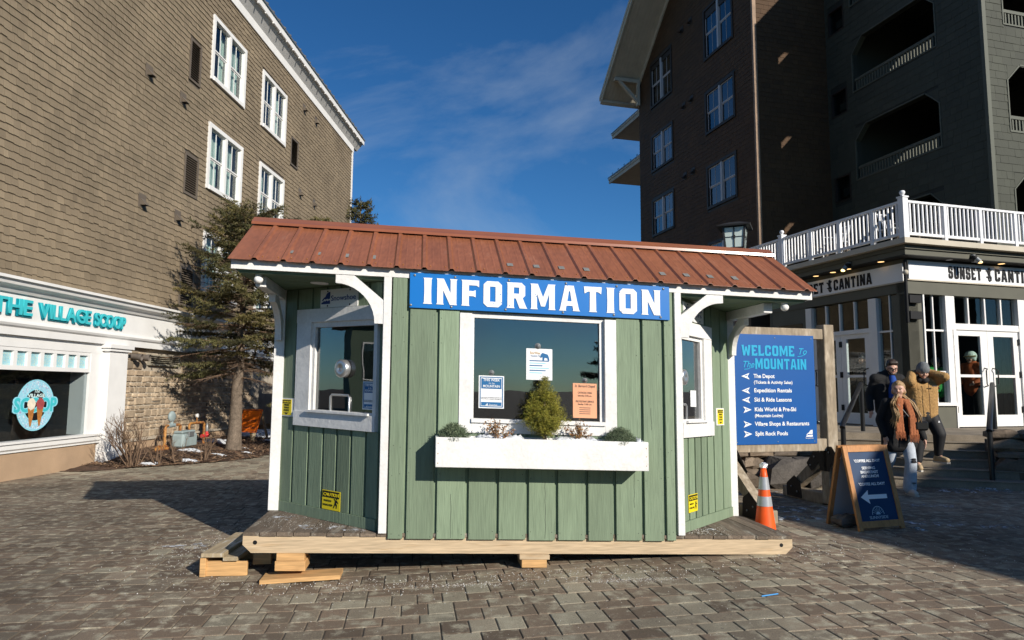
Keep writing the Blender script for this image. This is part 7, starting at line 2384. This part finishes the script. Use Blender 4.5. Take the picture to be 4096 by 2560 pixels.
def hand(c, d, side, pal, curl=0.4):
    """palm and five unequal fingers hanging along direction d"""
    c, d = Vector(c), Vector(d).normalized()
    s = Vector(side).normalized()
    n = d.cross(s).normalized()
    out = [(tuple(c), 0.026, tuple(c + d * 0.07 + s * 0.012), 0.022), (tuple(c), 0.026, tuple(c + d * 0.07 - s * 0.016), 0.021)]
    for k, (o, l) in enumerate(((-0.026, 0.055), (-0.009, 0.068), (0.008, 0.072), (0.025, 0.062))):
        b = c + d * 0.082 + s * o
        m_ = b + d * l * 0.55 + n * l * curl * 0.3
        e = m_ + (d * (1 - curl * 0.6) + n * curl).normalized() * l * 0.5
        out += [(tuple(b), 0.009, tuple(m_), 0.0085), (tuple(m_), 0.0085, tuple(e), 0.0075)]
    th = c + d * 0.02 + s * 0.03
    out += [(tuple(th), 0.011, tuple(th + d * 0.035 + s * 0.022), 0.0095), (tuple(th + d * 0.035 + s * 0.022), 0.0095, tuple(th + d * 0.062 + s * 0.026 + n * 0.008), 0.008)]
    return out
def head_caps(c, fwd, tilt=0.0, sc=1.0):
    c = Vector(c)
    f = Vector((fwd[0], fwd[1], 0)).normalized()
    f = Vector((f.x, f.y, -tilt)).normalized()
    r = f.cross(Vector((0, 0, 1))).normalized()
    u = r.cross(f).normalized()
    q = lambda a, b_, d: tuple(c + (r * a + f * b_ + u * d) * sc)
    out = [(q(0, -0.012, 0.03), 0.088 * sc, q(0, 0.0, 0.02), 0.086 * sc), (q(0, 0.02, -0.02), 0.07 * sc, q(0, 0.045, -0.075), 0.042 * sc), (q(0, 0.07, -0.085), 0.024 * sc, q(0, 0.05, -0.07), 0.04 * sc),
           (q(0, 0.086, 0.012), 0.009 * sc, q(0, 0.105, -0.022), 0.0125 * sc)]
    for s in (-1, 1):
        out += [(q(s * 0.084, -0.005, 0.0), 0.017 * sc, q(s * 0.082, -0.005, -0.025), 0.012 * sc), (q(s * 0.04, 0.058, -0.03), 0.03 * sc, q(s * 0.03, 0.06, -0.045), 0.028 * sc), (q(s * 0.034, 0.076, 0.025), 0.012 * sc, q(s * 0.015, 0.082, 0.022), 0.012 * sc)]
    return out, q
def face(q, sc, parent, smile=True, rot=None):
    eye = MB()
    for s in (-1, 1):
        eye.ball(q(s * 0.032, 0.083, 0.008), (0.013 * sc, 0.008 * sc, 0.006 * sc), 10, 6)
    eye.build('eyes', mat('eyes', (0.03, 0.022, 0.018), 0.3), parent)
    br = MB()
    for s in (-1, 1):
        br.tube([q(s * 0.015, 0.088, 0.027), q(s * 0.034, 0.088, 0.031), q(s * 0.052, 0.074, 0.026)], [0.0045 * sc] * 3, 6)
    br.build('eyebrows', DHAIR, parent)
    mo = MB()
    mo.tube([q(-0.024, 0.076, -0.05), q(0, 0.09, -0.056), q(0.024, 0.076, -0.05)], [0.003 * sc, 0.006 * sc, 0.003 * sc], 6)
    mo.build('mouth', mat('lips', (0.34, 0.12, 0.1), 0.5), parent)

def make_body(P, skin_extra, parent, head_sc=1.0):
    """P: joint positions; the whole body is one skin surface"""
    c = []
    hips = Vector(P['hips'])
    ch = Vector(P['chest'])
    c += [(tuple(hips), 0.105, tuple(ch), 0.115), (tuple(ch), 0.11, P['neck'], 0.05), (P['neck'], 0.05, P['head'], 0.05)]
    for s in ('l', 'r'):
        c += [(P['sh_' + s], 0.055, P['el_' + s], 0.042), (P['el_' + s], 0.042, P['wr_' + s], 0.029), (tuple(ch), 0.08, P['sh_' + s], 0.055)]
        c += [(P['hip_' + s], 0.085, P['kn_' + s], 0.056), (P['kn_' + s], 0.054, P['an_' + s], 0.037), (P['an_' + s], 0.035, P['toe_' + s], 0.026), (tuple(hips), 0.1, P['hip_' + s], 0.085)]
    return flesh('body', c + skin_extra, SKIN, parent, 0.0085, 3)

def sleeve(P, s, r0, r1, end=0.96, k=1.0):
    e, w = Vector(P['el_' + s]), Vector(P['wr_' + s])
    return [(P['sh_' + s], r0, P['el_' + s], (r0 + r1) / 2), (P['el_' + s], (r0 + r1) / 2, tuple(e.lerp(w, end)), r1)]
def leg(P, s, r0, r1, r2, end=1.0):
    k, a = Vector(P['kn_' + s]), Vector(P['an_' + s])
    return [(P['hip_' + s], r0, P['kn_' + s], r1), (P['kn_' + s], r1, tuple(k.lerp(a, end)), r2)]
def shoe(name, an, toe, m, parent, hi=0.06, w=0.045):
    an, toe = Vector(an), Vector(toe)
    d = Vector((toe.x - an.x, toe.y - an.y, 0)).normalized()
    z = min(an.z, toe.z)
    base = Vector((an.x, an.y, toe.z))
    cps = [(tuple(base - d * 0.04), w, tuple(base + d * 0.09), w * 1.05), (tuple(base + d * 0.09), w * 1.05, tuple(base + d * 0.17 - Vector((0, 0, 0.006))), w * 0.85), (tuple(base), w * 0.98, tuple(base + Vector((0, 0, hi))), w * 1.02)]
    o = flesh(name, cps, m, parent, 0.01, 2)
    b = MB()
    zz = toe.z - w * 0.92
    e = Vector((-d.y, d.x, 0))
    pts = [base - d * 0.085 + e * 0.03, base - d * 0.085 - e * 0.03, base + d * 0.08 - e * 0.05, base + d * 0.2 - e * 0.036, base + d * 0.225, base + d * 0.2 + e * 0.036, base + d * 0.08 + e * 0.05]
    b.prism([(p.x, p.y) for p in pts], 2, zz - 0.012, zz + 0.012)
    b.build('sole', mat('shoe_sole', (0.5, 0.47, 0.42), 0.8), o, fix=True)
    return o
def slab_body(o, rows):
    """flat-fronted garment: rows of (z, half width, depth radius, x shift, y shift)"""
    out = []
    for z, hw, r, x, y in rows:
        out.append((o(x - hw, y, z), r, o(x + hw, y, z), r))
    return out
def add3(p, *d):
    return tuple(Vector(p) + Vector(d))

# woman in black coat, walking towards the camera and looking to the left of the picture
def woman():
    B = Vector((5.78, 10.25, 0.1))
    t = thing('person', 'person with long blonde hair, black coat, rust scarf and pale ripped jeans', 'person', tuple(B), 'people on the steps')
    o = lambda x, y, z: (B.x + x, B.y + y, B.z + z)
    P = dict(hips=o(0.02, 0.04, 0.92), chest=o(0.0, 0.0, 1.24), neck=o(-0.01, -0.02, 1.4), head=o(-0.03, -0.05, 1.53),
             sh_l=o(-0.18, 0.02, 1.34), el_l=o(-0.26, 0.08, 1.08), wr_l=o(-0.245, -0.02, 0.86), sh_r=o(0.18, 0.02, 1.33), el_r=o(0.27, 0.05, 1.06), wr_r=o(0.305, -0.06, 0.82),
             hip_l=o(-0.08, 0.05, 0.88), kn_l=o(-0.11, 0.12, 0.5), an_l=o(-0.09, 0.42, 0.2), toe_l=o(-0.1, 0.36, 0.09), hip_r=o(0.1, 0.04, 0.88), kn_r=o(0.09, -0.07, 0.48), an_r=o(0.08, -0.02, 0.09), toe_r=o(0.07, -0.15, 0.045))
    hc, q = head_caps(P['head'], (-0.55, -0.84), 0.0, 0.95)
    make_body(P, hc + hand(P['wr_l'], (0.05, -0.05, -1), (0.3, -0.9, 0), 1) + hand(P['wr_r'], (0.1, -0.15, -1), (-0.3, -0.9, 0), 1), t)
    face(q, 0.95, t)
    flesh('coat', slab_body(o, [(0.72 + 0.06 * k, 0.125 - 0.004 * k, 0.115 - 0.001 * k, 0.01, 0.03 - 0.003 * k) for k in range(10)]) + [(P['chest'], 0.13, o(0, 0.01, 1.34), 0.085)] + sleeve(P, 'l', 0.074, 0.052) + sleeve(P, 'r', 0.074, 0.052) + [(P['sh_l'], 0.075, P['sh_r'], 0.075)], BCOAT, t, 0.014, 4)
    flesh('jeans', [(P['hips'], 0.12, add3(P['hips'], 0, 0, -0.05), 0.13)] + leg(P, 'l', 0.1, 0.075, 0.08, 1.0) + leg(P, 'r', 0.1, 0.08, 0.092, 0.98), JEANS, t, 0.013, 3)
    rip = MB()
    k = Vector(P['kn_r'])
    for dz, w in ((0.045, 0.05), (0.0, 0.06), (0.02, 0.055)):
        rip.ball((k.x + 0.005, k.y - 0.07, k.z + dz), (w * 0.75, 0.02, 0.014), 10, 6)
    rip.ball((k.x - 0.0, k.y - 0.045, k.z - 0.3), (0.035, 0.035, 0.008), 10, 6)
    rip.build('ripped_knee', mat('ripped_opening', (0.03, 0.03, 0.035), 0.9), t)
    shoe('shoe', P['an_r'], P['toe_r'], mat('white_shoe', (0.55, 0.5, 0.44), 0.7), t)
    shoe('shoe', P['an_l'], P['toe_l'], mat('white_shoe', (0.55, 0.5, 0.44), 0.7), t)
    # hair: cap and long wavy strands
    rr = random.Random(6)
    ho = flesh('hair', [(q(0, -0.03, 0.05), 0.092, q(0, -0.05, 0.0), 0.09), (q(0, -0.005, 0.078), 0.07, q(0, 0.02, 0.088), 0.05), (q(0.06, -0.04, -0.03), 0.045, q(-0.06, -0.04, -0.03), 0.045)], BLONDE, t, 0.0095, 2)
    st = MB()
    for i in range(110):
        a = rr.uniform(-2.05, 2.05)
        base = Vector(q(0.088 * math.sin(a), -0.03 - 0.06 * math.cos(a), rr.uniform(-0.02, 0.05)))
        e1 = Vector(o(-0.02 + 0.15 * math.sin(a) + rr.uniform(-.02, .02), -0.01 + 0.1 * math.cos(a) - 0.1 * abs(math.sin(a)), 1.34))
        e2 = Vector(o(0.01 + 0.175 * math.sin(a) + rr.uniform(-.03, .03), -0.02 + 0.14 * math.cos(a) - 0.165 * abs(math.sin(a)), 1.16))
        e3 = Vector(o(0.01 + 0.19 * math.sin(a) + rr.uniform(-.04, .04), -0.01 + 0.15 * math.cos(a) - 0.14 * abs(math.sin(a)), rr.uniform(0.96, 1.1)))
        w_ = Vector((rr.uniform(-.015, .015), rr.uniform(-.012, .012), 0))
        st.tube([base, base.lerp(e1, 0.5) + w_ + Vector((0.03 * math.sin(a), 0, 0)), e1, e1.lerp(e2, 0.5) - w_, e2, e2.lerp(e3, 0.5) + w_, e3], [0.009, 0.011, 0.011, 0.010, 0.009, 0.006, 0.002], 5, cap=False)
    st.build('hair_strands', BLONDE, ho)
    # scarf round the neck with two hanging ends
    sc = []
    for i in range(14):
        a0, a1 = 2 * math.pi * i / 14, 2 * math.pi * (i + 1) / 14
        sc.append((o(-0.01 + 0.085 * math.cos(a0), -0.02 + 0.075 * math.sin(a0), 1.375 + 0.012 * math.sin(a0 * 2)), 0.036, o(-0.01 + 0.085 * math.cos(a1), -0.02 + 0.075 * math.sin(a1), 1.375 + 0.012 * math.sin(a1 * 2)), 0.036))
    for sx, zb in ((-0.115, 0.84), (0.085, 0.8)):
        for w in (-0.035, 0.0, 0.035):
            sc += [(o(sx * 0.5 + w * 0.5, -0.11, 1.37), 0.03, o(sx + w, -0.175, 1.15), 0.026), (o(sx + w, -0.175, 1.15), 0.026, o(sx + w * 1.2, -0.19, zb + 0.08), 0.024)]
    so = flesh('scarf', sc, SCARF, t, 0.011, 2, noise=0.0015)
    for sx, zb in ((-0.115, 0.84), (0.085, 0.8)):
        fr = MB()
        for i in range(14):
            x = sx - 0.065 + i * 0.01
            fr.tube([o(x, -0.2, zb + 0.09), o(x + rr.uniform(-.008, .008), -0.205, zb - 0.02 + rr.uniform(-.02, .02))], [0.006, 0.003], 5)
        fr.build('fringe', SCARF, so)
    bag = thing('shoulder_bag', 'small black quilted bag hanging at the hip of blonde person', 'bag', o(0.2, -0.16, 0.98))
    MB().box(*(v for pr in ((B.x + 0.1, B.x + 0.3), (B.y - 0.22, B.y - 0.14), (B.z + 0.94, B.z + 1.08)) for v in pr)).build('bag_body', mat('black_leather', (0.012, 0.012, 0.012), 0.3), bag, bevel=0.025)
    MB().tube([o(0.12, -0.18, 1.07), o(0.02, -0.18, 1.15), o(-0.1, -0.15, 1.32)], 0.006, 6).build('strap', mat('strap_leather', (0.2, 0.2, 0.2), 0.4), bag)
woman()

def man_fleece():
    B = Vector((6.85, 11.42, 0.33))
    t = thing('person', 'person in tan fleece and grey beanie with both hands behind the head', 'person', tuple(B), 'people on the steps')
    o = lambda x, y, z: (B.x + x, B.y + y, B.z + z)
    P = dict(hips=o(0.04, 0.1, 0.94), chest=o(0.03, 0.1, 1.3), neck=o(0.02, 0.06, 1.47), head=o(0.01, 0.0, 1.61),
             sh_l=o(-0.19, 0.1, 1.42), el_l=o(-0.28, -0.14, 1.43), wr_l=o(-0.12, 0.1, 1.58), sh_r=o(0.25, 0.1, 1.43), el_r=o(0.29, -0.13, 1.52), wr_r=o(0.14, 0.11, 1.6),
             hip_l=o(-0.07, 0.1, 0.9), kn_l=o(-0.14, -0.04, 0.52), an_l=o(-0.19, -0.06, 0.12), toe_l=o(-0.24, -0.2, 0.05), hip_r=o(0.15, 0.1, 0.9), kn_r=o(0.23, -0.0, 0.58), an_r=o(0.24, 0.08, 0.22), toe_r=o(0.27, -0.06, 0.165))
    hc, q = head_caps(P['head'], (-0.12, -1), 0.5, 1.0)
    make_body(P, hc + hand(P['wr_l'], (1, 0.25, 0.1), (0, -0.3, 1), 1) + hand(P['wr_r'], (-1, 0.25, 0.1), (0, -0.3, 1), 1), t)
    face(q, 1.0, t)
    fl = flesh('fleece_jacket', slab_body(o, [(0.9 + 0.06 * k, 0.1 + 0.003 * k, 0.128, 0.04, 0.09) for k in range(8)]) + [(P['chest'], 0.15, o(0.03, 0.09, 1.42), 0.11), (P['sh_l'], 0.095, P['sh_r'], 0.095)] + sleeve(P, 'l', 0.08, 0.066, 0.95) + sleeve(P, 'r', 0.08, 0.066, 0.95), FLEECE, t, 0.013, 3, noise=0.0022)
    MB().tube([o(0.025, -0.105, 1.42), o(0.03, -0.115, 1.2), o(0.035, -0.105, 0.86)], 0.005, 6).build('zip', mat('brown_zip', (0.15, 0.08, 0.03), 0.6), fl)
    MB().box(B.x + 0.09, B.x + 0.17, B.y - 0.112, B.y - 0.095, B.z + 1.36, B.z + 1.375).build('chest_tag', INK, fl)
    flesh('neck_warmer', [(o(-0.04, 0.02, 1.46), 0.05, o(0.08, 0.02, 1.46), 0.05), (o(0.02, -0.02, 1.455), 0.05, o(0.02, 0.06, 1.49), 0.08)], BCOAT, t, 0.012, 3)
    tr = flesh('trousers', [(P['hips'], 0.14, add3(P['hips'], 0, 0, -0.08), 0.14)] + leg(P, 'l', 0.12, 0.1, 0.07, 0.9) + leg(P, 'r', 0.12, 0.1, 0.065, 0.9), BPANT, t, 0.014, 4)
    for s in ('l', 'r'):
        shoe('boot', P['an_' + s], P['toe_' + s], BOOT, t, 0.15, 0.052)
    flesh('beanie', [(q(0, -0.015, 0.055), 0.1, q(0, -0.015, 0.085), 0.085), (q(0, 0.0, 0.045), 0.1, q(0, -0.02, 0.04), 0.1)], GREYK, t, 0.01, 3)
    b = MB()
    M_ = plane_mx(o(0.2, -0.055, 0.77), (1, 0.1, 0), (0, 0, 1))
    outline('trouser_mark', [[(-.02, 0), (.02, 0), (0, .03)]], M_, LET, tr, 0.003)
man_fleece()

def man_parka():
    B = Vector((6.62, 12.05, 0.55))
    t = thing('person', 'person in black parka over blue shirt wearing glasses behind blonde person', 'person', tuple(B), 'people on the steps')
    o = lambda x, y, z: (B.x + x, B.y + y, B.z + z)
    P = dict(hips=o(0, 0.05, 0.84), chest=o(0, 0.02, 1.18), neck=o(0.02, -0.02, 1.36), head=o(0.04, -0.07, 1.46),
             sh_l=o(-0.21, 0.03, 1.27), el_l=o(-0.3, 0.1, 0.98), wr_l=o(-0.34, -0.02, 0.74), sh_r=o(0.21, 0.03, 1.27), el_r=o(0.28, 0.08, 0.98), wr_r=o(0.24, -0.06, 0.74),
             hip_l=o(-0.1, 0.05, 0.8), kn_l=o(-0.12, -0.08, 0.44), an_l=o(-0.12, -0.02, 0.1), toe_l=o(-0.13, -0.15, 0.055), hip_r=o(0.1, 0.05, 0.8), kn_r=o(0.1, 0.0, 0.42), an_r=o(0.1, 0.08, 0.1), toe_r=o(0.11, -0.05, 0.055))
    hc, q = head_caps(P['head'], (-0.15, -1), 0.32, 0.98)
    make_body(P, hc + hand(P['wr_l'], (-0.05, -0.1, -1), (0.2, -0.9, 0), 1) + hand(P['wr_r'], (0, -0.1, -1), (-0.2, -0.9, 0), 1), t)
    face(q, 0.98, t)
    flesh('parka', slab_body(o, [(0.74 + 0.06 * k, 0.1 + 0.003 * k, 0.12, 0.0, 0.05 - 0.003 * k) for k in range(8)]) + [(P['chest'], 0.15, o(0, 0.04, 1.33), 0.11), (P['sh_l'], 0.1, P['sh_r'], 0.1), (o(-0.1, 0.08, 1.35), 0.055, o(0.1, 0.08, 1.35), 0.055)] + sleeve(P, 'l', 0.08, 0.058) + sleeve(P, 'r', 0.08, 0.058), BCOAT, t, 0.014, 4)
    flesh('shirt', [(o(0.03, -0.08, 1.3), 0.055, o(0.03, -0.1, 1.12), 0.085), (o(0.03, -0.1, 1.12), 0.085, o(0.02, -0.09, 0.92), 0.07)], ROYAL, t, 0.012, 3)
    flesh('trousers', [(P['hips'], 0.13, add3(P['hips'], 0, 0, -0.08), 0.13)] + leg(P, 'l', 0.11, 0.085, 0.065, 0.95) + leg(P, 'r', 0.11, 0.085, 0.065, 0.95), BPANT, t, 0.015, 3)
    for s in ('l', 'r'):
        shoe('shoe', P['an_' + s], P['toe_' + s], BPANT, t)
    flesh('hair', [(q(0, -0.03, 0.06), 0.092, q(0, -0.03, 0.03), 0.093), (q(-0.04, 0.03, 0.105), 0.045, q(0.04, 0.03, 0.105), 0.045), (q(0, 0.0, 0.1), 0.07, q(0, -0.05, 0.07), 0.08)], DHAIR, t, 0.01, 2)
    flesh('beard', [(q(-0.06, 0.03, -0.05), 0.022, q(-0.03, 0.075, -0.09), 0.02), (q(-0.03, 0.075, -0.09), 0.02, q(0.03, 0.075, -0.09), 0.02), (q(0.03, 0.075, -0.09), 0.02, q(0.06, 0.03, -0.05), 0.022)], DHAIR, t, 0.008, 2)
    gl = MB()
    for s in (-1, 1):
        ring_ = [q(s * 0.034 + 0.024 * math.cos(a), 0.102, 0.008 + 0.018 * math.sin(a)) for a in np.linspace(0, 6.283, 13)]
        gl.tube(ring_, 0.0035, 5, cap=False)
        gl.tube([q(s * 0.058, 0.1, 0.012), q(s * 0.088, 0.0, 0.012)], 0.003, 5)
    gl.tube([q(-0.01, 0.103, 0.01), q(0.01, 0.103, 0.01)], 0.003, 5)
    gl.build('glasses', BLACK, t)
man_parka()

def indoor_person(s, n, face_dir, jacket, label, hat=None, trousers=BPANT, ht=1.0):
    p = CF((s, n, 0.8))
    B = Vector((p.x, p.y, 0.8))
    t = thing('person', label, 'person', tuple(B), 'people behind the restaurant glass')
    a = math.atan2(face_dir[0], -face_dir[1])
    ca, sa = math.cos(a), math.sin(a)
    o = lambda x, y, z: (B.x + x * ca - y * sa, B.y + x * sa + y * ca, B.z + z * ht)
    P = dict(hips=o(0, 0, 0.95), chest=o(0, 0, 1.3), neck=o(0, -0.01, 1.48), head=o(0, -0.03, 1.6), sh_l=o(-0.2, 0, 1.4), el_l=o(-0.27, 0.02, 1.12), wr_l=o(-0.2, -0.2, 1.0), sh_r=o(0.2, 0, 1.4), el_r=o(0.27, 0.02, 1.12), wr_r=o(0.2, -0.2, 1.0),
             hip_l=o(-0.1, 0, 0.9), kn_l=o(-0.11, -0.02, 0.5), an_l=o(-0.11, 0.02, 0.1), toe_l=o(-0.12, -0.12, 0.05), hip_r=o(0.1, 0, 0.9), kn_r=o(0.11, -0.02, 0.5), an_r=o(0.11, 0.02, 0.1), toe_r=o(0.12, -0.12, 0.05))
    f = (o(0, -1, 0)[0] - B.x, o(0, -1, 0)[1] - B.y)
    hc, q = head_caps(P['head'], f, 0.1)
    make_body(P, hc + hand(P['wr_l'], f + (-0.3,), (0, 0, 1), 1) + hand(P['wr_r'], f + (-0.3,), (0, 0, 1), 1), t)
    face(q, 1.0, t)
    flesh('jacket', [(o(0, 0, 0.88), 0.2, P['chest'], 0.19), (P['chest'], 0.17, o(0, 0.02, 1.46), 0.11), (P['sh_l'], 0.1, P['sh_r'], 0.1)] + sleeve(P, 'l', 0.095, 0.065) + sleeve(P, 'r', 0.095, 0.065), jacket, t, 0.016, 4)
    flesh('trousers', [(P['hips'], 0.13, add3(P['hips'], 0, 0, -0.1), 0.13)] + leg(P, 'l', 0.115, 0.09, 0.08) + leg(P, 'r', 0.115, 0.09, 0.08), trousers, t, 0.016, 3)
    for sd in ('l', 'r'):
        shoe('boot', P['an_' + sd], P['toe_' + sd], BPANT, t, 0.1)
    if hat == 'helmet':
        flesh('helmet', [(q(0, -0.01, 0.06), 0.125, q(0, -0.03, 0.05), 0.125), (q(0.07, -0.02, -0.03), 0.05, q(-0.07, -0.02, -0.03), 0.05)], mat('pale_mint_helmet', (0.6, 0.72, 0.64), 0.35), t, 0.012, 3)
        b = MB()
        b.tube([q(0.1, 0.08, 0.05), q(0.0, 0.125, 0.05), q(-0.1, 0.08, 0.05), q(-0.135, 0.0, 0.05)], 0.018, 8)
        b.build('goggle_strap', mat('goggle_strap', (0.35, 0.3, 0.15), 0.7), t)
    else:
        flesh('beanie', [(q(0, -0.015, 0.055), 0.102, q(0, -0.015, 0.085), 0.085)], hat or GREYK, t, 0.012, 3)
indoor_person(2.55, -0.65, (-0.9, -0.3), mat('burnt_orange_jacket', (0.42, 0.1, 0.03), 0.7, var=0.1, vs=6), 'person in burnt orange jacket and pale helmet behind the left front door', 'helmet')
indoor_person(1.75, -0.95, (0.2, -1), mat('bright_green_jacket', (0.02, 0.3, 0.05), 0.7), 'person in green jacket behind the narrow front window', None, ht=0.92)
p_ = CL((2.2, -0.85, 0))
dv = p_ - CO
indoor_person(dv.dot(CR), -dv.dot(CD), (-0.9, -0.2), mat('dark_grey_jacket', (0.05, 0.05, 0.055), 0.8), 'person in dark jacket behind the shaded side door', None)
bpy.data.scenes.remove(TMP)
